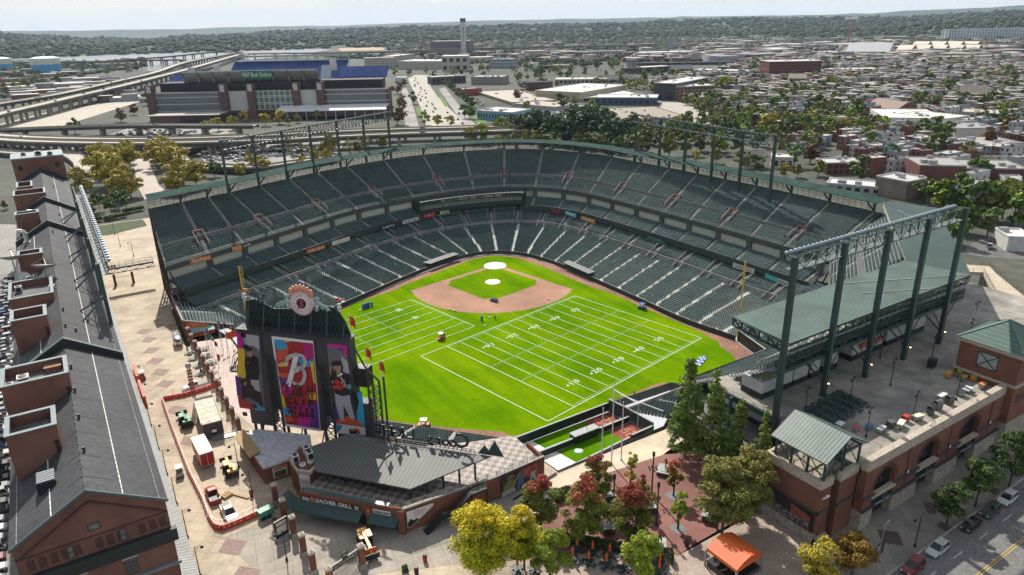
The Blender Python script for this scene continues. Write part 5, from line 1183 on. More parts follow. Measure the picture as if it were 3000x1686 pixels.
def chkmat():
 m,nt,b=wk('checker_deck');g=N(nt,'ShaderNodeNewGeometry');c=N(nt,'ShaderNodeTexChecker');c.inputs['Scale'].default_value=1/1.1;c.inputs['Color1'].default_value=(.33,.27,.23,1);c.inputs['Color2'].default_value=(.15,.125,.11,1);mp=N(nt,'ShaderNodeMapping');mp.inputs['Rotation'].default_value=(0,0,rads(8));nt.links.new(g.outputs['Position'],mp.inputs[0]);nt.links.new(mp.outputs[0],c.inputs['Vector'])
 f=jv(nt,.5,4,.6,'Position');nt.links.new(jz(nt,1,c.outputs[0],wq2(nt,f,[(.3,(.75,)*3),(.7,(1.2,)*3)]),'MULTIPLY'),b.inputs['Base Color']);b.inputs['Roughness'].default_value=.6;return m
m=MB();dp=[(-108,-110.7),(-99.6,-120.5),(-95.4,-125),(-77.5,-126.2),(-67,-125.7),(-66.6,-115.5),(-75,-112.5),(-91,-105),(-98,-99.5)];m.bP(dp,8.3,ZD);m.bB('deck',chkmat(),GR)
m=MB();m.bQ((-107.6,-110.9,5),(-99.4,-120.4,5),(-99.4,-120.4,8.3),(-107.6,-110.9,8.3));m.bQ((-99.0,-121,5),(-95.6,-124.8,5),(-95.6,-124.8,8.3),(-99.0,-121,8.3));m.bB('shopfront',mat('shop_dark',(.012,.022,.022),.5,.3),GR)
m=MB();m.bO((-99.9,-121.2),.45,.45,5,8.3,rads(-50));m.bB('brick_pier',BRICK,GR);m=MB();m.bO((-95.7,-125.3),.6,.5,5,9.7,rads(-50));m.bB('brick_pier',BRICK,GR)
AWN=mat('awning_green',(.018,.055,.052),.55,.12,.6)
e1=V3((8.8,-10.3,0)).normalized();nn=V3((-.76,-.65,0))
def zk2(a,b,z0,z1,dp,nm='awning'):
 a=V3((*a,0));b=V3((*b,0));m=MB();A=[(a.x,a.y,z1),(b.x,b.y,z1),(b.x+nn.x*dp,b.y+nn.y*dp,z0),(a.x+nn.x*dp,a.y+nn.y*dp,z0)]
 m.poly(A[::-1]);m.poly([(x,y,z-.05)for x,y,z in A]);m.bQ(A[3],A[2],(A[2][0],A[2][1],A[2][2]-.25),(A[3][0],A[3][1],A[3][2]-.25));m.bB(nm,AWN,GR)
zk2((-108.9,-110.4),(-100.6,-120.2),7.4,8.5,2.0);zk2((-99.6,-121.4),(-96.1,-125.2),7.4,8.5,1.7)
m=MB();a=V3((-111.6,-108.9,0));m.poly([(-108.9,-110.4,8.5),(-110.4,-111.7,7.4),(-113.0,-108.6,7.4),(-109.6,-106.8,8.5)][::-1]);m.bB('awning',AWN,GR)
SGN=mat('sign_black',(.012,.012,.014),.5,.1);SGW=mat('sign_letter',(.7,.7,.68),.5,.05)
def zl2(s0,s1,body,size,z=8.75,lab=None,cream=None):
 a=V3((-108.7,-110.6,0));A=a+e1*s0;B=a+e1*s1;m=MB();m.bQ(*[(p+nn*.12+V3((0,0,zz)))for p,zz in((A,z-.45),(B,z-.45),(B,z+.55),(A,z+.55))]);o=m.bB('sign_board',cream or SGN,GR)
 m=MB();c=A.lerp(B,.5)+nn*.15+V3((0,0,z+.05));text(m,body,c,e1,(0,0,1),size,extrude=.02,bold=.02);m.bB('lettering',SGW if not cream else mat('sign_dark',(.05,.03,.06),.5),o)
zl2(.6,2.3,'Signature\nFavorites',.36);zl2(2.6,10.2,'BLEACHER GRILL',1.05);zl2(10.5,12.2,'Good\nEats',.36)
zl2(14.4,17.8,'COORS LIGHT',.5,cream=mat('sign_cream',(.62,.62,.62),.5,.1))
m=MB()
for s in(2.9,13.6):
 p=V3((-108.7,-110.6,0))+e1*s+nn*.16+V3((0,0,8.8));m.bT(p,p+nn*.05,.42,12)
m.bB('round_emblem',mat('emblem_orange',(.5,.13,.05),.5,.3,3),GR)
tp=[C(1,3,330,270,11.2),C(1,3,410,390,11.2),C(1,3,545,405,11.2),C(1,3,645,310,11.2),C(1,3,560,165,11.2),C(1,3,430,140,11.2)]
tp=[(p.x,p.y)for p in tp]
m=MB();m.bP(tp,5,10.6);m.bB('turret',BRICK,GR)
m=MB()
for a,b in zip(tp,tp[1:]+tp[:1]):
 a=V3((*a,0));b=V3((*b,0));c=sum((V3((*p,0))for p in tp),V3())/6;m.bP([a+(a-c)*.03,b+(b-c)*.03,b+(c-b)*.1,a+(c-a)*.1],10.604,11.2)
m.bB('turret_parapet',mat('turret_stone',(.42,.37,.31),.8,.12,.6),GR)
def tposter(name,pts,off,label):
 P=[V3(p)for p in pts];n=(P[1]-P[0]).cross(P[3]-P[0]).normalized()
 if n.dot(CO-P[0])<0:n=-n
 return P,n
tc_=(V3((*tp[1],0)),V3((*tp[2],0)))
d=(tc_[1]-tc_[0]).normalized();n=V3((d.y,-d.x,0));n=n if n.dot(CO-tc_[0])>0 else-n;L=(tc_[1]-tc_[0]).length;R_x=d
def zm2(root,org,rx,n,w,h,z0,big=True):
 o=V3((org.x,org.y,z0))
 pt=lambda x,y,k=0:o+rx*x+V3((0,0,y))+n*(.06+.012*k)
 m=MB();m.poly([pt(0,0),pt(w,0),pt(w,h),pt(0,h)]);pb=m.bB('advert_board',mat('poster_white',(.62,.62,.64),.5,.05),root)
 m=MB();m.poly([pt(.06*w,.02*h,1),pt(.94*w,.02*h,1),pt(.94*w,.3*h,1),pt(.72*w,.27*h,1),pt(.6*w,.34*h,1),pt(.42*w,.26*h,1),pt(.33*w,.4*h,1),pt(.06*w,.2*h,1)]);m.bB('mountain_print',SGN,pb)
 m=MB();rd=mat('poster_red',(.35,.03,.03),.5);text(m,'Coors',pt(w/2,h*.72,2),rx,(0,0,1),w*.34,extrude=.004,shear=.2);text(m,'LIGHT',pt(w/2,h*.6,2),rx,(0,0,1),w*.26,extrude=.004);m.bB('lettering',rd,pb)
 m=MB();text(m,'Chill',pt(w/2,h*.12,2),rx,(0,0,1),w*.22,extrude=.004,shear=.2);m.bB('small_lettering',SGW,pb)
zm2(GR,tc_[0]+d*L*.1,d,n,L*.8,4.6,5.9)
for k,(x,y,l)in enumerate(((400,270,'white rooftop condenser on the turret, nearest the scoreboard'),(545,240,'white rooftop condenser on the turret, nearest the dark roof'),(515,190,'white rooftop condenser at the back of the turret'))):
 p=C(1,3,x,y+40,10.62);yq('condenser_unit',(p.x,p.y,10.62),1.2,1.1,1.6,l,mat('ac_white',(.62,.62,.6),.5,.06))
for k,(x,y,l)in enumerate(((470,345,'left'),(550,315,'right'))):
 p=C(1,3,x,y,10.65);r=T('roof_drum',('%s low white round exhaust drum at the front of the turret roof'%l),'vent',(p.x,p.y,10.62));m=MB();m.bL((p.x,p.y,10.62),[(.55,0),(.55,.3),(.6,.32),(.6,.42)],14);m.bB('drum',WHITE,r);m=MB();m.bL((p.x,p.y,11.045),[(.4,0),(.42,.03),(.3,.06)],12);m.bB('lid',zk,r)
ev0=V3((-104.3,-105.5,9.6+2.2));ev1=V3((-92.1,-120.4,9.6+2.2));sl=V3((.77,.635,.16)).normalized();ea=(ev1-ev0).normalized();rn=ea.cross(sl)
e0=RP(*CXY(1,3,600,400),ev0,rn);E1=RP(*CXY(1,3,1550,580),ev0,rn);E2=RP(*CXY(1,3,2360,250),ev0,rn);E3=RP(*CXY(1,3,1190,70),ev0,rn);E4=RP(*CXY(1,3,930,25),ev0,rn);E5=RP(*CXY(1,3,560,150),ev0,rn)
rp_=[e0,E1,E2,E3,E4,E5]
GRF=qj('standing_seam',(.115,.12,.112),(.02,.022,.022),.78,'X',.86,.55,0,.12,.2,rot=atn(-ea.y,ea.x)if False else-atn(ea.y,ea.x),spec=.25)
nt_=GRF.node_tree
m=MB();m.poly(rp_ if(rp_[1]-rp_[0]).cross(rp_[2]-rp_[1]).z>0 else rp_[::-1]);m.poly([p-V3((0,0,.25))for p in(rp_[::-1]if(rp_[1]-rp_[0]).cross(rp_[2]-rp_[1]).z>0 else rp_)])
for a,b in zip(rp_,rp_[1:]+rp_[:1]):m.bQ(a-V3((0,0,.25)),b-V3((0,0,.25)),b,a)
m.bB('seam_roof',GRF,GR)
m=MB()
for a,b,k in((e0,E1,5),(E1,E2,5)):
 for i in range(k):
  p=a.lerp(b,(i+.3)/k)+(sl*1.6 if a is e0 else V3((-.6,.9,0)));m.bM((p.x,p.y,ZD),(p.x,p.y,p.z-.2),.3,.3)
m.bB('roof_column',zq,GR)
m=MB()
for a,b in((E5,E4),(E4,E3),(E3,E3.lerp(E2,.55))):m.bQ((a.x,a.y,ZD),(b.x,b.y,ZD),b-V3((0,0,.3)),a-V3((0,0,.3)))
m.bB('bar_wall',SGN,GR)
def xq(mb,pts,h=1.1,sp_=1.6,r=.06,lv=3):
 for a,b in zip(pts[:-1],pts[1:]):
  a=V3(a);b=V3(b);n=max(1,int((b-a).length/sp_))
  for k in range(n+1):p=a.lerp(b,k/n);mb.bM(p,p+V3((0,0,h)),r,r)
  for j in range(lv):z=V3((0,0,h*(j+1)/lv));mb.bM(a+z,b+z,r*.85,r*.85)
m=MB();xq(m,[(-95.4,-125.1,9.75),(-86,-125.9,9.75)]);xq(m,[(-83,-126.2,9.75),(-77.4,-126.4,9.75),(-67,-126,9.75)]);m.bB('deck_railing',zv,GR)
m=MB();m.bM((-107.6,-110.6,9.9),(-97,-123.2,9.9),.9,.35);m.bB('bar_counter',mat('counter_green',(.03,.09,.088),.35,.15),GR)
st=T('outside_stair','black steel stair with a landing climbing the brick wall of the pavilion','stair',C(1,3,1560,1060,5))
A=C(1,3,1560,1060,5.0);A=V3((-92.6,-127.2,5));B=V3((-89.3,-127.0,6.9));C_=V3((-87.3,-127.1,6.9));D=V3((-83.5,-127.2,9.6));E_=V3((-80.5,-127.3,9.6))
m=MB()
for a,b,n in((A,B,11),(C_,D,15)):
 for k in range(n):p=a.lerp(b,(k+.5)/n);dx=(b.x-a.x)/n;m.box(p.x-dx*.6,p.x+dx*.6,p.y-.9,p.y+.35,p.z-.06,p.z)
m.box(B.x,C_.x,B.y-.9,B.y+.35,6.8,6.9);m.box(D.x,E_.x,D.y-.9,D.y+.6,9.5,9.6);m.bB('treads',mat('stair_black',(.03,.032,.035),.6,.2),st)
m=MB()
for yy in(-.95,.38):
 pts=[A,B,C_,D,E_];pts=[p+V3((0,yy,0))for p in pts]
 for a,b in zip(pts[:-1],pts[1:]):m.bM(a-V3((0,0,.15)),b-V3((0,0,.15)),.08,.35)
 xq(m,pts,1.0,1.0,.05,3)
for p in(C_,D,E_):m.bM((p.x,p.y-.8,4.9),(p.x,p.y-.8,p.z),.18,.18)
m.bB('stringer_rail',zv,st)
o=V3((-95.4,-125.95,0));rx=V3((1,-.066,0)).normalized();n=V3((-.066,-1,0)).normalized();pt=lambda x,z,k=0:V3((o.x,o.y,z))+rx*x+n*(.1+.012*k)
m=MB();m.poly([pt(.3,6.2),pt(1.0,6.2),pt(5.2,9.0),pt(5.2,9.5),pt(.3,9.5)]);pb=m.bB('advert_board',_M['poster_white'],GR)
m=MB();m.poly([pt(.35,6.3,1),pt(1.0,6.3,1),pt(2.5,7.3,1),pt(2.0,7.6,1),pt(1.5,7.4,1),pt(.9,7.9,1),pt(.35,7.2,1)]);m.bB('mountain_print',SGN,pb)
m=MB();text(m,'Coors',pt(2.6,8.95,2),rx,(0,0,1),.95,extrude=.004,shear=.2);text(m,'LIGHT',pt(2.6,8.3,2),rx,(0,0,1),.62,extrude=.004);m.bB('lettering',_M['poster_red'],pb)
mu=T('wall_mural','long painted mural of three ballplayers on the end of the pavilion wall','mural',(-71,-126.6,5.2));o=V3((-77.0,-126.85,0));rx=V3((10.4,.5,0)).normalized();n=V3((.05,-1,0)).normalized();pt=lambda x,z,k=0:V3((o.x,o.y,z))+rx*x+n*(.08+.012*k)
MC={k:mat('mural_'+k,c,.6,.2,2)for k,c in dict(ground=(.03,.028,.03),olive=(.16,.17,.07),blue=(.16,.36,.40),red=(.4,.05,.03),bone=(.35,.36,.38),wood=(.32,.26,.12),skin=(.15,.09,.06)).items()};MK=list(MC)
m=MB()
for k,(c,pl)in enumerate([('ground',[(.3,5.2),(8.8,5.2),(8.8,9.4),(.3,9.4)]),('red',[(4.6,7.6),(8.6,6.6),(8.6,9.3),(4.6,9.3)]),('bone',[(.3,5.2),(3.6,5.2),(3.2,6.2),(1.8,6.6),(.3,6.2)]),('olive',[(.8,6.3),(3.0,6.3),(3.6,7.2),(2.8,8.2),(1.4,8.0),(.7,7.2)]),('skin',[(1.7,8.0),(2.7,8.0),(2.8,8.6),(1.8,8.7)]),('olive',[(1.4,8.5),(3.3,8.6),(2.9,9.1),(1.9,9.2)]),('wood',[(2.4,6.6),(2.7,6.5),(4.8,8.9),(4.5,9.1)]),('blue',[(3.7,5.3),(4.3,5.3),(4.6,6.5),(5.1,5.3),(5.6,5.3),(5.3,7.2),(5.5,8.2),(4.2,8.3),(3.9,7.0)]),('skin',[(4.5,8.2),(5.1,8.2),(5.1,8.8),(4.5,8.8)]),('blue',[(4.35,8.7),(5.4,8.7),(5.1,9.2),(4.5,9.2)]),('bone',[(6.5,5.6),(6.9,5.6),(7.3,6.7),(7.9,5.6),(8.3,5.7),(7.9,7.1),(8.1,7.9),(7.0,8.0),(6.9,7.0)]),('skin',[(7.3,7.9),(7.8,7.9),(7.8,8.4),(7.3,8.4)]),('ground',[(7.2,8.3),(8.0,8.3),(7.7,8.7),(7.3,8.7)]),('wood',[(5.4,7.8),(5.6,7.7),(6.6,9.0),(6.4,9.1)])]):m.poly([pt(x,z,k*.5)for x,z in pl],MK.index(c))
m.bB('painted_panel',[MC[k]for k in MK],mu)
ls_=T('rooftop_letters','large black rooftop letters seen from behind along the edge of the dark pavilion roof','sign',(E3+E2)/2)
L0=RP(*CXY(1,3,1240,75),ev0,rn);L1=RP(*CXY(1,3,2200,215),ev0,rn);dv=(L1-L0).normalized()
m=MB();back=V3((-dv.y,dv.x,0));back=back if back.dot(V3((0,0,0))-L0)>0 else-back
rt=-dv;body='Coors LIGHT';LL=(L1-L0).length;xs=[1.0,.885,.80,.715,.62,None,.40,.30,.225,.115,.02]
for ch,t in zip(body,xs):
 if t is None:continue
 up_=ch.isupper();p=L0.lerp(L1,t*.88)+V3((0,0,2.0 if up_ else 1.6));text(m,ch,p,rt,(0,0,1),4.2 if ch=='C'else 3.2,extrude=.14,bold=.035)
m.bB('letters',mat('letter_shell',(.02,.024,.026),.35,.2),ls_)
m=MB()
for k in range(24):p=L0.lerp(L1,k/23);m.bM(p,p+V3((0,0,.6)),.08,.08);m.bM(p+V3((0,0,.55)),p-back*1.4+V3((0,0,.0)),.07,.07)
m.bM(L0+V3((0,0,.6)),L1+V3((0,0,.6)),.1,.1);m.bM(L0+V3((0,0,.15)),L1+V3((0,0,.15)),.1,.1);m.bB('letter_frame',zv,ls_)
m=MB();p=L0.lerp(L1,1.0)+dv*.6
for a,b,h in((0,2.6,1.9),(1.6,4.9,3.1)):
 A=p+dv*a;B=p+dv*b;Tp=p+dv*((a+b)/2)+V3((0,0,h));t=back*.12
 m.add([A-t,B-t,Tp-t,A+t,B+t,Tp+t],[(0,1,2),(5,4,3),(0,3,4,1),(1,4,5,2),(2,5,3,0)])
m.bB('mountain_panel',zq,ls_)
LB=T('concession_building','low brick building with a white membrane roof between the scoreboard and the paving','building',(-107,-92,5))
lp=[C(1,3,70,370,8.6),C(1,3,330,283,8.6),C(1,3,560,140,8.6)]
hp=[(p.x,p.y)for p in lp]+[(-100.5,-91.5),(-108.5,-83.5)];l0=C(0,3,2400,0,8.6);hp.append((l0.x-.3,l0.y))
m=MB();m.bP(hp,5,8.2);m.bB('wall',BRICK,LB)
m=MB();m.bP(hp,8.204,8.7);m.bB('white_roof',mat('white_membrane',(.50,.51,.54),.7,.1,.6,fine=2),LB)
m=MB();a=C(0,3,2395,0,9.4);b=C(0,3,2560,220,9.4)
dd=(b-a);sd=V3((-dd.y,dd.x,0)).normalized()*1.1;m.poly([V3((p.x,p.y,zz))for p,zz in((a-sd,8.7),(b-sd,8.7),(b+sd,9.5),(a+sd,9.5))]);m.poly([V3((p.x,p.y,zz))for p,zz in((a-sd,8.6),(b-sd,8.6),(b+sd,9.4),(a+sd,9.4))][::-1]);m.bB('plywood_cover',mat('plywood',(.42,.29,.14),.8,.15,1),LB)
m=MB();p0,p1=V3((*hp[0],0)),V3((*hp[1],0));d=(p1-p0).normalized();n=V3((d.y,-d.x,0));n=n if n.dot(CO-p0)>0 else-n
Q=lambda s,z,k=0:p0+d*s+n*(.06+.012*k)+V3((0,0,z))
m.poly([Q(1.6,5.6),Q(4.4,5.6),Q(4.4,7.9),Q(1.6,7.9)]);o=m.bB('wall_poster',mat('poster_cream',(.55,.50,.42),.6,.1),LB);m=MB();m.poly([Q(1.9,5.7,1),Q(4.1,5.7,1),Q(4.1,6.9,1),Q(1.9,6.9,1)]);m.bB('poster_photo',mat('poster_green',(.08,.09,.03),.6,.4,2),o);m=MB();m.poly([Q(1.9,7.2,1),Q(4.2,7.5,1),Q(4.2,7.85,1),Q(1.9,7.6,1)]);m.bB('poster_ribbon',mat('poster_red2',(.45,.06,.03),.6,.1),o)
BL=T('centre_bleachers','rows of green bench seats between the dark outfield fence and the pavilion roof','bleachers',(-75,-105,2.6));zw(BL,(-83.6,-84.8),(-63,-108.6),(-92,-91),(-68,-118),2.7,6.2,9,[.3,.6],atn(.65,.75))
BL2=T('centre_bleachers','green bleacher rows between the scoreboard foot and the right field fence','bleachers',(-97,-60,2.6));zw(BL2,(-96.6,-30),(-93.3,-72),(-101.5,-30),(-100.2,-72),2.7,5.2,6,[.3,.6],0.05)
def qk(name,cols,top=None,topz=(.55,.95),rough=.6):
 ''
 m,nt,b=wk(name);g=N(nt,'ShaderNodeNewGeometry');n_=len(cols)
 c=wq2(nt,g.outputs['Random Per Island'],[(i/(n_-1),k)for i,k in enumerate(cols)])
 f=jv(nt,.45,3,.6,'Object');c=jz(nt,1,c,wq2(nt,f,[(.3,(.72,.76,.72)),(.7,(1.25,1.2,1.15))]),'MULTIPLY')
 if top:
  tc=N(nt,'ShaderNodeTexCoord');sx=N(nt,'ShaderNodeSeparateXYZ');nt.links.new(tc.outputs['Generated'],sx.inputs[0])
  ad=N(nt,'ShaderNodeMath',operation='ADD');nt.links.new(sx.outputs[2],ad.inputs[0]);f2=jv(nt,.6,3,.7,'Object');mu=N(nt,'ShaderNodeMath',operation='MULTIPLY_ADD');nt.links.new(f2,mu.inputs[0]);mu.inputs[1].default_value=.7;mu.inputs[2].default_value=-.35;nt.links.new(mu.outputs[0],ad.inputs[1])
  c=jz(nt,wq2(nt,ad.outputs[0],[(topz[0],(0,0,0)),(topz[1],(1,1,1))]),c,top)
 oi=N(nt,'ShaderNodeObjectInfo');hs=N(nt,'ShaderNodeHueSaturation');mr=N(nt,'ShaderNodeMapRange');mr.inputs[3].default_value=.8;mr.inputs[4].default_value=1.2;nt.links.new(oi.outputs['Random'],mr.inputs[0]);nt.links.new(mr.outputs[0],hs.inputs['Value']);nt.links.new(c,hs.inputs['Color'])
 nt.links.new(hs.outputs[0],b.inputs['Base Color']);b.inputs['Roughness'].default_value=rough;b.inputs['Specular IOR Level'].default_value=.25
 b.inputs['Subsurface Weight'].default_value=0
 return m
BARK=mat('bark',(.065,.05,.038),.95,.25,1.5)
def crown_arr(R,H0,H1,n,ls,shape,seed,clumps=26,spread=.33):
 r=np.random.default_rng(seed);H=H1-H0
 cc=[]
 while len(cc)<clumps:
  t=r.random();a=r.random()*2*pi
  if shape=='cone':w=(1-t)**.62*(.95 if t>.08 else .8)
  elif shape=='tall':w=sinf(pi*min(1,(t*.86+.12)))**.7
  elif shape=='vase':w=.35+.75*sinf(pi*min(.8,t*.8))
  else:w=sqr(max(0,1-(2*t-1)**2))*(1.0)
  rr=R*w*sqr(r.random())*.86
  cc.append((rr*cosf(a),rr*sinf(a),H0+H*t,R*spread*(.65+.7*r.random())*(.8 if shape=='cone'else 1)*(.5+.5*w)))
 cc=np.array(cc);wts=cc[:,3]**2;k=r.choice(len(cc),n,p=wts/wts.sum())
 d=r.normal(size=(n,3));d/=np.linalg.norm(d,axis=1,keepdims=True);d[:,2]=np.where(d[:,2]<-.35,-d[:,2],d[:,2])
 rad=cc[k,3]*(r.random(n)**.4);P=cc[k,:3]+d*rad[:,None]*np.array([1,1,.75])
 nrm=d+r.normal(size=(n,3))*.55+np.array([0,0,.35]);nrm/=np.linalg.norm(nrm,axis=1,keepdims=True)
 u=np.cross(nrm,r.normal(size=(n,3)));u/=np.linalg.norm(u,axis=1,keepdims=True);v=np.cross(nrm,u)
 s=(ls*(.6+.8*r.random(n)))[:,None];V=np.stack([P-u*s-v*s*.55,P+u*s-v*s*.4,P+u*s*.8+v*s*.6,P-u*s*.7+v*s*.5],1).reshape(-1,3)
 return V,np.arange(4*n).reshape(-1,4),cc
def kj(name,label,H,R,ht,shape,n,ls,lm,seed,group=None,tr=.22,clumps=26,cat='tree',spread=.33):
 root=T(name,label,cat,(0,0,0),group);V,F,cc=crown_arr(R,ht,H,n,ls,shape,seed,clumps,spread)
 m=MB();m.arr(V,F);m.bB('crown',lm,root)
 m=MB();top=H*.72 if shape!='cone'else H*.93;m.bT((0,0,-.3),(0,0,ht),tr,7,0,tr*.75);m.bT((0,0,ht),(0,0,top),tr*.75,6,0,tr*.2)
 for c in cc[::2][:14]:
  z=ht*.8+(c[2]-ht)*.45;m.bT((0,0,z),tuple(c[:3]),tr*.35,5,0,tr*.1)
 m.bB('trunk',BARK,root);return root
def hide_proto(o):kill(o)
L_RED=qk('leaf_redtop',[(.07,.115,.012),(.13,.16,.018),(.19,.18,.022)],(.27,.05,.028),(.62,.88))
L_GRN=qk('leaf_green',[(.045,.09,.012),(.075,.13,.016),(.12,.17,.022)])
L_YEL=qk('leaf_yellow',[(.22,.30,.010),(.38,.40,.010),(.54,.45,.010)],(.60,.44,.010),(.55,1.1))
L_LIME=qk('leaf_lime',[(.12,.21,.012),(.20,.27,.016),(.27,.29,.02)])
L_OLV=qk('leaf_olive',[(.10,.11,.02),(.165,.165,.032),(.23,.20,.042)])
L_DRK=qk('leaf_dark',[(.03,.06,.014),(.05,.088,.018),(.08,.115,.022)])
L_CON=qk('leaf_redwood',[(.06,.105,.018),(.10,.15,.025),(.16,.20,.032)])
L_GLD=qk('leaf_gold',[(.24,.21,.02),(.34,.28,.026),(.44,.33,.03)])
L_BRN=qk('leaf_rust',[(.09,.06,.02),(.15,.08,.02),(.20,.10,.02)])
L_ORG=qk('leaf_orange',[(.11,.10,.015),(.22,.13,.015),(.30,.13,.02)])
near=[]
def nt_(label,pos,H,R,ht,shape,n,ls,lm,seed,clumps=26,name='deciduous_tree',tr=.2,spread=.33,group=None):
 p=kj(name,label,H,R,ht,shape,n,ls,lm,seed,group,tr,clumps,spread=spread);p.location=pos;near.append(p);return p
ZP=4.5
K=lambda x,y,z=ZP:G(1600+x/3.4,1260+y/3.4,z)
nt_('big red-topped tree in the brick plaza, left of two, in front of the hedge',K(378,1100),12.6,4.0,1.9,'tall',15300,.16,L_RED,11,52)
nt_('big red-topped tree in the brick plaza beside the crouching statue',K(822,1160),12.2,4.3,1.9,'tall',15300,.16,L_RED,12,52)
nt_('red-topped tree nearest the mural at the left edge of the brick plaza',C(2,3,290,965,ZP),10.2,3.4,1.8,'tall',10200,.16,L_RED,13,42)
nt_('red-topped green tree behind the pavilion-side big plaza tree, by the beige path',K(510,740),10.5,3.0,1.5,'tall',8840,.16,L_RED,14,26)
nt_('thin two-part red and green tree between the two middle lamp posts',K(925,790),7.8,1.7,1.2,'tall',2550,.15,L_RED,15,18)
nt_('slim yellow-green young tree in a square grate near the beige path',K(835,600),8.2,1.5,2.6,'tall',2210,.15,L_GLD,16,16)
nt_('small orange-topped young tree in front of the batting statue',K(1268,655),7.6,1.9,2.0,'round',2890,.15,qk('leaf_maple',[(.08,.10,.012),(.16,.14,.015),(.24,.14,.02)],(.36,.05,.02),(.6,.95)),17,20)
nt_('small bright green young tree in the nearer square grate',K(1312,985),7.2,2.0,2.2,'round',2890,.15,L_LIME,18,20)
nt_('yellow and lime honey locust in front of the pavilion, largest yellow tree',C(1,3,2300,1500,ZP),13.5,5.2,3.0,'round',23800,.15,L_YEL,19,70,tr=.24)
nt_('yellow and lime honey locust at the lower middle edge beside the biggest yellow one',C(2,3,125,1400,ZP),11,3.8,3.0,'round',14450,.15,L_YEL,20,50)
nt_('feathery lime tree over the closed orange umbrellas, left one',C(2,3,380,1500,4.2),9.0,3.4,2.4,'round',10200,.15,L_LIME,21,28)
nt_('feathery lime tree over the closed orange umbrellas, right one beside the round shrubs',C(2,3,1290,1530,4.2),9.2,3.2,2.4,'round',10200,.15,L_LIME,22,28)
for k,(x,y,H,R,sd,l)in enumerate(((1150,1130,19,4.6,31,'tall conical dawn redwood behind the batting statue, biggest of the dark conifers'),(1330,1090,17,3.6,32,'tall conical dawn redwood beside the stand girder, second conifer from the field'),(1480,1000,16,3.3,33,'conical dawn redwood between the two tallest conifers and the stair tower'))):
 pass
nt_('tall conical dawn redwood nearest the bullpens, biggest of the dark conifers',C(2,3,1730,230,5),21,4.6,1.2,'cone',15000,.16,L_CON,31,150,'conifer_tree')
nt_('tall conical dawn redwood second from the bullpens, beside the stand girder',C(2,3,1985,290,5),19.5,4.3,1.2,'cone',13000,.16,L_CON,32,130,'conifer_tree')
nt_('slender dawn redwood between the stand girder and the olive trees',C(2,3,2230,470,5),17,3.1,1.2,'cone',9500,.16,L_CON,33,110,'conifer_tree')
nt_('short conifer partly behind the stair tower roof',C(2,3,2470,560,5),16,2.6,1.2,'cone',7000,.16,L_CON,34,90,'conifer_tree')
nt_('broad olive-leaved oak at the brick plaza edge, leaning over the tent end',C(2,3,2110,1020,ZP),14,5.4,3.0,'round',28900,.15,L_OLV,35,90,tr=.26,spread=.27)
nt_('broad olive-leaved oak behind the other, against the stair tower',C(2,3,2340,900,ZP),14.5,4.8,3.0,'round',23800,.15,L_OLV,36,80,tr=.26,spread=.27)
nt_('orange and gold tree in front of the stair tower by the street',C(3,3,830,1500,4),8.5,3.6,2.2,'round',7140,.15,L_ORG,37,34)
nt_('green and yellow tree cut by the lower edge left of the orange street tree',C(3,3,480,1560,4),8.5,3.4,2.2,'round',6800,.15,L_GLD,38,30)
nt_('dark street tree in front of the first arch pier, left of two touching crowns',C(3,3,1790,960,4),8.5,3.2,2.6,'round',6120,.16,L_DRK,39,30)
nt_('dark street tree in front of the third arch, right of two touching crowns',C(3,3,2080,760,4),10,3.5,3.0,'round',7140,.16,L_DRK,40,32)
nt_('large dark street tree below the big square tower near the right edge',C(3,3,2420,560,4),11,4.4,3.2,'round',9520,.16,L_DRK,41,36)
def wj(name,label,path,w,h,lm,seed,cat='hedge',z=4.5):
 r=np.random.default_rng(seed);P=[];n=0;Vs=[]
 L=[V3((p[0],p[1],z))for p in path]
 root=T(name,label,cat,L[0]);allV=[]
 for a,b in zip(L[:-1],L[1:]):
  nn=int((b-a).length*w*70)+60
  t=r.random(nn);ang=r.random(nn)*pi;d=(b-a).normalized();s=np.array((-d.y,d.x,0));c=np.array(a)+np.outer(t,np.array(b-a));rad=.8+.3*r.random(nn)
  c=c+np.outer(np.cos(ang)*w/2*rad,s)+np.outer(np.abs(np.sin(ang))**.5*h*rad,(0,0,1));c[:,2]=np.minimum(c[:,2],z+h*1.12);c[:,2]-=r.random(nn)**2*h*.7
  nr=r.normal(size=(nn,3))+np.array((0,0,.6));nr/=np.linalg.norm(nr,axis=1,keepdims=True);u=np.cross(nr,r.normal(size=(nn,3)));u/=np.linalg.norm(u,axis=1,keepdims=True);v=np.cross(nr,u);sz_=.16
  allV.append(np.stack([c-u*sz_-v*sz_*.7,c+u*sz_-v*sz_*.6,c+u*sz_*.8+v*sz_*.7,c-u*sz_*.8+v*sz_*.6],1).reshape(-1,3))
 V=np.concatenate(allV);m=MB();m.arr(V,np.arange(len(V)).reshape(-1,4));m.bB('foliage',lm,root)
 m=MB()
 for a,b in zip(L[:-1],L[1:]):m.bM(a+V3((0,0,h*.4)),b+V3((0,0,h*.4)),w*.7,h*.75)
 m.bB('stems',mat('hedge_core',(.012,.018,.006),.95,.3),root);return root
wj('clipped_hedge','long dark clipped hedge between the brick plaza and the umbrella tables',[K(0,1075,4.5)[:2],K(320,1120,4.5)[:2],K(700,1190,4.5)[:2],K(1010,1240,4.5)[:2]],1.7,1.5,L_DRK,51)
wj('shrub','round dark shrub at the end of the hedge, larger and nearer the umbrellas',[K(1110,1300,4.4)[:2],K(1170,1310,4.4)[:2]],2.8,2.2,L_DRK,52,'shrub')
wj('shrub','round dark shrub at the end of the hedge, nearer the plaza steps',[K(1220,1300,4.4)[:2],K(1260,1300,4.4)[:2]],2.4,2.0,L_DRK,53,'shrub')
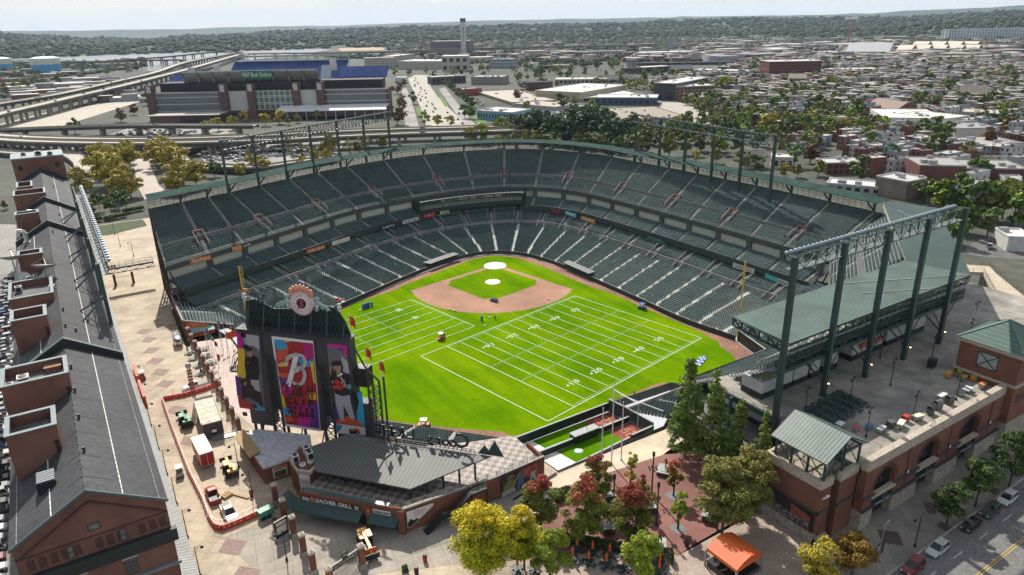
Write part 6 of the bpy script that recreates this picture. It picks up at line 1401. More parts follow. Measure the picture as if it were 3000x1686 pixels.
wj('shrub','dark shrub mass in the planter beside the mural',[C(2,3,420,690,4.6)[:2],C(2,3,590,630,4.6)[:2]],2.2,1.9,L_DRK,54,'shrub')
wj('shrub','small shrub beside the concrete steps at the lower edge',[C(1,3,1470,1420,4.6)[:2],C(1,3,1530,1410,4.6)[:2]],1.6,1.3,L_GRN,55,'shrub')
for k,(x,y,l)in enumerate(((900,770,'low green shrub bed end nearest the brick warehouse'),(1150,730,'low green shrub bed beside the far pink paving'),(1330,660,'low green shrub bed against the upper deck corner'))):
 p=C(0,1,x,y,5);wj('shrub_bed',l,[(p.x-4,p.y-1),(p.x+5,p.y+2)],3.2,1.4,L_GRN,56+k,'shrub')
BP=[(-75.5,-128.2),(-63.3,-125.9),(-42,-132.6),(-36,-136),(-36,-153),(-40.5,-154.5),(-56.5,-154.8),(-60.3,-155.2),(-64.5,-150),(-80.5,-142.5),(-84,-136)]
flat('brick_plaza',BP,4.5,PAVE_R)
flat('beige_walk',[(-77,-128.6),(-63.3,-125.6),(-34,-126.2),(-34,-131),(-42.2,-132.8),(-64,-130.2),(-75.5,-134.5),(-84,-136.5)],4.53,yw('cream_paving',(.56,.47,.34),(.2,.17,.13),3.2,rads(5),.1,.02))
flat('picnic_gravel',[(-104,-137.5),(-92,-137.2),(-80.5,-142.3),(-64.5,-150),(-60.3,-155.2),(-47,-155.2),(-40.3,-156),(-40.3,-166),(-47,-170),(-110,-170)],4.46,GRAV)
for(x,y)in((835,600),(1265,655),(1312,980),(380,1085)):
 p=K(x,y,4.5);m=MB();m.box(p.x-1.2,p.x+1.2,p.y-1.2,p.y+1.2,4.505,4.53);tag(m.bB('tree_grate',mat('grate',(.14,.14,.145),.7,.2,2),None),{835:'square grey grate under the slim yellow-green tree',1265:'square grey grate under the orange-topped tree',1312:'square grey grate under the small bright green tree',380:'grey grate under the left big red-topped tree'}[x],'tree grate')
m=MB()
for k in range(4):a,b=K(1290,1260+12*k,4.5-.1*k),K(1420,1190+12*k,4.5-.1*k);pass
BZ=.05;BZ2=.6
flat('bullpen_grass',[(-57,-108),(-42.6,-108),(-42.6,-114),(-56,-114)],BZ,TURF_B);flat('bullpen_clay',[(-42.6,-108),(-35.3,-108),(-35.3,-114),(-42.6,-114)],BZ,mat('bullpen_clay',(.27,.045,.028),.95,.15,.3,fine=2))
flat('bullpen_tarp',[(-62.5,-108),(-57,-108),(-56,-114),(-61.5,-114)],BZ+.03,TARP)
flat('bullpen_grass',[(-55.5,-114.9),(-41.3,-114.9),(-40.5,-120.9),(-54.5,-120.9)],BZ2,TURF_B);flat('bullpen_clay',[(-41.3,-114.9),(-34.6,-114.9),(-34,-120.9),(-40.5,-120.9)],BZ2,_M['bullpen_clay'])
flat('bullpen_tarp',[(-62,-114.9),(-55.5,-114.9),(-54.5,-121),(-62.5,-124.8),(-63,-118)],BZ2+.03,TARP)
flat('bullpen_floor',[(-63.2,-107.8),(-34.6,-107.8),(-34.6,-125.3),(-63.2,-125.5)],.01,yv)
m=MB();m.box(-62.9,-34.8,-125.3,-114.6,0,.58);S('bullpen_upper_floor',m,CONC)
m=MB()
def box_lines(cx,cy,z):
 for dx in(-1.05,1.05):
  for a,b in(((dx-.6,-.9),(dx+.6,-.9)),((dx+.6,-.9),(dx+.6,.9)),((dx+.6,.9),(dx-.6,.9)),((dx-.6,.9),(dx-.6,-.9))):stripe(m,(cx+a[0],cy+a[1]),(cx+b[0],cy+b[1]),.14,z)
for cx,cy,z in((-38.6,-109.8,.06),(-38.4,-112.3,.06),(-37.2,-116.6,.61),(-37.4,-119.2,.61)):box_lines(cx,cy,z)
S('bullpen_markings',m,CHALK)
xj('bullpen_wall',[(-62.5,-114.5),(-50.9,-114.5)],0,1.9,.35,FENCE,'dark wall with pale cap between the bullpens, tarp end','wall',FPOST)
xj('bullpen_wall',[(-43.8,-114.5),(-34.8,-114.5)],0,1.9,.35,FENCE,'dark wall with pale cap between the bullpens, red clay end','wall',FPOST)
xj('bullpen_wall',[(-59,-123.4),(-57,-122.8),(-41,-121.6)],.5,2.3,.3,FENCE,'dark low wall with pale cap beside the flagpoles','wall',FPOST,3)
xj('bullpen_wall',[(-40.2,-121.5),(-33.8,-121.3)],.5,2.6,.3,FENCE,'short dark wall with pale cap near the tallest conifer','wall',FPOST,3)
xj('bullpen_wall',[(-34.8,-107.6),(-34.0,-114.4),(-33.6,-121.2)],0,3.2,.3,zq,'green side wall closing the red clay ends of the bullpens','wall',FPOST)
sh=T('bullpen_shelter','grey flat-roofed bullpen shelter between the two bullpen lawns','shelter',(-47.3,-114.2,0));m=MB();m.box(-50.8,-43.9,-115.2,-113.2,2.4,2.65);m.bB('flat_roof',mat('shelter_roof',(.30,.31,.31),.6,.12,.6),sh);m=MB();m.box(-50.7,-44,-115.1,-114.6,.6,2.398);m.box(-50.7,-50.5,-114.6,-113.3,0,2.398);m.box(-44.2,-44,-114.6,-113.3,0,2.398);m.bB('wall',FENCE,sh);m=MB();m.bI([(-46.8,-114.3,2.65),(-46.8,-114.3,4.2),(-46.3,-114.3,4.5),(-46,-114.3,4.3)],.05,6);m.bB('lamp_arm',zv,sh)
bn=T('bench_stand','small grey stepped bench stand along the nearer bullpen wall','bench',(-46,-121,.6));m=MB()
for k in range(3):m.box(-49.5,-43.2,-121.6+.0+.5*k-.5,-121.2+.5*k-.5,1.9-.5*k,2.0-.5*k)
m.bB('seat_plank',zk,bn);m=MB()
for x in(-49,-46.5,-43.7):m.bM((x,-121.8,1.9),(x,-120.4,.7),.08,.08);m.bM((x,-121.8,.6),(x,-121.8,1.9),.08,.08)
m.bB('frame',zv,bn)
m=MB();m.bL((-51.5,-117.5,BZ2+.01),[(1.0,0),(.9,.12),(.2,.25)],20);tag(m.bB('pitching_mat',mat('pale_mat',(.45,.55,.47),.8,.1),None),'round pale green mat on the nearer bullpen lawn','mat')
CFS=T('centre_field_stand','small block of green seats beside the tallest conifer and bullpen wall','grandstand',(-28,-114,2));zw(CFS,(-33,-112.5),(-15.5,-112.5),(-33,-124.5),(-17,-124.5),2.0,6.0,11,[.5],pi/2)
m=MB();m.box(-33.5,-15.5,-112.3,-112.1,0,2.6);m.bB('front_wall',CONC,CFS)
nx=T('safety_net','fine net on white pipes between the bullpens and the centre field seats','net',(-34,-112,3));m=MB()
A=G(1480+850/2.912,1120+180/2.912,6.5);B=G(1480+1035/2.912,1120+290/2.912,6.5);A=V3((-34.5,-108.6,6.2));B=V3((-34.3,-117,6.2));m.bT(A,B,.1,6);m.bT((A.x,A.y,0),A,.08,6);m.bT((B.x,B.y,.6),B,.08,6);C2=V3((-33.9,-110.5,5.4));D2=V3((-31,-121.5,5.4));m.bT(C2,D2,.1,6);m.bT((C2.x,C2.y,2),C2,.08,6);m.bB('pipe_frame',WHITE,nx)
m=MB()
for k in range(18):p=A.lerp(B,k/17);m.bM(p,(p.x,p.y,3.2),.018,.018)
for k in range(7):z=3.2+3*k/7;m.bM((A.x,A.y,z),(B.x,B.y,z),.018,.018)
m.bB('net_mesh',zv,nx)
for k,(x,y)in enumerate(((900,345),(1000,308),(1098,268))):
 b=C(2,3,x,y,5);tx=(1010,1118,1118+105)[k];h=(13.2,17.5,13.0)[k]
 r=T('bare_flagpole',('tall white bare flagpole beside the beige walk, %s'%('nearest the mural','tallest, in the middle','nearest the conifers')[k]),'flagpole',(b.x,b.y,4.53));m=MB();m.bL((b.x,b.y,4.53),[(.14,0),(.13,h*.5),(.07,h),(.12,h+.05),(.12,h+.2),(.02,h+.3)],8);m.bB('pole',mat('flagpole_white',(.62,.62,.6),.4,.06),r);m=MB();m.bL((b.x,b.y,4.53),[(.32,0),(.32,.08),(.2,.15)],12);m.bB('collar',zk,r)
for k,(bx_,by_,tx,ty,l)in enumerate(((1097,945,1117,520,'tall black lamp post in the middle of the brick plaza, nearest the tent'),(1050,632,1072,215,'tall black lamp post in the brick plaza with a wide ring of lamps halfway up'),(668,860,683,440,'tall black lamp post in the brick plaza behind the big red-topped trees'))):
 b=K(bx_,by_,4.5);zt_=HT((b.x,b.y),1600+tx/3.4,1260+ty/3.4);h=zt_-4.5
 r=T('lamp_post',l,'lamp post',b);m=MB();m.bL(b,[(.35,0),(.35,.25),(.16,.5),(.11,h)],10);m.bB('post',zv,r)
 m=MB();m.bL((b.x,b.y,b.z+h-1.1),[(.2,0),(.28,.3),(.2,.6),(.3,.8),(.1,1.1)],10);m.bB('lamp_head',zv,r);m=MB();rr=.75 if k==1 else .35
 for i in range(6):t=i*pi/3;m.bL((b.x+rr*cosf(t),b.y+rr*sinf(t),b.z+h*(.58 if k else .62)),[(.14,0),(.2,.25),(.05,.35)],7);m.bM((b.x,b.y,b.z+h*.6),(b.x+rr*cosf(t),b.y+rr*sinf(t),b.z+h*.6),.06,.06)
 m.bB('lamp_ring',zv,r)
def skin_fig(joints,edges,rad,cols):
 ''
 me=bpy.data.meshes.new('f');names=list(joints);me.from_pydata([joints[n]for n in names],[(names.index(a),names.index(b))for a,b in edges],[]);me.update()
 ob=bpy.data.objects.new('f',me);COL.objects.link(ob);ob.modifiers.new('s','SKIN');sd_=ob.modifiers.new('d','SUBSURF');sd_.levels=1;sd_.render_levels=1
 sv=me.skin_vertices[0].data
 for i,n in enumerate(names):r_=rad[n];sv[i].radius=(r_,r_)if not isinstance(r_,tuple)else r_;sv[i].use_root=(n=='pelvis')
 dg=bpy.context.evaluated_depsgraph_get();o2=ob.evaluated_get(dg);m2=bpy.data.meshes.new_from_object(o2);vs=[tuple(v.co)for v in m2.vertices];fs=[tuple(p.vertices)for p in m2.polygons]
 bpy.data.objects.remove(ob);bpy.data.meshes.remove(me);bpy.data.meshes.remove(m2);return vs,fs
BASEJ=dict(pelvis=(0,0,.95),chest=(0,.0,1.32),neck=(0,.0,1.50),head=(0,.01,1.62),crownp=(0,.0,1.74),shl=(-.19,0,1.43),ell=(-.27,.02,1.16),wrl=(-.27,.12,.92),hal=(-.27,.16,.83),shr=(.19,0,1.43),elr=(.27,.02,1.16),wrr=(.27,.12,.92),har=(.27,.16,.83),hil=(-.1,0,.90),knl=(-.12,.03,.50),anl=(-.12,-.02,.09),tol=(-.13,.14,.04),hir=(.1,0,.90),knr=(.12,.03,.50),anr=(.12,-.02,.09),tor=(.13,.14,.04))
BE=[('pelvis','chest'),('chest','neck'),('neck','head'),('head','crownp'),('neck','shl'),('shl','ell'),('ell','wrl'),('wrl','hal'),('neck','shr'),('shr','elr'),('elr','wrr'),('wrr','har'),('pelvis','hil'),('hil','knl'),('knl','anl'),('anl','tol'),('pelvis','hir'),('hir','knr'),('knr','anr'),('anr','tor')]
BR=dict(pelvis=.15,chest=.17,neck=.065,head=.105,crownp=.075,shl=.075,ell=.05,wrl=.036,hal=.045,shr=.075,elr=.05,wrr=.036,har=.045,hil=.10,knl=.07,anl=.045,tol=.045,hir=.10,knr=.07,anr=.045,tor=.045)
POSES={'stand':{},'walk':dict(knl=(-.12,.2,.52),anl=(-.12,.24,.1),tol=(-.13,.4,.06),knr=(.12,-.05,.5),anr=(.12,-.3,.14),tor=(.13,-.18,.05),ell=(-.26,-.12,1.17),wrl=(-.26,-.05,.93),hal=(-.26,-.0,.86),elr=(.26,.12,1.17),wrr=(.25,.28,1.0),har=(.24,.34,.95)),'crouch':dict(pelvis=(0,-.1,.55),chest=(0,.1,.88),neck=(0,.2,1.05),head=(0,.26,1.17),crownp=(0,.27,1.28),shl=(-.19,.2,.98),ell=(-.27,.35,.75),wrl=(-.15,.5,.68),hal=(-.1,.56,.66),shr=(.19,.2,.98),elr=(.27,.35,.75),wrr=(.12,.5,.68),har=(.06,.56,.66),hil=(-.12,-.08,.52),knl=(-.25,.3,.5),anl=(-.25,.05,.09),tol=(-.27,.2,.04),hir=(.12,-.08,.52),knr=(.25,.3,.5),anr=(.25,.05,.09),tor=(.27,.2,.04)),'bat':dict(ell=(-.1,.28,1.3),wrl=(.12,.28,1.45),hal=(.18,.25,1.5),elr=(.38,.12,1.4),wrr=(.24,.22,1.55),har=(.2,.22,1.6),knl=(-.22,.1,.5),anl=(-.3,.02,.09),tol=(-.34,.14,.04),knr=(.22,.06,.5),anr=(.3,-.02,.09),tor=(.34,.12,.04)),'throw':dict(shr=(.19,-.05,1.45),elr=(.4,-.1,1.5),wrr=(.46,-.02,1.72),har=(.46,.02,1.8),ell=(-.3,.2,1.3),wrl=(-.2,.42,1.35),hal=(-.16,.48,1.35),knl=(-.14,.3,.55),anl=(-.14,.42,.12),tol=(-.14,.56,.08),knr=(.14,-.15,.5),anr=(.14,-.45,.12),tor=(.15,-.35,.04)),'push':dict(ell=(-.22,.2,1.18),wrl=(-.18,.42,1.15),hal=(-.18,.5,1.15),elr=(.22,.2,1.18),wrr=(.18,.42,1.15),har=(.18,.5,1.15),chest=(0,.1,1.3),neck=(0,.16,1.48),head=(0,.2,1.6),crownp=(0,.2,1.71))}
_fig={}
def xv(pose,cols=None):
 if pose not in _fig:J=dict(BASEJ);J.update(POSES[pose]);_fig[pose]=(J,skin_fig(J,BE,BR,None))
 return _fig[pose]
CLO={}
def cloth(c):
 k='cloth_%d_%d_%d'%tuple(int(v*99)for v in c);return mat(k,c,.8,.15,3)
SKINM=mat('person_skin',(.33,.19,.13),.6,.08,5);HAIRM=mat('person_hair',(.03,.02,.015),.8,.2,5)
def vz(loc,ang,pose,shirt,trou,label,hat=None,group=None):
 J,(vs,fs)=xv(pose);r=T('person',label,'person',loc,group);r.rotation_euler=(0,0,ang)
 m=MB();hip=J['pelvis'][2];nk=J['neck'][2];hands=[V3(J['hal']),V3(J['har'])];vsv=[V3(v)for v in vs]
 m.v=[tuple(v)for v in vs]
 for f in fs:
  c=sum((vsv[i]for i in f),V3())/len(f)
  mi=1
  if c.z<hip-.02 and min((c-h).length for h in hands)>.12:mi=0
  if c.z>nk+.02 or min((c-h).length for h in hands)<.09:mi=2
  if c.z<.1:mi=3
  m.f.append(f);m.m.append(mi)
 b=bpy.data.meshes.new('body');zb2[r.name]=(0,0,0)
 o=m.bB('body',[cloth(trou),cloth(shirt),SKINM,mat('shoe',(.02,.02,.02),.6,.1)],r,True)
 h=V3(J['head']);hm=MB();hm.bL((h.x,h.y-.02,h.z+.0),[(.108,.0),(.118,.05),(.1,.1),(.04,.14)],9)
 if hat:hm.box(h.x-.09,h.x+.09,h.y+.08,h.y+.2,h.z+.03,h.z+.05)
 hm.bB('cap'if hat else'hair',cloth(hat)if hat else HAIRM,r);return r
def face(p):return atn(CO.y-p[1],CO.x-p[0])-pi/2
STATB=mat('bronze',(.028,.026,.022),.35,.2,3,metal=.6);PLIN=mat('granite_plinth',(.05,.05,.05),.4,.15,1);PLTOP=mat('plinth_top',(.30,.32,.30),.6,.15,1)
def vw(b,ang,pose,label,sc=1.35,w=2.0,h=1.1,l=None):
 r=T('bronze_statue',label,'statue',b);r.rotation_euler=(0,0,ang);zb2[r.name]=(0,0,0);J,(vs,fs)=xv(pose)
 m=MB();m.box(-w/2,w/2,-(l or w)/2,(l or w)/2,0,h);m.bB('plinth',PLIN,r);m=MB();m.box(-w/2-.06,w/2+.06,-(l or w)/2-.06,(l or w)/2+.06,h+.002,h+.1);m.bL((0,0,h+.1),[(w*.36,0),(w*.36,.12)],16);m.bB('plinth_top',PLTOP,r)
 m=MB();m.add([(x*sc,y*sc,z*sc+h+.2)for x,y,z in vs],fs);m.bB('figure',STATB,r,True)
 if pose=='bat':m=MB();a=V3(J['hal'])*sc+V3((0,0,h+.2));m.bT(a,a+V3((-.9,-.2,.6)),.03,6,0,.06);m.bB('bat',STATB,r)
for x,y,a,po,l,w in((1028,800,2.6,'walk','dark bronze statue standing on a plinth in the middle of the brick plaza',2.2),(1122,1180,2.4,'crouch','dark bronze statue of a crouching fielder next to the hedge end',2.2),(1190,430,.6,'bat','dark bronze statue of a swinging batter on a low wide plinth by the conifers',3.0),(625,690,2.8,'stand','dark bronze statue half hidden by the red-topped tree near the beige walk',1.8),(625,1010,2.6,'throw','dark bronze statue between the two big red-topped plaza trees',1.9),(1610,890,2.2,'throw','dark bronze statue under the broad olive oak',2.0)):
 vw(K(x,y,4.5),a,po,l,1.3,w,1.2 if w<2.9 else .8)
pads=mat('blue_pad',(.02,.12,.30),.6,.12,2)
def pad_proto():
 r=T('tackling_dummy','upright blue tackling dummy in a row at the edge of the field','tackling dummy',(0,0,0),'blue tackling dummies in a row');m=MB();m.bL((0,0,0),[(.34,0),(.36,.3),(.36,1.5),(.28,1.75),(.1,1.8)],10);m.bB('pad',pads,r);m=MB();m.bL((0,0,.001),[(.45,0),(.45,.08)],10);m.bB('base',zv,r);return r
pr0=pad_proto();wd=['first','second','third','fourth','fifth']
for k,(x,y)in enumerate(((1078,215),(1098,207),(1118,200),(1137,192),(1166,188))):
 p=C(1,2,x,y,0.01);o=pr0 if k==0 else xk(pr0,p);o.location=p;o['label']='%s blue tackling dummy from the scoreboard side in the row beside the track'%wd[k]
pp=xk(pr0,C(1,2,2270,335,.01),label='blue tackling dummy standing by itself in the grass near the infield dirt')
for(x,y,po,sh,tr,l,h)in((1895,505,'walk',(.02,.02,.025),(.03,.03,.035),'person in black walking on the practice grid beside a red cart',None),(1750,1400,'push',(.6,.6,.6),(.03,.03,.04),'person in a white top and dark trousers pushing along the centre field track',None),(2400,318,'crouch',(.02,.03,.12),(.03,.03,.05),'person in dark blue crouching in the grass near the infield dirt',(.02,.03,.1))):
 p=C(1,2,x,y,.03);vz(p,face(p)+1.2,po,sh,tr,l,h)
for(x,y,po,sh,tr,l,h)in((1815,818,'walk',(.03,.04,.2),(.02,.02,.03),'person in dark blue beside the folded blue pads in left field',(.03,.05,.3)),(1228,1100,'walk',(.06,.03,.12),(.02,.02,.03),'person in a purple top on the track in front of the dark fence',(.05,.03,.1)),(1685,950,'walk',(.02,.02,.025),(.02,.02,.02),'person in black at the corner of the left field stand',None)):
 p=C(2,2,x,y,.03);vz(p,face(p)+.9,po,sh,tr,l,h)
def cart(loc,ang,col,label,roofc=None,seatc=(.25,.22,.18)):
 r=T('utility_cart',label,'cart',loc);r.rotation_euler=(0,0,ang);zb2[r.name]=(0,0,0);m=MB();m.box(-.6,.6,-1.3,1.3,.35,.75);m.add([(-.6,1.3,.35),(.6,1.3,.35),(.6,1.3,.75),(-.6,1.3,.75),(-.5,1.5,.4),(.5,1.5,.4),(.5,1.45,.7),(-.5,1.45,.7)],[(4,5,6,7),(0,1,5,4),(3,7,6,2),(0,4,7,3),(1,2,6,5)]);m.box(-.58,.58,.6,.75,.75,1.05);m.box(-.6,.6,-1.3,-1.2,.75,1.05);m.bB('body',mat('cart_'+label[:6],col,.4,.1,2),r)
 m=MB();m.box(-.52,.52,-.25,.2,.752,.9);m.box(-.52,.52,-.4,-.28,.752,1.3);m.bB('seat',mat('cart_seat',seatc,.7,.1),r)
 for sx_ in(-1,1):
  for sy in(-.85,.9):m=MB();m.bT((sx_*.42,sy,.28),(sx_*.66,sy,.28),.28,12);m.bB('wheel',mat('tyre',(.015,.015,.016),.8,.1),r)
 if roofc:
  m=MB();m.box(-.65,.65,-.75,.85,1.9,1.98);m.bB('roof',mat('cart_roof_'+label[:5],roofc,.5,.08),r);m=MB()
  for sx_ in(-.55,.55):
   for sy in(-.6,.7):m.bM((sx_,sy,.75),(sx_,sy,1.9),.05,.05)
  m.bB('post',zv,r)
 return r
cart(C(1,2,1862,515,.03),2.2,(.5,.06,.03),'small red and white field cart on the practice grid',(.65,.62,.58));cart(C(1,2,1690,1395,.03),1.0,(.45,.05,.03),'red cart with white tanks on the centre field track',(.65,.6,.55));cart(C(1,2,2395,135,.03),.3,(.03,.08,.3),'blue and white line marking cart at the infield dirt corner',None)
p=C(2,2,1308,212,.03);cart(p,.4,(.02,.10,.42),'bright blue box cart on the third base foul grass',(.03,.14,.5))
m=MB()
fp0=C(2,2,1865,775,.03)
for k in range(6):
 p=fp0+V3((.95*k,.45*k,0));r=T('folded_pad','flat blue and white tackling pad in a small heap in left field','pad',p,'blue pads lying in left field');m=MB();m.bO(p,.38,.95,.03,.28,.4);m.bB('pad',pads if k%2 else mat('pad_white',(.5,.54,.6),.6,.1),r);m=MB();m.bO(p,.39,.12,.29,.31,.4);m.bB('strap',WHITE if k%2 else pads,r)
for k,(i,j,x,y)in enumerate(((1,2,1943,220),(1,2,1988,232),(1,2,2350,303),(1,2,2300,385),(2,2,365,118),(1,2,1045,230))):
 p=C(i,j,x,y,.03);r=T('equipment_bag',('small white gear bag '+['on the infield dirt edge','next to another bag on the dirt edge','beside the crouching person','in the grass near the big grid','on the third base dirt','by the blue dummies'][k]),'bag',p);m=MB();m.bL(p,[(.3,0),(.42,.15),(.35,.4),(.1,.5)],8);m.bB('bag_body',mat('bag_white',(.6,.57,.5),.7,.1),r);m=MB();m.bT(p+V3((-.2,0,.45)),p+V3((.2,0,.45)),.04,5);m.bB('handle',zv,r)
YELP=mat('foul_yellow',(.60,.40,.05),.5,.1)
def foulpole(b,h,label):
 r=T('foul_pole',label,'foul pole',b);m=MB();m.bT(b,V3(b)+V3((0,0,h)),.16,8);m.bT(V3(b)+V3((.9,.4,6)),V3(b)+V3((.9,.4,h)),.05,6);m.bB('pole',YELP,r);m=MB()
 for k in range(int((h-6)/.9)):z=6+k*.9;m.bM((b[0],b[1],z),(b[0]+.9,b[1]+.4,z+.45),.05,.05);m.bM((b[0]+.9,b[1]+.4,z+.45),(b[0],b[1],z+.9),.05,.05)
 m.bB('screen',YELP,r)
foulpole((20.6,-98.4,0),24,'yellow lattice foul pole at the left field corner');foulpole((-95.6,-19.5,0),24,'yellow lattice foul pole behind the scoreboard in right field')
RF=T('right_field_stand','steep pale-aisled stand with brick back facing the field beside the flag court','grandstand',(-105,-6,5))
jt=C(0,2,1710,65,9.6);jb=C(0,2,1840,345,9.6);kb=C(0,2,2345,355,6.0);kt=C(0,2,2330,40,4.5)
zw(RF,kt[:2],kb[:2],jt[:2],jb[:2],4.6,9.6,16,[.3,.62],atn(-(jt-kt).y,-(jt-kt).x))
m=MB()
def wq(a,b,z0,za,zb):m.bQ((a.x,a.y,z0),(b.x,b.y,z0),(b.x,b.y,zb),(a.x,a.y,za))
wq(jt,jb,4.9,10.1,10.1);wq(jb,kb,4.9,10.1,5.6);m.bB('brick_wall',BRICK,RF);m=MB();m.bM((jt.x,jt.y,10.15),(jb.x,jb.y,10.15),.4,.25);m.bM((jb.x,jb.y,10.1),(kb.x,kb.y,5.6),.4,.25);m.bB('coping',CONC,RF)
d=(kb-jb);d.z=0;d.normalize();n=V3((d.y,-d.x,0));n=n if n.dot(CO-jb)>0 else-n
m=MB();m.poly([V3((jb.x,jb.y,z))+d*s+n*.08 for s,z in((.9,7.2),(6.5,7.0),(6.5,8.0),(.9,9.4))]);o=m.bB('orange_sign',mat('sign_orange',(.50,.12,.03),.6,.12),RF);m=MB();text(m,'JAMESON\nTERRACE',V3((jb.x,jb.y,8.3))+d*3.2+n*.12,d,(0,0,1),.55,extrude=.01);m.bB('lettering',mat('sign_gold',(.7,.5,.2),.6),o)
m=MB();P0=V3((jb.x,jb.y,0))+d*1.4;P1=V3((jb.x,jb.y,0))+d*7.6;m.poly([V3((p.x,p.y,z))for p,z in((P0,7.4),(P1,7.2),(P1+n*2.2,6.4),(P0+n*2.2,6.5))][::-1]);m.poly([V3((p.x,p.y,z))for p,z in((P0,7.35),(P1,7.15),(P1+n*2.2,6.35),(P0+n*2.2,6.45))]);m.bB('awning',mat('awning_pale',(.20,.33,.29),.6,.12),RF)
m=MB();m.bO(P0.lerp(P1,.5)+n*1.2,3.0,.35,5,6.0,atn(d.y,d.x));m.bB('orange_counter',_M['sign_orange'],RF)
m=MB();m.bO(P0.lerp(P1,.5)+n*.12,3.0,.1,5,7.2,atn(d.y,d.x));m.bB('serving_hatch',DKIN,RF)
GLZ=mat('car_glass',(.012,.016,.02),.08,.2,2);TYRE=mat('tyre',(.015,.015,.016),.8,.1);PNT=zg2('car_paint',.28);RIMM=mat('wheel_rim',(.35,.36,.37),.35,.1,2,metal=.6)
def car_shape(kind):
 L,Wd,H=dict(sedan=(4.7,1.8,1.45),suv=(4.8,1.92,1.75),pickup=(5.8,2.0,1.9),van=(5.4,2.0,2.2))[kind];h=L/2;w=Wd/2;b=.32;dk=.95 if kind!='pickup'else 1.1
 if kind=='van':dk=1.2
 sec=[(-h,.82,b+.15,dk-.15),(-h+.25,.95,b,dk),(-h+1.0,1,b,dk+.02),(0,1,b,dk+.03),(h-1.3,1,b,dk),(h-.4,.95,b,dk-.12),(h,.80,b+.12,dk-.32)]
 m=MB();vs=[];fs=[]
 for x,k,z0,z1 in sec:vs+=[(-w*k,x,z0),(w*k,x,z0),(w*k*1.0,x,(z0+z1)/2+.1),(w*k*.94,x,z1),(-w*k*.94,x,z1),(-w*k,x,(z0+z1)/2+.1)]
 for i in range(len(sec)-1):
  for j in range(6):fs.append((i*6+j,i*6+(j+1)%6,(i+1)*6+(j+1)%6,(i+1)*6+j))
 fs+=[(5,4,3,2,1,0),tuple(range(len(vs)-6,len(vs)))];m.add(vs,fs,0)
 cab=dict(sedan=(-h+.5,-h+1.35,h-2.25,h-1.25),suv=(-h+.12,-h+.55,h-2.2,h-1.35),pickup=(-.75,-.55,h-2.35,h-1.55),van=(-h+.1,-h+.25,h-1.9,h-1.0))[kind]
 g=MB();wb,wt=w*.90,w*.74;a=[(-wb,cab[0],dk),(wb,cab[0],dk),(wb,cab[3],dk),(-wb,cab[3],dk),(-wt,cab[1],H),(wt,cab[1],H),(wt,cab[2],H),(-wt,cab[2],H)]
 g.add(a,[(0,1,5,4),(1,2,6,5),(2,3,7,6),(3,0,4,7)],0)
 r=MB();r.add([(-wt-.02,cab[1]-.03,H-.02),(wt+.02,cab[1]-.03,H-.02),(wt+.02,cab[2]+.03,H-.02),(-wt-.02,cab[2]+.03,H-.02),(-wt*.9,cab[1]+.1,H+.05),(wt*.9,cab[1]+.1,H+.05),(wt*.9,cab[2]-.1,H+.05),(-wt*.9,cab[2]-.1,H+.05)],[(4,5,6,7),(0,1,5,4),(1,2,6,5),(2,3,7,6),(3,0,4,7)],0)
 for s in(-1,1):
  for f in(0,.36,.68,1)if kind in('suv','van')else(0,.5,1):
   p=V3((s*wb,cab[0]+(cab[3]-cab[0])*f,dk));q=V3((s*wt,cab[1]+(cab[2]-cab[1])*f,H));r.bM(p,q,.07,.07)
 return m,g,r,(L,w,h)
def zr2(kind,label,full=True):
 m,g,r,(L,w,h)=car_shape(kind)
 if not full:
  z=MB();z.add(m.v,m.f,0);z.add(r.v,r.f,0);z.add(g.v,g.f,1)
  for s in(-1,1):
   for y in(-h+.85,h-.9):z.bT((s*(w-.2),y,.33),(s*(w+.01),y,.33),.33,8,2)
  o=z.bB('parked_car',[PNT,GLZ,TYRE]);return tag(o,label,'car')
 root=T('parked_car'if kind!='pickup'else'pickup_truck',label,'car'if kind!='pickup'else'pickup');z=MB();z.add(m.v,m.f);z.add(r.v,r.f)
 if kind=='suv':
  for s in(-1,1):z.bM((s*w*.62,-h+.9,1.84),(s*w*.62,h-2.4,1.84),.05,.05)
 z.bB('body',PNT,root);g.bB('window',GLZ,root)
 if kind=='pickup':z=MB();z.box(-w*.8,w*.8,-h+.15,-.85,1.02,1.14);z.bB('bed_liner',zv,root)
 for s in(-1,1):
  for y in(-h+.85,h-.9):
   z=MB();z.bT((s*(w-.22),y,.34),(s*(w+.02),y,.34),.34,14);o=z.bB('wheel',TYRE,root);z=MB();z.bT((s*(w+.021),y,.34),(s*(w+.03),y,.34),.2,10);z.bB('rim',RIMM,o)
  z=MB();z.box(s*w*.62-.18,s*w*.62+.18,h-.08,h+.02,.66,.8);z.bB('headlight',mat('headlight',(.6,.6,.6),.1,.05),root)
  z=MB();z.box(s*w*.7-.14,s*w*.7+.14,-h-.02,-h+.06,.7,.85);z.bB('tail_light',mat('tail_light',(.35,.01,.01),.2,.05),root)
  z=MB();z.box(s*(w+.02)-.02,s*(w+.02)+.1*s+.02,h-1.75,h-1.6,1.05,1.2)if s>0 else z.box(s*(w+.1),s*w,h-1.75,h-1.6,1.05,1.2);z.bB('mirror',PNT,root)
 return root
CP={k:zr2(k,'x',True)for k in('sedan','suv','pickup')};CF_={k:zr2(k,'parked car',False)for k in('sedan','suv','van')}
def car(kind,p,ang,col,label,group=None,far=False):
 o=xk((CF_ if far else CP)[kind],p,ang-pi/2,1,label,group,col);return o
def za2(a,b):return atn(b.y-a.y,b.x-a.x)
sa=za2(C(3,3,1300,1448,3.84),C(3,3,2400,760,3.84))
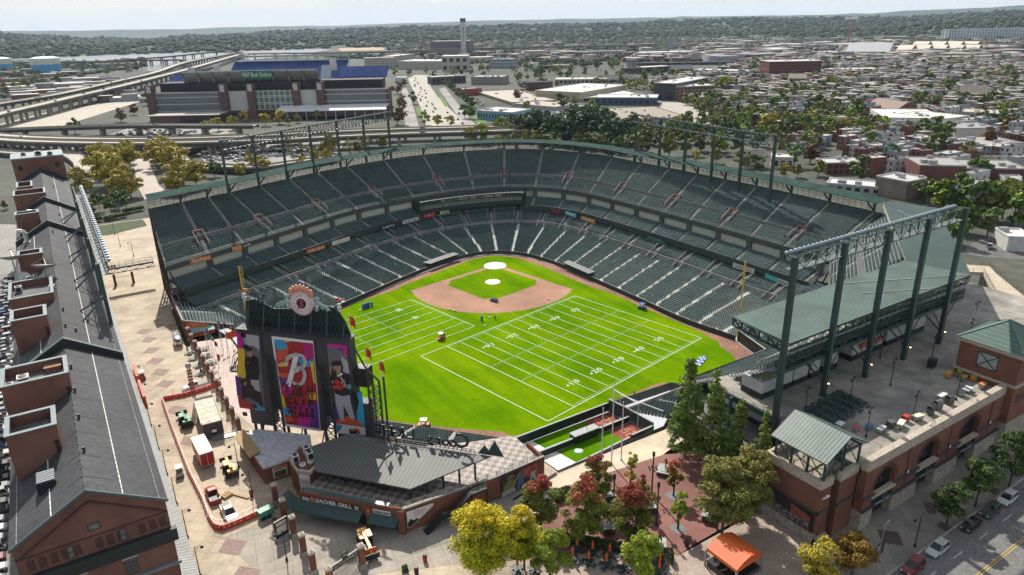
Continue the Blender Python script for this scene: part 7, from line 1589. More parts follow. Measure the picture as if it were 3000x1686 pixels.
for(x,y,k,c,l)in((1470,1400,'suv',(.16,.008,.012),'dark red car parked at the kerb, nearest the lower edge'),(1715,1220,'suv',(.42,.43,.40),'silver car with roof bars parked behind the dark red one'),(2075,985,'sedan',(.012,.016,.014),'black car parked under the street trees'),(2265,845,'suv',(.05,.075,.065),'dark green car parked between the black and the white car'),(2440,720,'suv',(.52,.53,.54),'white car parked at the kerb beneath the large street tree')):
 p=C(3,3,x,y,3.86);p.y=-177.8;car(k,(p.x,p.y,3.86),pi+.02,c,l,'cars parked along the kerb')
pk=xk(CP['pickup'],C(0,3,2140,690,5),0,1);kk=lambda x,y,z=5:G(450+x/2.633,1050+y/2.633,z)
pk.location=kk(460,1075);pk.rotation_euler=(0,0,-pi/2+za2(kk(490,1140),kk(420,990)));pk['label']='red pickup truck with an open black bed inside the red barriers'
for o in[pk]+list(pk.children):o.color=(.30,.012,.015,1)
p2=xk(CP['pickup'],kk(585,1215),-pi/2+za2(kk(530,1110),kk(635,1290)),1,'white pickup truck inside the bottom bend of the red barriers',None,(.56,.58,.60))
xk(CP['pickup'],kk(320,232),-pi/2+za2(kk(390,215),kk(265,250)),1,'white pickup truck behind the upper run of red barriers',None,(.55,.54,.54))
for o in CP.values():kill(o)
BAR=mat('barrier_red',(.55,.035,.015),.5,.12,2)
def zq2():
 r=T('plastic_barrier','red plastic barrier','barrier');m=MB();m.add([(-.92,-.28,0),(.92,-.28,0),(.92,.28,0),(-.92,.28,0),(-.92,-.28,.3),(.92,-.28,.3),(.92,.28,.3),(-.92,.28,.3),(-.92,-.12,1.0),(.92,-.12,1.0),(.92,.12,1.0),(-.92,.12,1.0)],[(0,1,5,4),(2,3,7,6),(1,2,6,5),(3,0,4,7),(4,5,9,8),(6,7,11,10),(5,6,10,9),(7,4,8,11),(8,9,10,11)]);m.bB('body',BAR,r)
 m=MB()
 for x in(-.45,.45):m.box(x-.2,x+.2,-.24,.24,.55,.68)
 m.bB('slot',mat('barrier_slot',(.65,.6,.55),.6,.1),r);m=MB();m.bT((.92,0,.1),(.92,0,2.2),.03,5)
 for z in(1.3,2.1):m.bT((-.92,0,z),(.92,0,z),.025,4)
 m.bB('fence_wire',zk,r);return r
bp0=zq2();runs=[('long left run of the red barrier line',[(70,330),(150,560),(275,890),(385,1110),(435,1250)]),('lower bend of the red barrier line',[(435,1250),(475,1310),(530,1325),(605,1300),(700,1260),(810,1210)]),('upper run of the red barrier line',[(75,325),(240,295),(395,250),(520,200)]),('right end of the red barrier line, past the green box trailer',[(910,1165),(1000,1130),(1070,1105)])];nb=0
for nm,R_ in runs:
 P=[kk(*q)for q in R_];P=[V3((p.x,p.y,5))for p in P]
 for a,b in zip(P[:-1],P[1:]):
  n=max(1,round((b-a).length/1.9))
  for k in range(n):nb+=1;o=xk(bp0,a.lerp(b,(k+.5)/n),za2(a,b),((b-a).length/n/1.9,1,1),'red plastic barrier in the %s'%nm.replace(', past the green box trailer',''),nm.replace('the red','red'))
kill(bp0)
def kq(c,ang,L,W,H,z0,label,mside,mtop,front=None,cat='trailer',name='box_trailer',wheels=True):
 r=T(name,label,cat,c);r.rotation_euler=(0,0,ang);zb2[r.name]=(0,0,0);m=MB();m.box(-W/2,W/2,-L/2,L/2,z0,H);m.bB('box',mside,r);m=MB();m.box(-W/2-.03,W/2+.03,-L/2-.03,L/2+.03,H+.002,H+.08)
 for k in range(6):y=-L/2+.5+k*(L-1)/5;m.box(-W/2,W/2,y,y+.12,H+.082,H+.12)
 m.bB('roof_sheet',mtop,r)
 if wheels:
  for s in(-1,1):
   for y in(-L*.28,-L*.28+1.0):m=MB();m.bT((s*(W/2-.3),y,.45),(s*W/2,y,.45),.45,12);m.bB('wheel',TYRE,r)
 return r
a_,b_=kk(445,880),kk(345,690);t=kq((a_.lerp(b_,.5)).to_tuple()[:2]+(5,),-pi/2+za2(a_,b_),7.6,2.6,3.6,.7,'white topped box trailer with red rear doors inside the red barriers',mat('trailer_side',(.52,.40,.36),.5,.15,.6),mat('trailer_top',(.66,.64,.60),.6,.08,.8))
m=MB()
for s in(-1,1):m.box(s*.62-.55,s*.62+.55,-3.86,-3.803,.9,3.4)
m.bB('rear_door',mat('door_red',(.38,.01,.015),.5,.08),t)
a_,b_=kk(480,640),kk(400,400);t=kq(((a_.x+b_.x)/2,(a_.y+b_.y)/2,5),-pi/2+za2(a_,b_),12.0,4.0,3.7,.3,'long site office container with a cream roof tray and dark front',mat('container_ply',(.40,.27,.16),.7,.2,.5),mat('container_roof',(.52,.46,.37),.7,.1,.5,fine=2),cat='container',name='site_container',wheels=False)
m=MB();m.box(-2.01,2.01,-6.2,-6.005,.3,3.7);o=m.bB('front_cladding',mat('container_dark',(.05,.05,.055),.6,.2,1),t);m=MB();m.box(-.4,.7,-6.26,-6.203,.4,2.6);m.bB('door',zv,o);m=MB();m.box(-.3,.6,-6.3,-6.262,1.5,2.1);m.bB('door_pane',WHITE,o)
m=MB()
for x in(-2.05,2.05):m.box(x-.08,x+.08,-6.2,6.1,3.78,4.2)
m.box(-2.1,2.1,6.0,6.1,3.78,4.2);m.bB('roof_rim',mat('container_rim',(.5,.46,.4),.7,.1),t)
m=MB();m.box(-.6,1.4,-7.5,-6.31,.2,.3);m.box(1.4,4.2,-7.5,-6.4,.1,.18);xq(m,[(-.6,-7.5,.3),(1.4,-7.5,.3),(4.2,-7.5,.15)],1.1,1.0);m.bB('ramp',zk,t)
def zs2(c,ang,col,label):
 r=T('telehandler',label,'telehandler',c);r.rotation_euler=(0,0,ang);zb2[r.name]=(0,0,0);M_=mat('machine_'+label[:6],col,.4,.15,2)
 m=MB();m.box(-.9,.9,-2.2,2.0,.7,1.25);m.box(.15,.95,-1.6,.2,1.25,1.75);m.box(-.85,.85,-2.5,-1.9,.8,1.6);m.bB('chassis',zv,r)
 m=MB();m.bM((.0,-2.1,2.15),(.0,3.0,1.7),.5,.55);m.bM((0,2.4,1.7),(0,3.9,1.05),.36,.4);m.box(-.8,.8,-2.55,-1.8,1.602,2.0);m.box(.15,.98,-1.5,.1,1.752,1.95);m.bB('boom',M_,r)
 m=MB();m.box(-1.0,-.28,-.9,.8,1.25,2.5);m.bB('cab_glass',GLZ,r);m=MB();m.box(-1.04,-.25,-.95,.85,2.502,2.62);m.bB('cab_roof',M_,r)
 for s in(-1,1):
  for y in(-1.4,1.4):m=MB();m.bT((s*.75,y,.62),(s*1.2,y,.62),.62,14);o=m.bB('wheel',TYRE,r);m=MB();m.bT((s*1.201,y,.62),(s*1.22,y,.62),.3,10);m.bB('rim',M_,o)
 m=MB();m.box(-1.2,1.2,3.9,4.0,.5,1.5)
 for x in(-.6,.6):m.bM((x,4.0,.55),(x,5.1,.5),.12,.06)
 m.bB('fork_carriage',zv,r);return r
zs2(kk(250,510),za2(kk(280,560),kk(215,440))-pi/2,(.03,.20,.07),'green telehandler beside the site office container');zs2(kk(595,885),za2(kk(620,960),kk(545,790))-pi/2,(.60,.33,.02),'yellow telehandler to the right of the white topped trailer')
ft=zs2(C(1,3,1110,1160,5),za2(C(1,3,1085,1080,5),C(1,3,1150,1220,5))-pi/2,(.45,.22,.02),'yellow and orange forklift on the grey paving in front of the stair');ft['category']='forklift'
m=MB();m.box(-.9,.9,3.0,3.12,.4,2.0);m.box(-.9,.9,3.1,3.9,.45,1.2);m.bB('orange_load',mat('load_orange',(.55,.12,.02),.5,.15,2),ft)
cart(kk(205,900),za2(kk(195,850),kk(215,950))-pi/2+pi,(.45,.42,.36),'cream golf cart with a long roof on the paving outside the barriers',(.58,.52,.42));cart(C(0,2,1430,910,5),.1,(.35,.03,.02),'small red utility cart beside the warehouse banners',(.12,.12,.12))
at=T('silver_caravan','rounded silver caravan parked on the paving beside the pillars','caravan',C(0,2,1800,590,5));a_,b_=C(0,2,1800,600,5),C(0,2,1785,520,5);at.rotation_euler=(0,0,za2(a_,b_)-pi/2);at.location=a_.lerp(b_,.5);zb2[at.name]=(0,0,0);m=MB();vs=[];n=12;prof=[(-3.1,.5),(-2.9,.85),(-2.2,1),(2.2,1),(2.9,.85),(3.1,.5)]
for y,s in prof:vs+=[(1.2*s*math.copysign(abs(cosf(2*pi*i/n))**.6,cosf(2*pi*i/n)),y,1.55+1.15*s*math.copysign(abs(sinf(2*pi*i/n))**.6,sinf(2*pi*i/n)))for i in range(n)]
m.add(vs,[(k*n+i,k*n+(i+1)%n,(k+1)*n+(i+1)%n,(k+1)*n+i)for k in range(5)for i in range(n)]+[tuple(range(n))[::-1],tuple(range(5*n,6*n))]);m.bB('shell',mat('polished_alu',(.62,.63,.65),.2,.08,.6,metal=.85),at,True);m=MB();m.box(-.5,.5,-3.13,-2.9,1.6,2.2);m.box(1.17,1.22,-1.5,-.4,1.5,2.1);m.bB('window',GLZ,at);m=MB();m.box(-.3,.3,-.4,.4,2.7,2.85);m.bB('roof_hatch',zv,at);m=MB()
for s in(-1,1):m.bT((s*.9,-.2,.35),(s*1.15,-.2,.35),.35,12)
m.bB('wheel',TYRE,at)
gt=kq(kk(870,1225),za2(kk(820,1245),kk(930,1190))-pi/2,2.6,1.4,1.75,.6,'small green machine trailer beside the brick pillars',mat('gen_green',(.07,.30,.20),.5,.12,1),mat('gen_top',(.12,.36,.25),.5,.12,1),cat='generator',name='generator_trailer')
m=MB();m.bM(kk(555,1030,5.1),kk(730,1080,5.1),.4,.25);tag(m.bB('timber_plank',_M['plywood']),'long pale timber plank lying on the paving behind the yellow telehandler','plank')
m=MB();m.bO(kk(566,1065),.9,.6,5,5.35,.4)
for k in range(4):m.bO(kk(566,1065)+V3((.45*k-.7,.2*k-.3,0)),.09,.62,5.351,5.45,.4)
tag(m.bB('wood_pallet',_M['plywood']),'small wooden pallet beside the red pickup','pallet')
b=C(0,2,1965,1160,5);r=T('sign_tower','tall black lattice sign tower with red plates rising behind the site office','sign',b);zt_=HT(b[:2],*CXY(0,2,1918,790));m=MB();m.bR((b.x,b.y,5),(b.x,b.y,zt_),.5,.5,9,.06,up=(0,1,0));m.bB('lattice',zv,r);m=MB()
for k in range(9):z=zt_-.9-k*.75;m.box(b.x-.55,b.x+.55,b.y-.12,b.y-.04,z-.3,z+.2)
m.bB('red_plate',SIGN_R,r);m=MB();m.bT((b.x,b.y-.2,zt_+.3),(b.x,b.y+.2,zt_+.3),.65,14);m.bB('round_head',zk,r)
def zp2(arms,h,nm='street_lamp'):
 r=T(nm,'x','street lamp');m=MB();m.bL((0,0,0),[(.22,0),(.2,.4),(.09,.6),(.06,h)],8);m.bB('post',zv,r);m=MB()
 for s in arms:m.bI([(0,0,h-.5),(s*.5,0,h-.25),(s*1.0,0,h-.35)],.04,5);m.bI([(s*.2,0,h-.9),(s*.6,0,h-.55)],.03,4);m.bL((s*1.05,0,h-.75),[(.3,0),(.26,.12),(.08,.35)],10)
 m.bB('lamp_arm',zv,r);m=MB();m.bT((-.7,0,h*.52),(.9,0,h*.52),.025,4);m.bB('banner_rod',zv,r);return r
l1=zp2([1],5.9);l2=zp2([-1,1],6.2)
for k,y in enumerate(range(8)):xk(l1,(-126.9,-116.5+10.9*k,5),0,1,'black curved-arm street lamp along the warehouse side of the paving','street lamps along the brick warehouse')
for k,(x,y)in enumerate(((0,1,1150,910)and(1155,908),(1210,1030),(1345,1130))):p=C(0,1,x,y,5);xk(l1,p,pi,1,'black street lamp out on the far paving, %s from the bridge'%('farthest','second','nearest')[k])
for k,(x,y,l)in enumerate(((2400,370,'between the yellow telehandler and the brick building'),(2540,660,'next to the red bin inside the barriers'))):xk(l1,C(0,3,x,y,5),pi,1,'black street lamp '+l)
xk(l1,C(1,3,310,1300,5),pi,1.05,'black street lamp beside the lower brick pillars')
for k,(x,y,l)in enumerate(((815,1175,'beside the dark picnic tables'),(1230,980,'in the middle of the terrace'),(1640,720,'by the far tower end of the terrace'),(365,1285,'at the stair end of the picnic tables'),(1125,710,'between the gantry posts'),(1450,1330,'standing in the counter clutter'),(985,1500,'at the near end of the counter clutter'),(1890,1130,'in the far counter clutter'),(2010,560,'nearest the ramp on the terrace'))):xk(l2,C(3,2,x,y,16),.3,1,'black twin-arm lamp post on the terrace '+l)
xk(l2,C(3,2,2065,355,12.5),0,1,'black twin-arm lamp post on the pale ramp');xk(l1,C(3,3,1475,1160,4),pi*.9,1.05,'black lamp post with flower pots on the street pavement')
kill(l1);kill(l2)
sl0=T('banner_pole','grey street pole with two dark team banners near the lower right trees','pole',C(3,3,1085,1400,4));b=C(3,3,1085,1400,4);m=MB();m.bT(b,b+V3((0,0,9)),.1,8,0,.07);m.bM(b+V3((0,0,8.9)),b+V3((1.4,0,9.2)),.1,.08);m.bB('pole',zk,sl0);m=MB()
for s in(-1,1):m.box(b.x+s*.6-.4,b.x+s*.6+.4,b.y-.03,b.y+.03,b.z+3.2,b.z+5.6)
o=m.bB('street_banner',mat('banner_maroon',(.05,.015,.02),.6,.2,2),sl0);m=MB();text(m,'1954',(b.x-.6,b.y-.05,b.z+4.4),(0,0,1),(-1,0,0),.7,extrude=.01);m.bB('lettering',SGW,o)
PIL=mat('pillar_cap',(.46,.40,.33),.8,.12,1)
def zo2(h):
 r=T('brick_pillar','x','pillar');m=MB();m.box(-.45,.45,-.45,.45,.9,h);m.bB('brick_shaft',BRICK,r);m=MB();m.box(-.6,.6,-.6,.6,0,.898);m.bB('stone_base',CONC,r);m=MB();m.box(-.52,.52,-.52,.52,h+.002,h+.35);m.add([(-.52,-.52,h+.352),(.52,-.52,h+.352),(.52,.52,h+.352),(-.52,.52,h+.352),(0,0,h+.75)],[(0,1,4),(1,2,4),(2,3,4),(3,0,4)]);m.bB('cap',PIL,r);return r
pl0=zo2(3.9)
for k,y in enumerate((-104.7,-110,-115.6,-121,-126)):xk(pl0,(-111.55,y,4.96),0,1,'brick gate pillar with a stone cap in the row by the pavilion, %s from the street gate'%('fifth','fourth','third','second','first')[k])
ys=np.linspace(-18,-76,12)
for k,y in enumerate(ys):xk(pl0,(-111.3,float(y),4.96),0,.92,'brick pillar in the long row dividing the paving from the flag court','brick pillars along the flag court')
xk(pl0,(-104.6,-129.2,4.96),0,1.05,'brick pillar at the right end of the lettered street gate');xk(pl0,(-110.5,-131.0,4.96),0,1.0,'brick pillar at the left end of the lettered street gate');kill(pl0)
ga=V3((-110.2,-131,4.96));gb=V3((-104.9,-129.4,4.96));gd=(gb-ga).normalized();gn=V3((gd.y,-gd.x,0));gt_=T('street_gate','black iron street gate with an arched lettered header board','gate',ga);m=MB()
for k in range(26):p=ga.lerp(gb,(k+.5)/26);m.bM(p,p+V3((0,0,3.2)),.05,.05)
m.bM(ga+V3((0,0,.3)),gb+V3((0,0,.3)),.08,.1);m.bM(ga+V3((0,0,2.2)),gb+V3((0,0,2.2)),.06,.06);m.bB('bars',zv,gt_);m=MB();m.bM(ga+V3((0,0,3.7)),gb+V3((0,0,3.7)),.3,1.0);hb_=m.bB('header_board',mat('gate_board',(.03,.04,.045),.5,.1),gt_);m=MB();text(m,'EUTAW STREET',ga.lerp(gb,.5)+V3((0,0,3.7))+gn*.17,gd,(0,0,1),.62,extrude=.01);m.bB('lettering',mat('gate_letter',(.55,.52,.42),.5),hb_);m=MB();c=ga.lerp(gb,.5)+V3((0,0,4.65));m.bT(c-gn*.06,c+gn*.06,.62,18);rb=m.bB('round_plate',_M['gate_board'],gt_);m=MB();text(m,'H',c+gn*.08,gd,(0,0,1),.85,extrude=.01);m.bB('lettering',_M['gate_letter'],rb)
def bin_(p,label,col=(.42,.02,.015)):
 r=T('litter_bin',label,'bin',p);m=MB();m.bL(p,[(.32,0),(.38,.5),(.38,1.0),(.34,1.05)],12);m.bB('drum',mat('bin_%d'%int(col[0]*100),col,.5,.12,2),r);m=MB();m.bL((p[0],p[1],p[2]+1.06),[(.38,0),(.34,.15),(.15,.3)],12);m.bB('lid',zv,r)
bin_(C(1,3,1700,1310,4.97),'red litter bin beside the concrete steps below the pavilion');bin_(C(1,3,190,930,5),'red litter bin between the map board and the brick pillars');bin_(C(0,3,2530,650,5),'red litter bin beside a lamp inside the barriers');bin_(K(1400,1160),'black litter bin at the planter corner by the orange tent',(.02,.02,.02));bin_(C(1,3,1615,1440,4.97),'black litter bin at the lower edge beside the steps',(.015,.015,.015));bin_(C(0,2,2200,715,5),'red litter bin on the flag court among the flagpoles')
mp_=T('map_board','black framed visitor map board on a stone plinth by the pillars','sign board',C(1,3,270,1080,5));b=C(1,3,270,1080,5);m=MB();m.bO(b,1.3,.5,4.97,5.7,.3);m.bB('plinth',CONC,mp_);m=MB();m.bO(b,1.2,.15,5.702,9.0,.3);o=m.bB('frame',zv,mp_);m=MB();u=V3((cosf(.3),sinf(.3),0));w_=V3((u.y,-u.x,0));c=b+w_*.17;m.bQ(*[c+u*s+V3((0,0,z-b.z))for s,z in((-.95,6.4),(.95,6.4),(.95,7.8),(-.95,7.8))]);m.bQ(*[c+u*s+V3((0,0,z-b.z))for s,z in((-.95,8.0),(.95,8.0),(.95,8.7),(-.95,8.7))]);m.bB('map_panel',mat('map_paper',(.55,.52,.46),.6,.2,3),o)
fb_=T('footbridge','flat steel footbridge linking the warehouse and the upper deck over the paving','bridge',(-120,38,12));y0=40.5;m=MB();m.box(-129.9,-111.5,y0-1.3,y0+1.3,12.6,13);m.bB('deck',CONC,fb_);m=MB();m.bR((-129.9,y0-1.4,11.2),(-111.5,y0-1.4,11.2),1.4,.2,10,.09);xq(m,[(-129.9,y0-1.3,13),(-111.5,y0-1.3,13)],1.1,2);xq(m,[(-129.9,y0+1.3,13),(-111.5,y0+1.3,13)],1.1,2);m.bB('truss',zv,fb_)
m=MB()
for k,x in enumerate((-125.8,-124.9,-124,-123.2)):m.box(x-.3,x+.3,y0-1.46,y0-1.42,13.1,14.0)
m.bB('sign_plate',mat('plate_red',(.30,.03,.03),.6,.3,2),fb_)
gp_=T('old_gate','tall iron gate between two rusty posts under the footbridge','gate',C(0,1,1250,1430,5));a_,b_=C(0,1,1165,1425,5),C(0,1,1345,1395,5);m=MB()
for p in(a_,b_):m.bO(p,.4,.4,5,9)
m.bB('rust_post',mat('rust_post',(.16,.04,.025),.7,.2),gp_);m=MB()
for k in range(16):p=a_.lerp(b_,k/15);m.bM(p,p+V3((0,0,3)),.05,.05)
m.bM(a_+V3((0,0,2.9)),b_+V3((0,0,2.9)),.07,.07);m.bB('bars',zv,gp_)
FC={'red':_M['flag_orange'],'blue':mat('flag_blue',(.03,.05,.22),.7,.1),'dark':mat('flag_dark',(.06,.015,.025),.7,.1),'teal':mat('flag_teal',(.2,.36,.42),.7,.1)}
for k,(x,y,c,big)in enumerate(((2085,610,'red',0),(2110,660,'blue',0),(2140,700,'dark',0),(2165,745,'teal',0),(2225,580,'blue',0),(2245,620,'blue',0),(2285,600,'dark',0),(2310,700,'red',1),(2345,540,'teal',0),(2200,800,'dark',0))):
 p=C(0,2,x,y,5);flag(p,7.5,3.2 if big else 1.7,'flag court pole with %s'%('big orange flag spread out nearest the scoreboard'if big else'limp %s flag, number %s counted from the brick pillars'%(dict(red='red',blue='blue',dark='dark maroon',teal='pale blue')[c],('one','two','three','four','five','six','seven','eight','nine','ten')[k])),(1,-.2,0),FC[c],not big)
tent=T('stage_tent','bright orange peaked tent over a small stage beside the brick plaza','tent',(-55,-161.7,4.5));te=[C(2,3,1955,1170,8),C(2,3,2260,1400,8),C(2,3,2525,1225,8),C(2,3,2215,1015,8)];rz0=te[0].lerp(te[3],.5)+V3((0,0,1.1));rz1=te[1].lerp(te[2],.5)+V3((0,0,1.1));rA=rz0.lerp(rz1,.0);rB=rz0.lerp(rz1,1.0);ORT=mat('tent_orange',(.60,.11,.02),.55,.12,.5)
m=MB();N_=4
for(p,q_,s0,s1)in((te[0],te[1],rA,rB),(te[2],te[3],rB,rA)):
 mid0=p.lerp(s0,.5)+V3((0,0,.18));mid1=q_.lerp(s1,.5)+V3((0,0,.18));m.bQ(p,q_,mid1,mid0);m.bQ(mid0,mid1,s1,s0)
m.add([te[0],rA,te[3]],[(0,1,2)]);m.add([te[1],te[2],rB],[(0,1,2)])
for a,b in zip(te,te[1:]+te[:1]):m.bQ(a-V3((0,0,.55)),b-V3((0,0,.55)),b,a)
m.bB('canopy',ORT,tent);m=MB()
for p in te:m.bM((p.x,p.y,4.5),(p.x,p.y,7.6),.28,.28)
m.bB('truss_leg',zk,tent);cx=sum((p for p in te),V3())/4;m=MB();m.box(cx.x-3,cx.x+3,cx.y-2.8,cx.y+2.8,5.3,5.5);m.bB('stage_floor',zv,tent);m=MB();m.box(cx.x-3,cx.x+3,cx.y-2.7,cx.y+2.7,4.5,5.29);m.bB('stage_skirt',mat('stage_skirt',(.05,.05,.055),.8,.2),tent);m=MB()
for k in range(4):m.box(cx.x-4.4+.3*k,cx.x-4.1+.3*k,cx.y-2,cx.y-.6,4.5,4.7+.2*k)
m.bB('steps',zk,tent)
def zn2():
 r=T('picnic_umbrella','x','umbrella',(0,0,0));m=MB();m.bL((0,0,0),[(.3,0),(.3,.08),(.04,.12),(.035,2.9)],8);m.bB('pole',zv,r);m=MB();m.bL((0,0,1.25),[(.1,0),(.26,.2),(.19,.7),(.24,1.0),(.1,1.45),(.03,1.8)],9);m.bB('folded_canopy',ORT,r);return r
def pt_proto():
 r=T('picnic_table','x','picnic table',(0,0,0));gm=mat('table_green',(.018,.045,.04),.5,.15,2);m=MB();m.bL((0,0,.72),[(.75,0),(.75,.05)],8);m.bB('table_top',gm,r);m=MB()
 for a in range(4):x,y=cosf(a*pi/2)*1.05,sinf(a*pi/2)*1.05;m.bO((x,y),.22,.5,.43,.48,a*pi/2)
 m.bB('seat',gm,r);m=MB()
 for a in range(4):x,y=cosf(a*pi/2)*1.05,sinf(a*pi/2)*1.05;m.bI([(0,0,.7),(x*.4,y*.4,.1),(x,y,.1),(x,y,.43)],.03,5)
 m.bB('frame',gm,r);return r
um=zn2();pt_=pt_proto();U=[(310,1210),(262,1310),(462,1245),(423,1345),(632,1270),(600,1370),(800,1290),(770,1405),(1128,1365),(1122,1440)];wd10=('first','second','third','fourth','fifth','sixth','seventh','eighth','ninth','tenth')
for k,(x,y)in enumerate(U):p=K(x,y,4.46);xk(um,p,0,1,'closed orange umbrella below the hedge, %s counting in pairs from the left'%wd10[k]);xk(pt_,p,.4,1,'dark green picnic table around the %s closed orange umbrella'%wd10[k])
for k,(x,y)in enumerate(((55,1410),(225,1415))):p=C(2,3,x,y,4.46);xk(um,p,0,1,'closed orange umbrella under the yellow honey locusts, %s'%('left','right')[k]);xk(pt_,p,.2,1,'picnic table under the yellow honey locusts, %s umbrella'%('left','right')[k])
r=0
for a in range(4):
 for b in range(5):
  p=C(3,2,430,1245,16).lerp(C(3,2,720,1085,16),b/4)+(C(3,2,660,1360,16)-C(3,2,430,1245,16))*(a/3);xk(pt_,(p.x,p.y,16.02),.3*a+.2*b,1.1,'dark green picnic table packed in the block on the terrace','picnic tables stored on the terrace')
for k,(x,y)in enumerate(((1905,660),(1930,720),(1990,790),(2010,870),(2060,620),(2090,690),(2130,760))):xk(pt_,C(0,2,x,y,5),.5*k,1,'picnic table beside the long pillar row near the caravan','picnic tables along the pillar row')
kill(um);kill(pt_)
STO=[(720,1410,1.4,1.0,1.0,(.62,.62,.62),'white folded tent counter nearest the stair tower roof'),(880,1440,1.2,.8,.8,(.45,.05,.04),'red plastic crate stack near the stair tower'),(1010,1420,1.6,.9,.7,(.05,.16,.3),'blue covered cart near the stair tower'),(1130,1450,1.8,.9,.9,(.5,.5,.5),'steel counter at the near end of the parapet'),(1230,1400,1.3,1.1,1.2,(.08,.08,.08),'black round-topped cart by the parapet'),(1330,1400,2.2,.9,1.0,(.66,.6,.5),'first long cream counter along the parapet'),(1500,1330,2.0,.9,1.0,(.66,.6,.5),'second long cream counter along the parapet'),(1380,1340,1.2,.9,1.1,(.4,.03,.03),'red hooded cart behind the cream counters'),(1630,1270,1.6,1.0,1.3,(.07,.075,.08),'first grey barrel-roofed cart by the parapet'),(1700,1220,1.6,1.0,1.3,(.12,.125,.13),'second grey barrel-roofed cart by the parapet'),(1740,1120,2.2,.9,1.0,(.66,.62,.55),'third long cream counter along the parapet'),(1820,1170,1.4,1.0,1.2,(.07,.075,.08),'third grey barrel-roofed cart by the parapet'),(1930,1080,1.5,1.3,1.0,(.04,.04,.045),'black machine among the far counters'),(2000,1040,2.2,1.2,.6,(.62,.62,.64),'long white table among the far counters'),(2150,1010,1.5,.9,1.0,(.6,.2,.05),'small white and orange cart at the far parapet corner'),(1810,900,1.6,1.0,1.1,(.5,.25,.02),'orange framed cart nearest the terrace middle'),(1900,890,1.3,.9,.9,(.3,.29,.06),'yellow striped barrel seat near the far tower'),(1960,930,1.8,1.0,1.0,(.5,.25,.02),'second orange framed cart by the far tower'),(2070,930,1.6,1.0,1.1,(.5,.25,.02),'third orange framed cart by the far tower'),(2120,880,2.4,.8,1.0,(.06,.06,.06),'long dark orange-edged counter against the tower'),(1640,800,1.6,1.2,2.0,(.02,.02,.022),'tall black steel frame cart standing in the terrace middle')]
for(x,y,l,w,h,c,lb)in STO:
 p=C(3,2,x,y,16);r=T('vending_cart',lb,'cart',(p.x,p.y,16.02));zb2[r.name]=(0,0,0);r.rotation_euler=(0,0,random.uniform(-.25,.25));cm=mat('cart_c%d'%(sum(int(v*1000)*k for k,v in zip((1,7,13),c))),c,.5,.15,2);m=MB();m.box(-l/2,l/2,-w/2,w/2,.3,h);m.bB('cabinet',cm if h>1 else zk,r);m=MB();m.box(-l/2-.08,l/2+.08,-w/2-.08,w/2+.08,h+.002,h+.1)
 if'barrel'in lb:m.add([(-l/2,cosf(t)*w*.55,h+.1+sinf(t)*.6)for t in np.linspace(0,pi,9)]+[(l/2,cosf(t)*w*.55,h+.1+sinf(t)*.6)for t in np.linspace(0,pi,9)],[(k,k+1,k+10,k+9)for k in range(8)])
 m.bB('top',cm,r);m=MB()
 for sx_ in(-1,1):
  for sy in(-1,1):m.box(sx_*l*.42-.05,sx_*l*.42+.05,sy*w*.4-.05,sy*w*.4+.05,0,.3)
  m.bM((sx_*l*.45,w*.45,h),(sx_*l*.45,w*.45,h+.75),.04,.04)
 m.bB('frame',zv,r)
def qv(i,j,x0,y0,x1,y1,z,h,col,body,tc,label):
 a=C(i,j,x0,y0,z);b=C(i,j,x1,y1,z);d=(b-a);d.z=0;L=d.length;d.normalize();n=V3((d.y,-d.x,0));n=n if n.dot(CO-a)>0 else-n;a=a+n*.3;b=b+n*.3
 r=T('fascia_advert',label,'advert board',a);m=MB();P=[a+V3((0,0,-h/2)),b+V3((0,0,-h/2)),b+V3((0,0,h/2)),a+V3((0,0,h/2))];m.poly(P);m.poly([p-n*.12 for p in P][::-1]);m.bB('board',mat('ad_%s'%label[:12],col,.5,.1,1),r)
 if body:m=MB();text(m,body,a.lerp(b,.5)+n*.06,d,(0,0,1),h*.85,extrude=.01,fit=min(L*.8,h*.6*len(body)));m.bB('lettering',mat('adl_%s'%label[:12],tc,.5),r)
W1=(.7,.7,.7);K1=(.02,.02,.02)
qv(0,1,1905,1185,2120,1135,19.2,1.5,(.55,.16,.03),'SunPass',W1,'orange sunset advert board on the far left of the upper deck front')
qv(0,1,2330,1060,2430,1035,19.2,1.4,(.6,.25,.08),'',W1,'plain orange advert square on the upper deck front');qv(0,1,2435,1030,2525,1005,19.2,1.4,(.05,.03,.03),'AMBI',W1,'dark lettered advert board beside the plain orange square')
for q in((1,1,505,1085,690,1030,(.5,.13,.03),'stay alert',W1,'orange advert board on the left club deck front'),(1,1,760,1005,938,950,(.6,.55,.5),'',K1,'white and orange advert board on the left club deck front'),(1,1,1250,850,1400,815,(.01,.012,.014),'SHIFT4',W1,'black lettered advert board on the club deck front'),(1,1,1470,790,1630,750,(.5,.5,.5),'Great Clips',(.1,.02,.15),'white and purple advert board on the club deck front'),(1,1,1680,730,1795,705,(.45,.04,.04),'S',W1,'red advert board on the club deck front'),(1,1,1848,695,1940,678,(.55,.57,.4),'meridian',(.1,.2,.05),'pale green advert board next to the press box'),(2,1,402,670,490,690,(.25,.02,.04),'',W1,'dark red advert board right of the press box'),(2,1,540,690,648,722,(.15,.45,.55),'Timber',W1,'light blue advert board on the right club deck front'),(2,1,695,740,840,782,(.5,.22,.02),'OLD BAY',W1,'orange and black advert board on the right club deck front'),(2,1,1370,940,1538,995,(.05,.12,.11),'',W1,'dark teal advert board on the right club deck front'),(2,1,2225,1215,2440,1280,(.5,.5,.5),'AMAZING',(.4,.03,.03),'white lettered advert board with red letters, far right club deck front')):qv(*q[:6],12.4,1.5,*q[6:])
k6=lambda x,y:((2100+x/3.2175-2250)*3.431,(560+y/3.2175-422)*3.431)
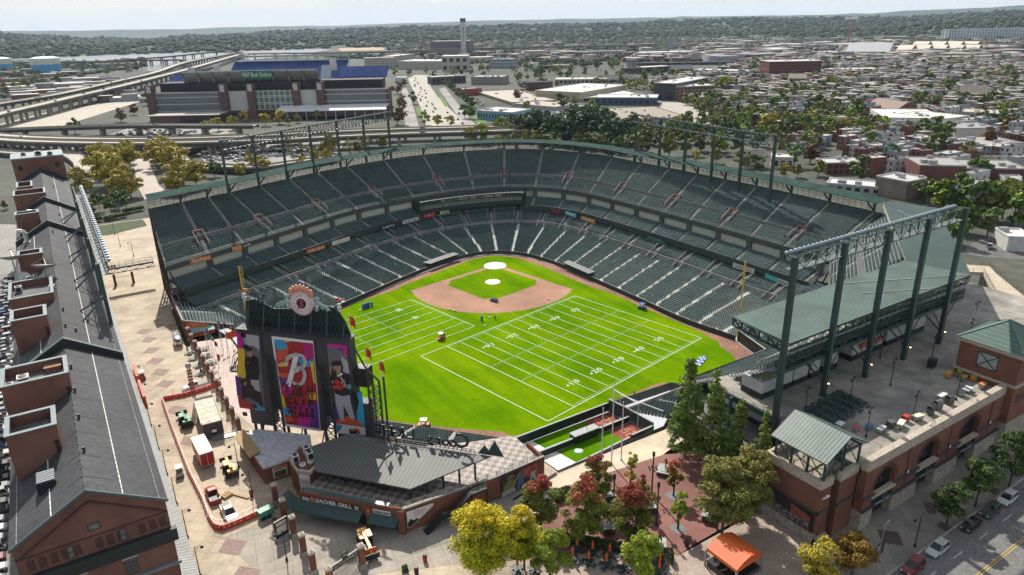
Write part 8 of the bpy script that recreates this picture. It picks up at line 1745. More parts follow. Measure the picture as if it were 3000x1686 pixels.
for(xa,ya,xb,yb,c,t,tc_2,l)in((462,795,575,840,(.05,.38,.42),'',W1,'turquoise advert board on the club front left of the first gantry post'),(578,840,685,880,(.5,.5,.52),'Mutual Experts',(.05,.05,.2),'white advert board on the club front left of the first gantry post'),(798,905,970,960,(.6,.6,.62),'DEFENDER',K1,'white advert board with black letters between gantry posts')):
 A=k6(xa,ya);B=k6(xb,yb);qv(3,1,A[0],A[1],B[0],B[1],12.4,1.4,c,t,tc_2,l)
i_=650;f_=np.searchsorted(FS,5.0);P0=at_off(29.3);m=MB();n_=14
ia,ib=np.searchsorted(FS,[4.05,5.95]);c=(V3((*P0[ia],17.5))+V3((*P0[ib],17.5)))/2;mid=V3((*P0[(ia+ib)//2],17.5));d=(V3((*P0[ib],0))-V3((*P0[ia],0))).normalized();off=(mid-c)
txt_='Welcome to ORIOLE PARK at CAMDEN YARDS';LL=at_off(29.3);al_=arcl(LL);s_m=al_[(ia+ib)//2];wtot=27
for k,ch in enumerate(txt_):
 if ch==' ':continue
 s_=s_m-wtot/2+wtot*(k+.5)/len(txt_);x=np.interp(s_,al_,LL[:,0]);y=np.interp(s_,al_,LL[:,1]);fi=int(np.interp(s_,al_,np.arange(len(FS))));nrm=V3((*-DN[fi],0));rt_=V3((-nrm.y,nrm.x,0));text(m,ch,V3((x,y,17.45))+nrm*.05,rt_,(0,0,1),1.35 if ch.isupper()else 1.0,extrude=.01)
m.bB('lettering',mat('press_letter',(.5,.5,.47),.5),PRESS)
def bank(pts,label,zt):
 P=[]
 for bx_,by_ in pts:P.append(Ov(bx_,by_,36.6))
 yj('light_gantry',label,[(p.x,p.y)for p in P],zt,lambda p:5,3.2,1.5,-1,44,LAMPM,rows=2,pr_=.4)
pl_=[(571,460),(648,441),(719,423),(787,406),(854,391),(919,378),(981,366)];zz=[HT(Ov(x,y,36.6)[:2],x2*3000/2576,y2*3000/2576)for(x,y),(x2,y2)in zip(pl_,((562,345),(638,335),(713,322),(783,312),(850,303),(918,296),(977,286)))]
LAMPM=[mat('lamp_grey',(.10,.11,.115),.5,.2,2),mat('lamp_lens_pale',(.45,.46,.46),.15,.15,2)]
bank(pl_,'long double light bank on tall posts behind the first base side upper deck',sum(zz)/len(zz))
pr__=[(1598,372),(1659,384),(1722,398),(1791,413),(1862,428),(1941,446)];zz2=[HT(Ov(x,y,36)[:2],x2*3000/2576,y2*3000/2576)for(x,y),(x2,y2)in zip(pr__,((1597,287),(1660,297),(1724,303),(1792,312),(1866,324),(1946,334)))]
bank(pr__,'double light bank on tall posts behind the third base side upper deck',sum(zz2)/len(zz2))
for p in((1890,650,'walk',(.02,.02,.02)),(2020,860,'stand',(.03,.03,.03)),(2035,880,'walk',(.02,.02,.03))):
 q=C(0,2,p[0],p[1],5);vz(q,1.0+p[0],p[2],p[3],(.02,.02,.03),'person in dark clothes on the paving by the pillar row, '+{1890:'near the caravan',2020:'standing at the tables',2035:'walking past the tables'}[p[0]])
q=kk(508,1100);vz(q,.5,'stand',(.5,.06,.02),(.03,.03,.05),'worker in an orange vest between the red and white pickups',(.6,.3,.1))
GZ=3.5
rb=np.random.default_rng(21)
def F(i,x,y,z=GZ):return C(i,0,x,y,z)
def gray(v):return(v,v,v)
WALLC={}
def wm(c,b=False):
 k=(c,b)
 if k not in WALLC:WALLC[k]=(zh2 if b else mat)('facade_%d'%len(WALLC),c)
 return WALLC[k]
def bld(i,xl,yl,xr,yr,yt,dep,wall,roof,label,cat='building',br=False,rows=0,cols=0,name='city_building',hh=None,gable=False,units=0,wincol=None):
 a=F(i,xl,yl);b=F(i,xr,yr);px,py=CXY(i,0,xl,yt);h=hh or max(3,HT((a.x,a.y),px,py)-GZ);d=(b-a);W=d.length;d.normalize();n=V3((-d.y,d.x,0));n=n if n.dot(a-CO)>0 else-n
 r=T(name,label,cat,a);P=[a,b,b+n*dep,a+n*dep];m=MB();m.bP([(p.x,p.y)for p in P],GZ-1,GZ+h)
 if gable:
  z=GZ+h;A,B,C_,D=[V3((p.x,p.y,z))for p in P];r0=A.lerp(D,.5)+V3((0,0,dep*.28));r1=B.lerp(C_,.5)+V3((0,0,dep*.28));m.add([A,D,r0],[(0,1,2)]);m.add([B,C_,r1],[(0,2,1)])
 m.bB('wall',wm(wall,br),r)
 m=MB()
 if gable:m.bQ(A-d*.3,B+d*.3,r1+d*.3,r0-d*.3);m.bQ(C_+d*.3,D-d*.3,r0-d*.3,r1+d*.3)
 else:
  m.bP([(p.x,p.y)for p in P],GZ+h+.01,GZ+h+.12)
  for p,q in zip(P,P[1:]+P[:1]):m.bM((p.x,p.y,GZ+h+.35),(q.x,q.y,GZ+h+.35),.4,.7)
 rf_=m.bB('roof',wm(roof),r)
 if units:
  m=MB()
  for _ in range(units):s,t=rb.uniform(.1,.9),rb.uniform(.15,.9);p=a+d*W*s+n*dep*t;u=rb.uniform(.8,2.2);m.bO(p,u,u*.7,GZ+h+.12,GZ+h+rb.uniform(.9,2.2),atn(d.y,d.x))
  m.bB('roof_unit',zk,r)
 for j in range(rows):
  m=MB();z0=GZ+h*(j+.25)/rows;z1=GZ+h*(j+.75)/rows
  for k in range(cols):
   p=a+d*W*(k+.22)/cols-n*.06;q=a+d*W*(k+.78)/cols-n*.06;m.bQ((p.x,p.y,z0),(q.x,q.y,z0),(q.x,q.y,z1),(p.x,p.y,z1))
  nd=max(1,int(cols*dep/W))
  for k in range(nd):
   for sd,o in((a,-1),(b,1)):p=sd+n*dep*(k+.25)/nd+d*o*.06;q=sd+n*dep*(k+.75)/nd+d*o*.06;m.bQ((p.x,p.y,z0),(q.x,q.y,z0),(q.x,q.y,z1),(p.x,p.y,z1))
  m.bB('window_row',wm(wincol)if wincol else zj,r)
 return r
TAN=(.36,.29,.21);CRM=(.45,.41,.33);WHT=(.60,.60,.58);LG=(.33,.34,.35);DG=(.10,.10,.11);BRK=(.17,.06,.045);RFB=(.33,.28,.22);RFW=(.56,.54,.50);RFG=(.22,.22,.23);BLU=(.12,.30,.42)
B_=[(1,2210,950,2573,1065,930,50,TAN,RFB,'wide tan warehouse with a flat buff roof right of the main road',0,1,16,6),(2,0,1075,440,1115,1050,36,LG,RFB,'low grey shed end of the buff-roofed warehouse beside the car lot',0,0,0,3),(1,2225,1200,2573,1225,1115,30,BLU,RFW,'pale blue walled building with a white roof by the grass verge',0,1,12,4),(2,0,1225,530,1228,1190,30,BLU,(.45,.45,.45),'pale blue walled hall with grey and white roof panels behind the dark trees',0,1,14,5),(2,395,925,690,1030,890,70,TAN,RFW,'long tan stepped warehouse with a white roof in the centre',0,1,10,6),(2,690,1025,1150,940,935,60,TAN,RFW,'tan warehouse end wall with pipes facing the blue building',0,0,0,5),(2,830,1058,1455,1062,985,34,(.05,.08,.15),RFW,'dark blue building with a stepped white roof',0,1,10,5),(2,820,1130,1110,1250,1175,60,(.52,.52,.54),(.24,.20,.15),'large white walled store with a brown flat roof and small skylights',0,0,0,8),(2,1490,985,1640,1020,850,45,(.22,.13,.10),RFW,'brick factory block with rows of big windows',1,4,9,2),(2,1640,1020,1960,945,845,25,(.03,.033,.037),RFW,'black glass fronted block joined to the brick factory',0,3,10,3),(2,1700,1015,1845,1005,960,12,(.24,.12,.09),RFB,'low brick wing in front of the black glass block',1,1,5,0),(2,150,915,410,905,835,14,(.13,.06,.05),DG,'dark brick row of workshops with a tall chimney block',1,2,9,0),(2,430,850,950,845,805,40,(.30,.29,.26),(.40,.39,.35),'wide pale sawtooth warehouse beyond the dark brick workshops',0,1,12,4),(2,940,835,1240,825,805,20,(.30,.28,.24),(.08,.08,.085),'long gabled shed with a dark roof',0,1,10,0),(2,1180,745,1600,720,690,25,(.13,.075,.065),RFW,'low brick market row with white roof in front of the long black sheds',1,1,10,2),(2,1600,740,1820,735,700,22,(.02,.035,.06),(.07,.08,.09),'navy shed with a pointed front in the long industrial row',0,0,0,0),(2,1820,745,2360,760,705,30,(.05,.06,.08),RFW,'navy sided works with little sawtooth roofs at the front',0,1,10,4),(2,1230,665,2310,650,640,26,(.035,.035,.04),(.05,.055,.06),'longest black-roofed shed of the industrial row, front one',0,1,20,0),(2,1280,630,2295,628,600,26,(.035,.035,.04),(.045,.05,.055),'second long black-roofed shed of the industrial row',0,1,20,0),(2,1320,590,1890,575,535,60,(.40,.41,.42),RFW,'long white walled plant at the back of the industrial row',0,0,0,8),(2,1930,575,2240,560,535,50,(.48,.49,.5),RFW,'bright white hall at the back right of the industrial row',0,0,0,4),(2,600,580,1150,570,525,50,(.28,.28,.28),RFG,'wide grey factory roof left of the tall grey stack',0,1,14,6),(2,250,700,420,700,665,15,BRK,RFG,'small red brick building by the rail trees',1,2,7,0),(2,425,695,615,690,660,18,CRM,RFW,'cream low warehouse next to the small red brick building',0,1,6,2),(2,165,705,240,705,640,20,(.5,.52,.54),WHT,'white cube building by the rail trees',0,0,0,1),(2,420,640,600,635,590,25,(.25,.22,.18),RFB,'brown roofed low store beyond the white cube building',0,1,6,2),(1,2345,690,2573,690,600,40,(.35,.38,.42),RFG,'grey blue office block on the right of the casino',0,3,12,4),(1,2165,855,2480,855,780,40,(.22,.19,.16),RFG,'brown box store with red stripes and a grey roof',0,0,0,5),(1,2075,970,2270,955,905,20,(.28,.05,.05),(.14,.14,.15),'small dark red brick building with a grey roof',0,0,0,2),(1,1770,855,2110,835,780,18,(.06,.06,.06),RFW,'low dark shop row with white roofs behind the median trees',0,1,8,2),(1,1430,700,1870,700,620,70,(.36,.33,.28),RFW,'broad pale casino hall with stepped flat roofs',0,0,0,6),(1,1870,725,2135,720,570,45,(.40,.36,.30),RFW,'tall corner hall of the casino with dark openings',0,2,4,0),(1,1100,700,1400,690,590,30,(.44,.41,.34),(.46,.44,.37),'cream parking deck left of the casino with rows of dark openings',0,5,12,2),(1,1390,670,1600,640,570,30,(.44,.41,.34),(.46,.44,.37),'second cream parking deck against the casino',0,5,9,2),(1,1405,840,1505,838,785,20,(.5,.5,.5),WHT,'small white roofed hall by the stadium corner',0,0,0,0),(1,60,465,430,455,430,80,(.36,.4,.42),RFW,'far white roofed warehouse by the river woods',0,0,0,0),(1,1000,475,1115,475,440,30,(.5,.5,.48),(.2,.2,.2),'far pale apartment block beside the sandy ground',0,3,10,0),(3,0,800,520,790,625,40,(.17,.045,.035),RFW,'large deep red brick warehouse with many small windows',1,6,18,5),(3,100,495,365,490,450,60,(.52,.53,.54),RFW,'far long white warehouse beside a blue container',0,0,0,0),(3,670,495,1250,475,450,60,(.5,.5,.48),(.48,.44,.36),'far cream roofed depot in the rail district',0,1,16,0),(3,770,575,1210,580,520,60,(.42,.44,.47),(.42,.42,.42),'big grey gabled hall in the rail district',0,0,0,0),(3,1800,420,2573,400,300,30,(.52,.56,.58),RFW,'long white office slab with strips of windows on the far hillside',0,8,26,0),(3,205,880,380,880,790,18,(.16,.14,.12),(.26,.22,.16),'grey stone church with a gabled roof and a small spire',0,1,8,0),(3,1165,1290,1770,1300,1190,60,(.52,.51,.51),(.60,.57,.52),'long white supermarket with yellow signs above its shopfront',0,0,0,4),(3,1770,1300,2005,1270,1200,40,(.55,.54,.53),(.60,.57,.52),'side wing of the white supermarket',0,0,0,0),(3,1930,1230,2320,1250,1130,25,(.38,.35,.28),(.45,.40,.32),'beige two-storey shops behind the supermarket lot',0,2,9,2),(3,1870,1410,2310,1400,1300,28,(.42,.40,.38),(.28,.28,.28),'white low store with a red and black sign near the right edge',0,0,0,5),(3,970,1130,1275,1180,1060,22,(.17,.075,.055),(.18,.11,.08),'brick hall with a brown hipped roof among the row houses',1,1,5,0),(3,1925,1015,2200,1020,940,25,(.15,.06,.05),(.15,.12,.1),'dark brick gabled hall among the far row houses',1,0,0,0),(3,1100,660,1340,655,630,20,CRM,RFW,'long cream roofed shed between far row houses',0,0,0,0),(3,640,745,1130,735,705,35,(.35,.33,.28),(.5,.47,.4),'wide flat cream warehouse roof in front of the rail district',0,0,0,4),(3,905,910,1300,880,870,35,BRK,(.30,.28,.26),'red brick walled flat warehouse among the row houses',1,0,0,6)]
for q in B_:
 i,xl,yl,xr,yr,yt,dep,w,rf__,lb,br,ro,co_,un=q;bld(i,xl,yl,xr,yr,yt,dep,w,rf__,lb,br=bool(br),rows=ro,cols=co_,units=un,gable=any(s in lb for s in('gabled','hipped','pointed')))
for k in range(9):
 bx_=1280+(k%5)*165+(k//5)*150;by_=(540 if k<5 else 500);bld(3,bx_,by_,bx_+150,by_+3,by_-35,38,(.13,.06,.05),(.56,.52,.42),'pale roofed rail shop with a raised ridge in the far row of sheds, %s'%('first','second','third','fourth','fifth','sixth','seventh','eighth','ninth')[k],gable=True,rows=0)
def bld1(i,xl,yl,xr,yr,yt,dep,wall,roof,label,**k):
 s=lambda y:y+422*3.431
 return bld(i,xl,s(yl),xr,s(yr),s(yt),dep,wall,roof,label,**k)
for q in[(3,1060,510,1370,575,330,16,(.22,.17,.14),(.45,.44,.43),'plain tan brick block with a white flat roof behind the stadium canopy',1,0,0,3),(3,580,310,950,300,200,14,(.19,.065,.05),(.42,.41,.40),'red brick terrace with white flat roofs and chimneys',1,2,6,4),(3,1500,400,1960,410,220,25,(.14,.055,.05),(.30,.29,.27),'long dark brick wall building with a grey flat roof by the alley',1,0,0,3),(3,1960,410,2573,420,250,25,(.13,.05,.048),(.30,.29,.27),'second long dark brick building running off the right edge',1,0,0,4),(3,2020,560,2310,555,420,12,(.20,.19,.19),(.25,.24,.23),'grey blank gable end house beside the dark tree',0,1,3,0),(3,2370,490,2573,500,370,14,(.40,.38,.32),(.33,.33,.33),'cream two-storey house at the right edge',0,1,4,1),(3,1590,580,1720,590,480,14,(.30,.26,.2),(.3,.2,.14),'small tan gabled house behind the utility poles',0,0,0,0),(3,2340,600,2573,610,510,10,(.38,.36,.31),(.42,.42,.42),'low cream annex at the right edge',0,0,0,0),(3,580,470,1125,520,400,14,(.33,.34,.35),(.50,.50,.49),'grey metal sided long house with a white roof right behind the canopy',0,1,6,2),(3,40,250,245,255,140,12,(.42,.41,.35),(.55,.54,.5),'white cream house end with two windows behind the upper deck',0,1,3,1),(3,1910,80,2573,60,20,30,(.3,.29,.28),(.33,.31,.3),'long flat roofed shop row with roof hatches at the upper right',0,0,0,8),(3,2390,1080,2640,1090,940,12,(.5,.5,.48),(.56,.55,.53),'filling station with a white flat canopy edged in red',0,0,0,1)]:
 i,xl,yl,xr,yr,yt,dep,w,rf__,lb,br,ro,co_,un=q;bld1(i,xl,yl,xr,yr,yt,dep,w,rf__,lb,br=bool(br),rows=ro,cols=co_,units=un,gable='gabled'in lb)
a=F(0,1555,1210);b=F(1,1350,1160);ex=(b-a).normalized();Wd=(b-a).length;ey=V3((-ex.y,ex.x,0));ey=ey if ey.dot(a-CO)>0 else-ey
FSD=T('football_stadium','brick and glass football stadium with raked upper decks and bright blue seats','stadium',a)
L3=lambda s,t,z:a+ex*s+ey*t+V3((0,0,z))
BK2=zh2('stadium_brick',(.13,.062,.055));LGS=mat('stadium_grey',(.46,.46,.44),.8,.12,.05);MESH=mat('stadium_mesh',(.14,.145,.15),.7,.15,.1);GRG=mat('green_glass',(.10,.15,.12),.2,.3,.1)
def lb(m,s0,s1,t0,t1,z0,z1):m.bP([L3(s,t,0)[:2]for s,t in((s0,t0),(s1,t0),(s1,t1),(s0,t1))],GZ+z0,GZ+z1)
H1=HT(L3(0,0,0)[:2],*CXY(0,0,1545,935))-GZ
m=MB();lb(m,0,Wd,0,20,0,H1);m.bB('facade_wall',BK2,FSD)
for s0,s1,mm,nm in((.02,.30,MESH,'mesh_screen'),(.74,.99,MESH,'mesh_screen'),(.33,.42,LGS,'office_bay'),(.62,.70,LGS,'office_bay')):
 m=MB();lb(m,Wd*s0,Wd*s1,-.6,0,H1*.33,H1);m.bB(nm,mm,FSD)
m=MB();lb(m,Wd*.43,Wd*.61,-.7,0,H1*.3,H1);g_=m.bB('glass_front',GRG,FSD);m=MB()
for k in range(9):s=Wd*(.43+.18*k/8);lb(m,s-.5,s+.5,-1.1,-.71,H1*.3,H1*1.02)
for z in(.5,.75):lb(m,Wd*.43,Wd*.61,-1.0,-.72,H1*z,H1*z+.6)
m.bB('mullion',LGS,g_)
for s in(.005,.31,.425,.615,.715):m=MB();lb(m,Wd*s-3.5,Wd*s+3.5,-4,4,0,H1*1.28);o=m.bB('brick_tower',BK2,FSD);m=MB();lb(m,Wd*s-2,Wd*s+2,-4.2,-4.01,H1*1.0,H1*1.24);m.bB('tower_panel',LGS,o)
m=MB()
for z in(.3,.55,.8,.97):lb(m,0,Wd,-.75,-.02,H1*z,H1*z+.7)
m.bB('stone_band',LGS,FSD)
m=MB()
for k in range(22):lb(m,Wd*(k+.2)/22,Wd*(k+.75)/22,-.5,-.05,.5,H1*.22)
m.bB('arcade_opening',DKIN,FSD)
RH=HT(L3(Wd*.55,8,0)[:2],*CXY(1,0,320,712))-GZ
def rake(m,s0,s1,t0,t1,z0,z1,th):
 P=[L3(s0,t0,z0),L3(s1,t0,z0),L3(s1,t1,z1),L3(s0,t1,z1)];m.poly(P);m.poly([p+V3((0,0,th))for p in P][::-1])
 for p,q in zip(P,P[1:]+P[:1]):m.bQ(p,q,q+V3((0,0,th)),p+V3((0,0,th)))
m=MB();rake(m,Wd*.13,Wd*.70,34,8,H1*.95,RH,1.2);m.bB('raked_underside',LGS,FSD);m=MB();lb(m,Wd*.03,Wd*.97,9,30,H1,H1+(RH-H1)*.45);m.bB('concourse_shade',DKIN,FSD)  # solid dark box painted in for the shade of the concourse gap
m=MB()
for k in range(10):s=Wd*(.13+.57*k/9);p=L3(s,33,H1*.8);q_=L3(s,6.5,RH+.5);m.bM(p,q_,1.2,2.0);m.bM(L3(s,12,H1*.6),L3(s,12,RH-3),1.2,1.2)
m.bB('raker_beam',mat('raker',(.24,.24,.24),.8,.1),FSD)
BLS=mat('blue_seating',(.026,.045,.13),1,.25,.05,fine=.5,spec=.02)
RB=HT(L3(Wd*.6,165,0)[:2],*CXY(1,0,500,618))-GZ
m=MB();rake(m,Wd*.12,Wd*.70,125,165,RB-21,RB,.8);m.bB('blue_upper_deck',BLS,FSD)
m=MB()
for s0,s1,t0,t1,z0,z1 in((.76,.97,40,62,RH-10,RH-1),(.02,.10,25,50,RH-14,RH-5)):rake(m,Wd*s0,Wd*s1,t0,t1,z0,z1,1)
m.bB('corner_deck',BLS,FSD)
m=MB()
for k in range(12):s=Wd*(.12+.58*k/11);m.bM(L3(s,164,RB-8),L3(s,168,RB+7),.8,.8)
m.bM(L3(Wd*.12,168,RB+6),L3(Wd*.7,168,RB+6),1.2,2.2);m.bM(L3(Wd*.12,168,RB+9),L3(Wd*.7,168,RB+9),.6,.6);m.bB('far_light_rig',zk,FSD)
m=MB();lb(m,Wd*.695,Wd*.725,70,72,RH-4,RB+4);lb(m,Wd*.10,Wd*.125,110,112,RB-16,RB);m.bB('video_board',mat('board_pale',(.5,.46,.48),.5,.2,.1),FSD)
m=MB();P=[L3(Wd*.69,20,H1),L3(Wd*.735,20,H1),L3(Wd*.735,40,RH+3),L3(Wd*.69,40,RH+3)];m.poly(P);P=[L3(Wd*.10,20,H1),L3(Wd*.145,20,H1),L3(Wd*.135,40,RH+3),L3(Wd*.105,40,RH+3)];m.poly(P);m.bB('ramp_tower',mat('ramp_blue',(.28,.31,.36),.7,.1),FSD)
sA=L3(Wd*.385,6.2,RH-4.6);sB=L3(Wd*.515,6.2,RH-4.6);m=MB();m.bO((sA+sB)/2,(sB-sA).length/2,.6,GZ+RH-7,GZ+RH+.8,atn(ex.y,ex.x));sg_=m.bB('name_sign',mat('sign_green',(.012,.12,.065),.6,.1),FSD);m=MB();text(m,'M&T Bank Stadium',(sA+sB)/2-ey*.75+V3((0,0,1.6)),ex,(0,0,1),5.6,extrude=.05,fit=(sB-sA).length*.93);m.bB('lettering',SGW,sg_)
m=MB();lb(m,Wd*.55,Wd*.99,-22,-3,H1*.12,H1*.3);o=m.bB('entrance_hall',mat('hall_maroon',(.07,.04,.045),.6,.2,.2),FSD);m=MB();rake(m,Wd*.545,Wd*1.0,-24,-2,H1*.3,H1*.42,.8);m.bB('white_roof',mat('hall_roof',(.55,.55,.55),.7,.1,.1),o);m=MB()
for k in range(12):p=L3(Wd*(.55+.44*k/11),-22.3,0);m.bM(p,p+V3((0,0,H1*.32)),.7,.7)
m.bB('column',LGS,o)
m=MB();lb(m,Wd*.05,Wd*.30,-32,-10,0,H1*.28);o=m.bB('brick_annex',mat('annex_brick',(.15,.085,.065),.8,.15,.2),FSD);m=MB();lb(m,Wd*.04,Wd*.33,-34,-8,H1*.281,H1*.31);m.bB('annex_roof',mat('annex_roof',(.36,.33,.29),.8,.1),o);m=MB();lb(m,Wd*.17,Wd*.30,-32.4,-32.05,.5,H1*.25);m.bB('annex_glass',zj,o)
pp_=bld(1,1755,565,2140,560,420,70,(.10,.095,.10),(.33,.30,.25),'dark power plant hall with a pale sloping roof','power plant');m=MB()
p=F(1,1765,570);q_=F(1,2055,568);h=HT(p[:2],*CXY(1,0,1765,500))-GZ
bld(1,1760,585,2050,580,495,20,(.16,.14,.13),(.2,.2,.2),'lower brown block of the power plant with two arched openings','power plant')
p=F(1,2093,560);hs=HT((p.x,p.y),*CXY(1,0,2088,185));st_=T('smoke_stack','tall pale square smoke stack with a dark rim standing behind the power plant','chimney',p);m=MB();m.bT((p.x,p.y,GZ),(p.x,p.y,hs),8.5,12,0,7.0);m.bB('shaft',mat('stack_pale',(.50,.48,.46),.8,.1,.03),st_);m=MB();m.bL((p.x,p.y,hs-9),[(7.3,0),(7.4,4),(7.4,9)],12);m.bB('rim',mat('stack_dark',(.06,.05,.05),.8,.1),st_);m=MB()
for k,ch in enumerate('BRESCO'[:4]):n=(CO-p);n.z=0;n.normalize();text(m,ch,V3((p.x,p.y,hs-26-9*k))+n*9,V3((-n.y,n.x,0)),(0,0,1),9,extrude=.2)
m.bB('lettering',mat('stack_letter',(.1,.08,.08),.8),st_)
p=F(2,1602,510);hs=HT((p.x,p.y),*CXY(2,0,1605,370));st_=T('smoke_stack','slim grey square stack in the industrial district right of centre','chimney',p);m=MB();m.bT((p.x,p.y,GZ),(p.x,p.y,hs),10,4,0,9);m.bB('shaft',mat('stack_grey',(.28,.30,.32),.8,.1,.03),st_);m=MB();m.bL((p.x,p.y,hs),[(10,0),(10,3)],4);m.bB('rim',wm(DG),st_)
p=F(2,1200,740);hs=HT((p.x,p.y),*CXY(2,0,1200,605));st_=T('square_chimney','thick grey concrete block chimney at the left end of the long black sheds','chimney',p);m=MB();m.bO(p,6,6,GZ,hs);m.bB('shaft',mat('stack_conc',(.2,.2,.2),.8,.15,.1),st_);m=MB();m.bO(p,6.3,6.3,hs+.01,hs+1);m.bB('rim',wm(DG),st_)
for k,(x,yb,yt,R_,l)in enumerate(((480,745,555,14,'blue and white storage tank with a painted silhouette band on the left'),(-15,735,560,14,'blue and white storage tank cut by the left edge'))):
 p=F(0,x,yb);w=F(0,x+105,yb)-p;R_=w.length;h=HT((p.x,p.y),*CXY(0,0,x,yt+30));r=T('storage_tank',l,'tank',p);m=MB();m.bL((p.x,p.y,GZ),[(R_,0),(R_,(h-GZ)*.62)],24);m.bB('blue_band',mat('tank_blue',(.04,.27,.50),.5,.12,.05),r);m=MB();m.bL((p.x,p.y,GZ+(h-GZ)*.62+.01),[(R_,0),(R_,(h-GZ)*.38),(R_*.6,(h-GZ)*.47),(.5,(h-GZ)*.5)],24);m.bB('white_top',mat('tank_white',(.55,.54,.5),.6,.1,.05),r)
p=F(3,800,470);hs=HT((p.x,p.y),*CXY(3,0,815,195));r=T('radio_mast','red and white lattice mast with a wide head beyond the rail district','mast',p);m=MB();m.bM(p,(p.x,p.y,hs),3.0,3.0);m.bB('lattice',mat('mast_red',(.35,.15,.13),.7,.3,.05),r);m=MB();m.bO((p.x,p.y),26,3,hs,hs+4);m.bB('head',WHITE,r)
WATER,nt_w,bw_=wk('river_water');bw_.inputs['Base Color'].default_value=(.03,.05,.06,1);bw_.inputs['Roughness'].default_value=.22;bp_=N(nt_w,'ShaderNodeBump');bp_.inputs['Strength'].default_value=.35;bp_.inputs['Distance'].default_value=2;nt_w.links.new(jv(nt_w,.03,4,.7,'Position'),bp_.inputs['Height']);nt_w.links.new(bp_.outputs[0],bw_.inputs['Normal'])
flat('river_water',[F(0,*q)for q in((-900,565),(0,562),(600,545),(1500,535),(2300,520),(2573,515))]+[F(1,700,492),F(1,760,500),F(1,400,560),F(1,0,600),F(0,2100,690),F(0,1500,720),F(0,1300,640),F(0,700,610),F(0,0,600),F(0,-900,610)],GZ+.4,WATER)
flat('meadow',[F(0,*q)for q in((170,505),(640,505),(700,545),(160,558))],GZ+.2,mat('far_meadow',(.09,.13,.035),.95,.2,.01))
flat('bare_ground',[F(1,*q)for q in((820,490),(1250,465),(1300,505),(860,515))],GZ+.2,mat('bare_soil',(.40,.28,.19),.95,.2,.02))
RD=mat('road_concrete',(.36,.33,.28),.9,.12,.05,fine=.6);DKR=mat('deck_concrete',(.40,.37,.31),.9,.1,.05,fine=.6);PIER=mat('pier_concrete',(.28,.25,.2),.9,.15,.1)
flat('main_road',[F(1,*q)for q in((1530,790),(1600,755),(1740,755),(1720,800),(1760,880),(1830,980),(1940,1090),(2090,1230),(2090,1270),(1700,1270),(1660,1100),(1600,950),(1545,840))],GZ+.08,RD)
flat('side_road',[F(1,*q)for q in((1460,900),(1510,880),(1560,1000),(1640,1280),(1500,1290),(1490,1050))],GZ+.06,ASPH_L);flat('side_road',[F(1,*q)for q in((1840,900),(1900,880),(2040,1060),(2220,1270),(2100,1270),(1950,1060))],GZ+.06,ASPH_L)
flat('car_park',[F(0,*q)for q in((0,1250),(480,1130),(1330,1000),(1480,1000),(1100,1120),(560,1290),(0,1320))],GZ+.06,mat('pale_lot',(.42,.37,.30),.9,.1,.05,fine=.6))
flat('car_park',[C(0,1,*q,GZ)for q in((640,-20),(1950,-30),(1900,60),(1500,210),(960,330),(700,160))],GZ+.06,ASPH_L);flat('car_park',[C(0,1,1950,60,GZ),C(0,1,2700,-60,GZ),C(1,1,900,-40,GZ),C(1,1,800,150,GZ),C(1,1,0,220,GZ),C(0,1,2100,230,GZ)],GZ+.06,ASPH_L)
flat('car_park',[F(0,*q)for q in((1000,1390),(1300,1290),(2300,1290),(2400,1330),(2000,1390))],GZ+.06,ASPH_L)
flat('approach_road',[C(0,1,*q,GZ)for q in((1330,60),(1480,150),(1530,260),(1600,420),(1720,520),(1450,560),(1380,420),(1350,250))],GZ+.1,mat('approach_paving',(.42,.36,.31),.9,.12,.1))
flat('car_park',[F(2,*q)for q in((240,930),(420,960),(560,1060),(830,1060),(660,1240),(480,1250),(430,1080))],GZ+.06,ASPH_L);flat('car_park',[F(2,*q)for q in((1450,980),(1600,1000),(2300,1250),(2000,1300),(1500,1100))],GZ+.06,RD);flat('car_park',[F(3,*q)for q in((1050,1300),(2100,1290),(2350,1260),(2600,1330),(2600,1448),(1300,1448),(1200,1380))],GZ+.06,ASPH_L)
flat('city_street',[F(2,*q)for q in((2240,520),(2270,515),(2420,760),(2470,860),(2400,860),(2330,700))],GZ+.06,RD)
flat('grass_verge',[F(1,*q)for q in((1600,1090),(1640,1080),(1700,1150),(1640,1165))],GZ+.12,mat('verge_grass',(.08,.15,.02),.95,.2,.2));flat('grass_verge',[F(1,*q)for q in((2150,1180),(2230,1160),(2330,1230),(2230,1255))],GZ+.12,_M['verge_grass']);flat('grass_verge',[F(1,*q)for q in((1830,970),(1860,960),(1940,1070),(1900,1075))],GZ+.12,_M['verge_grass'])
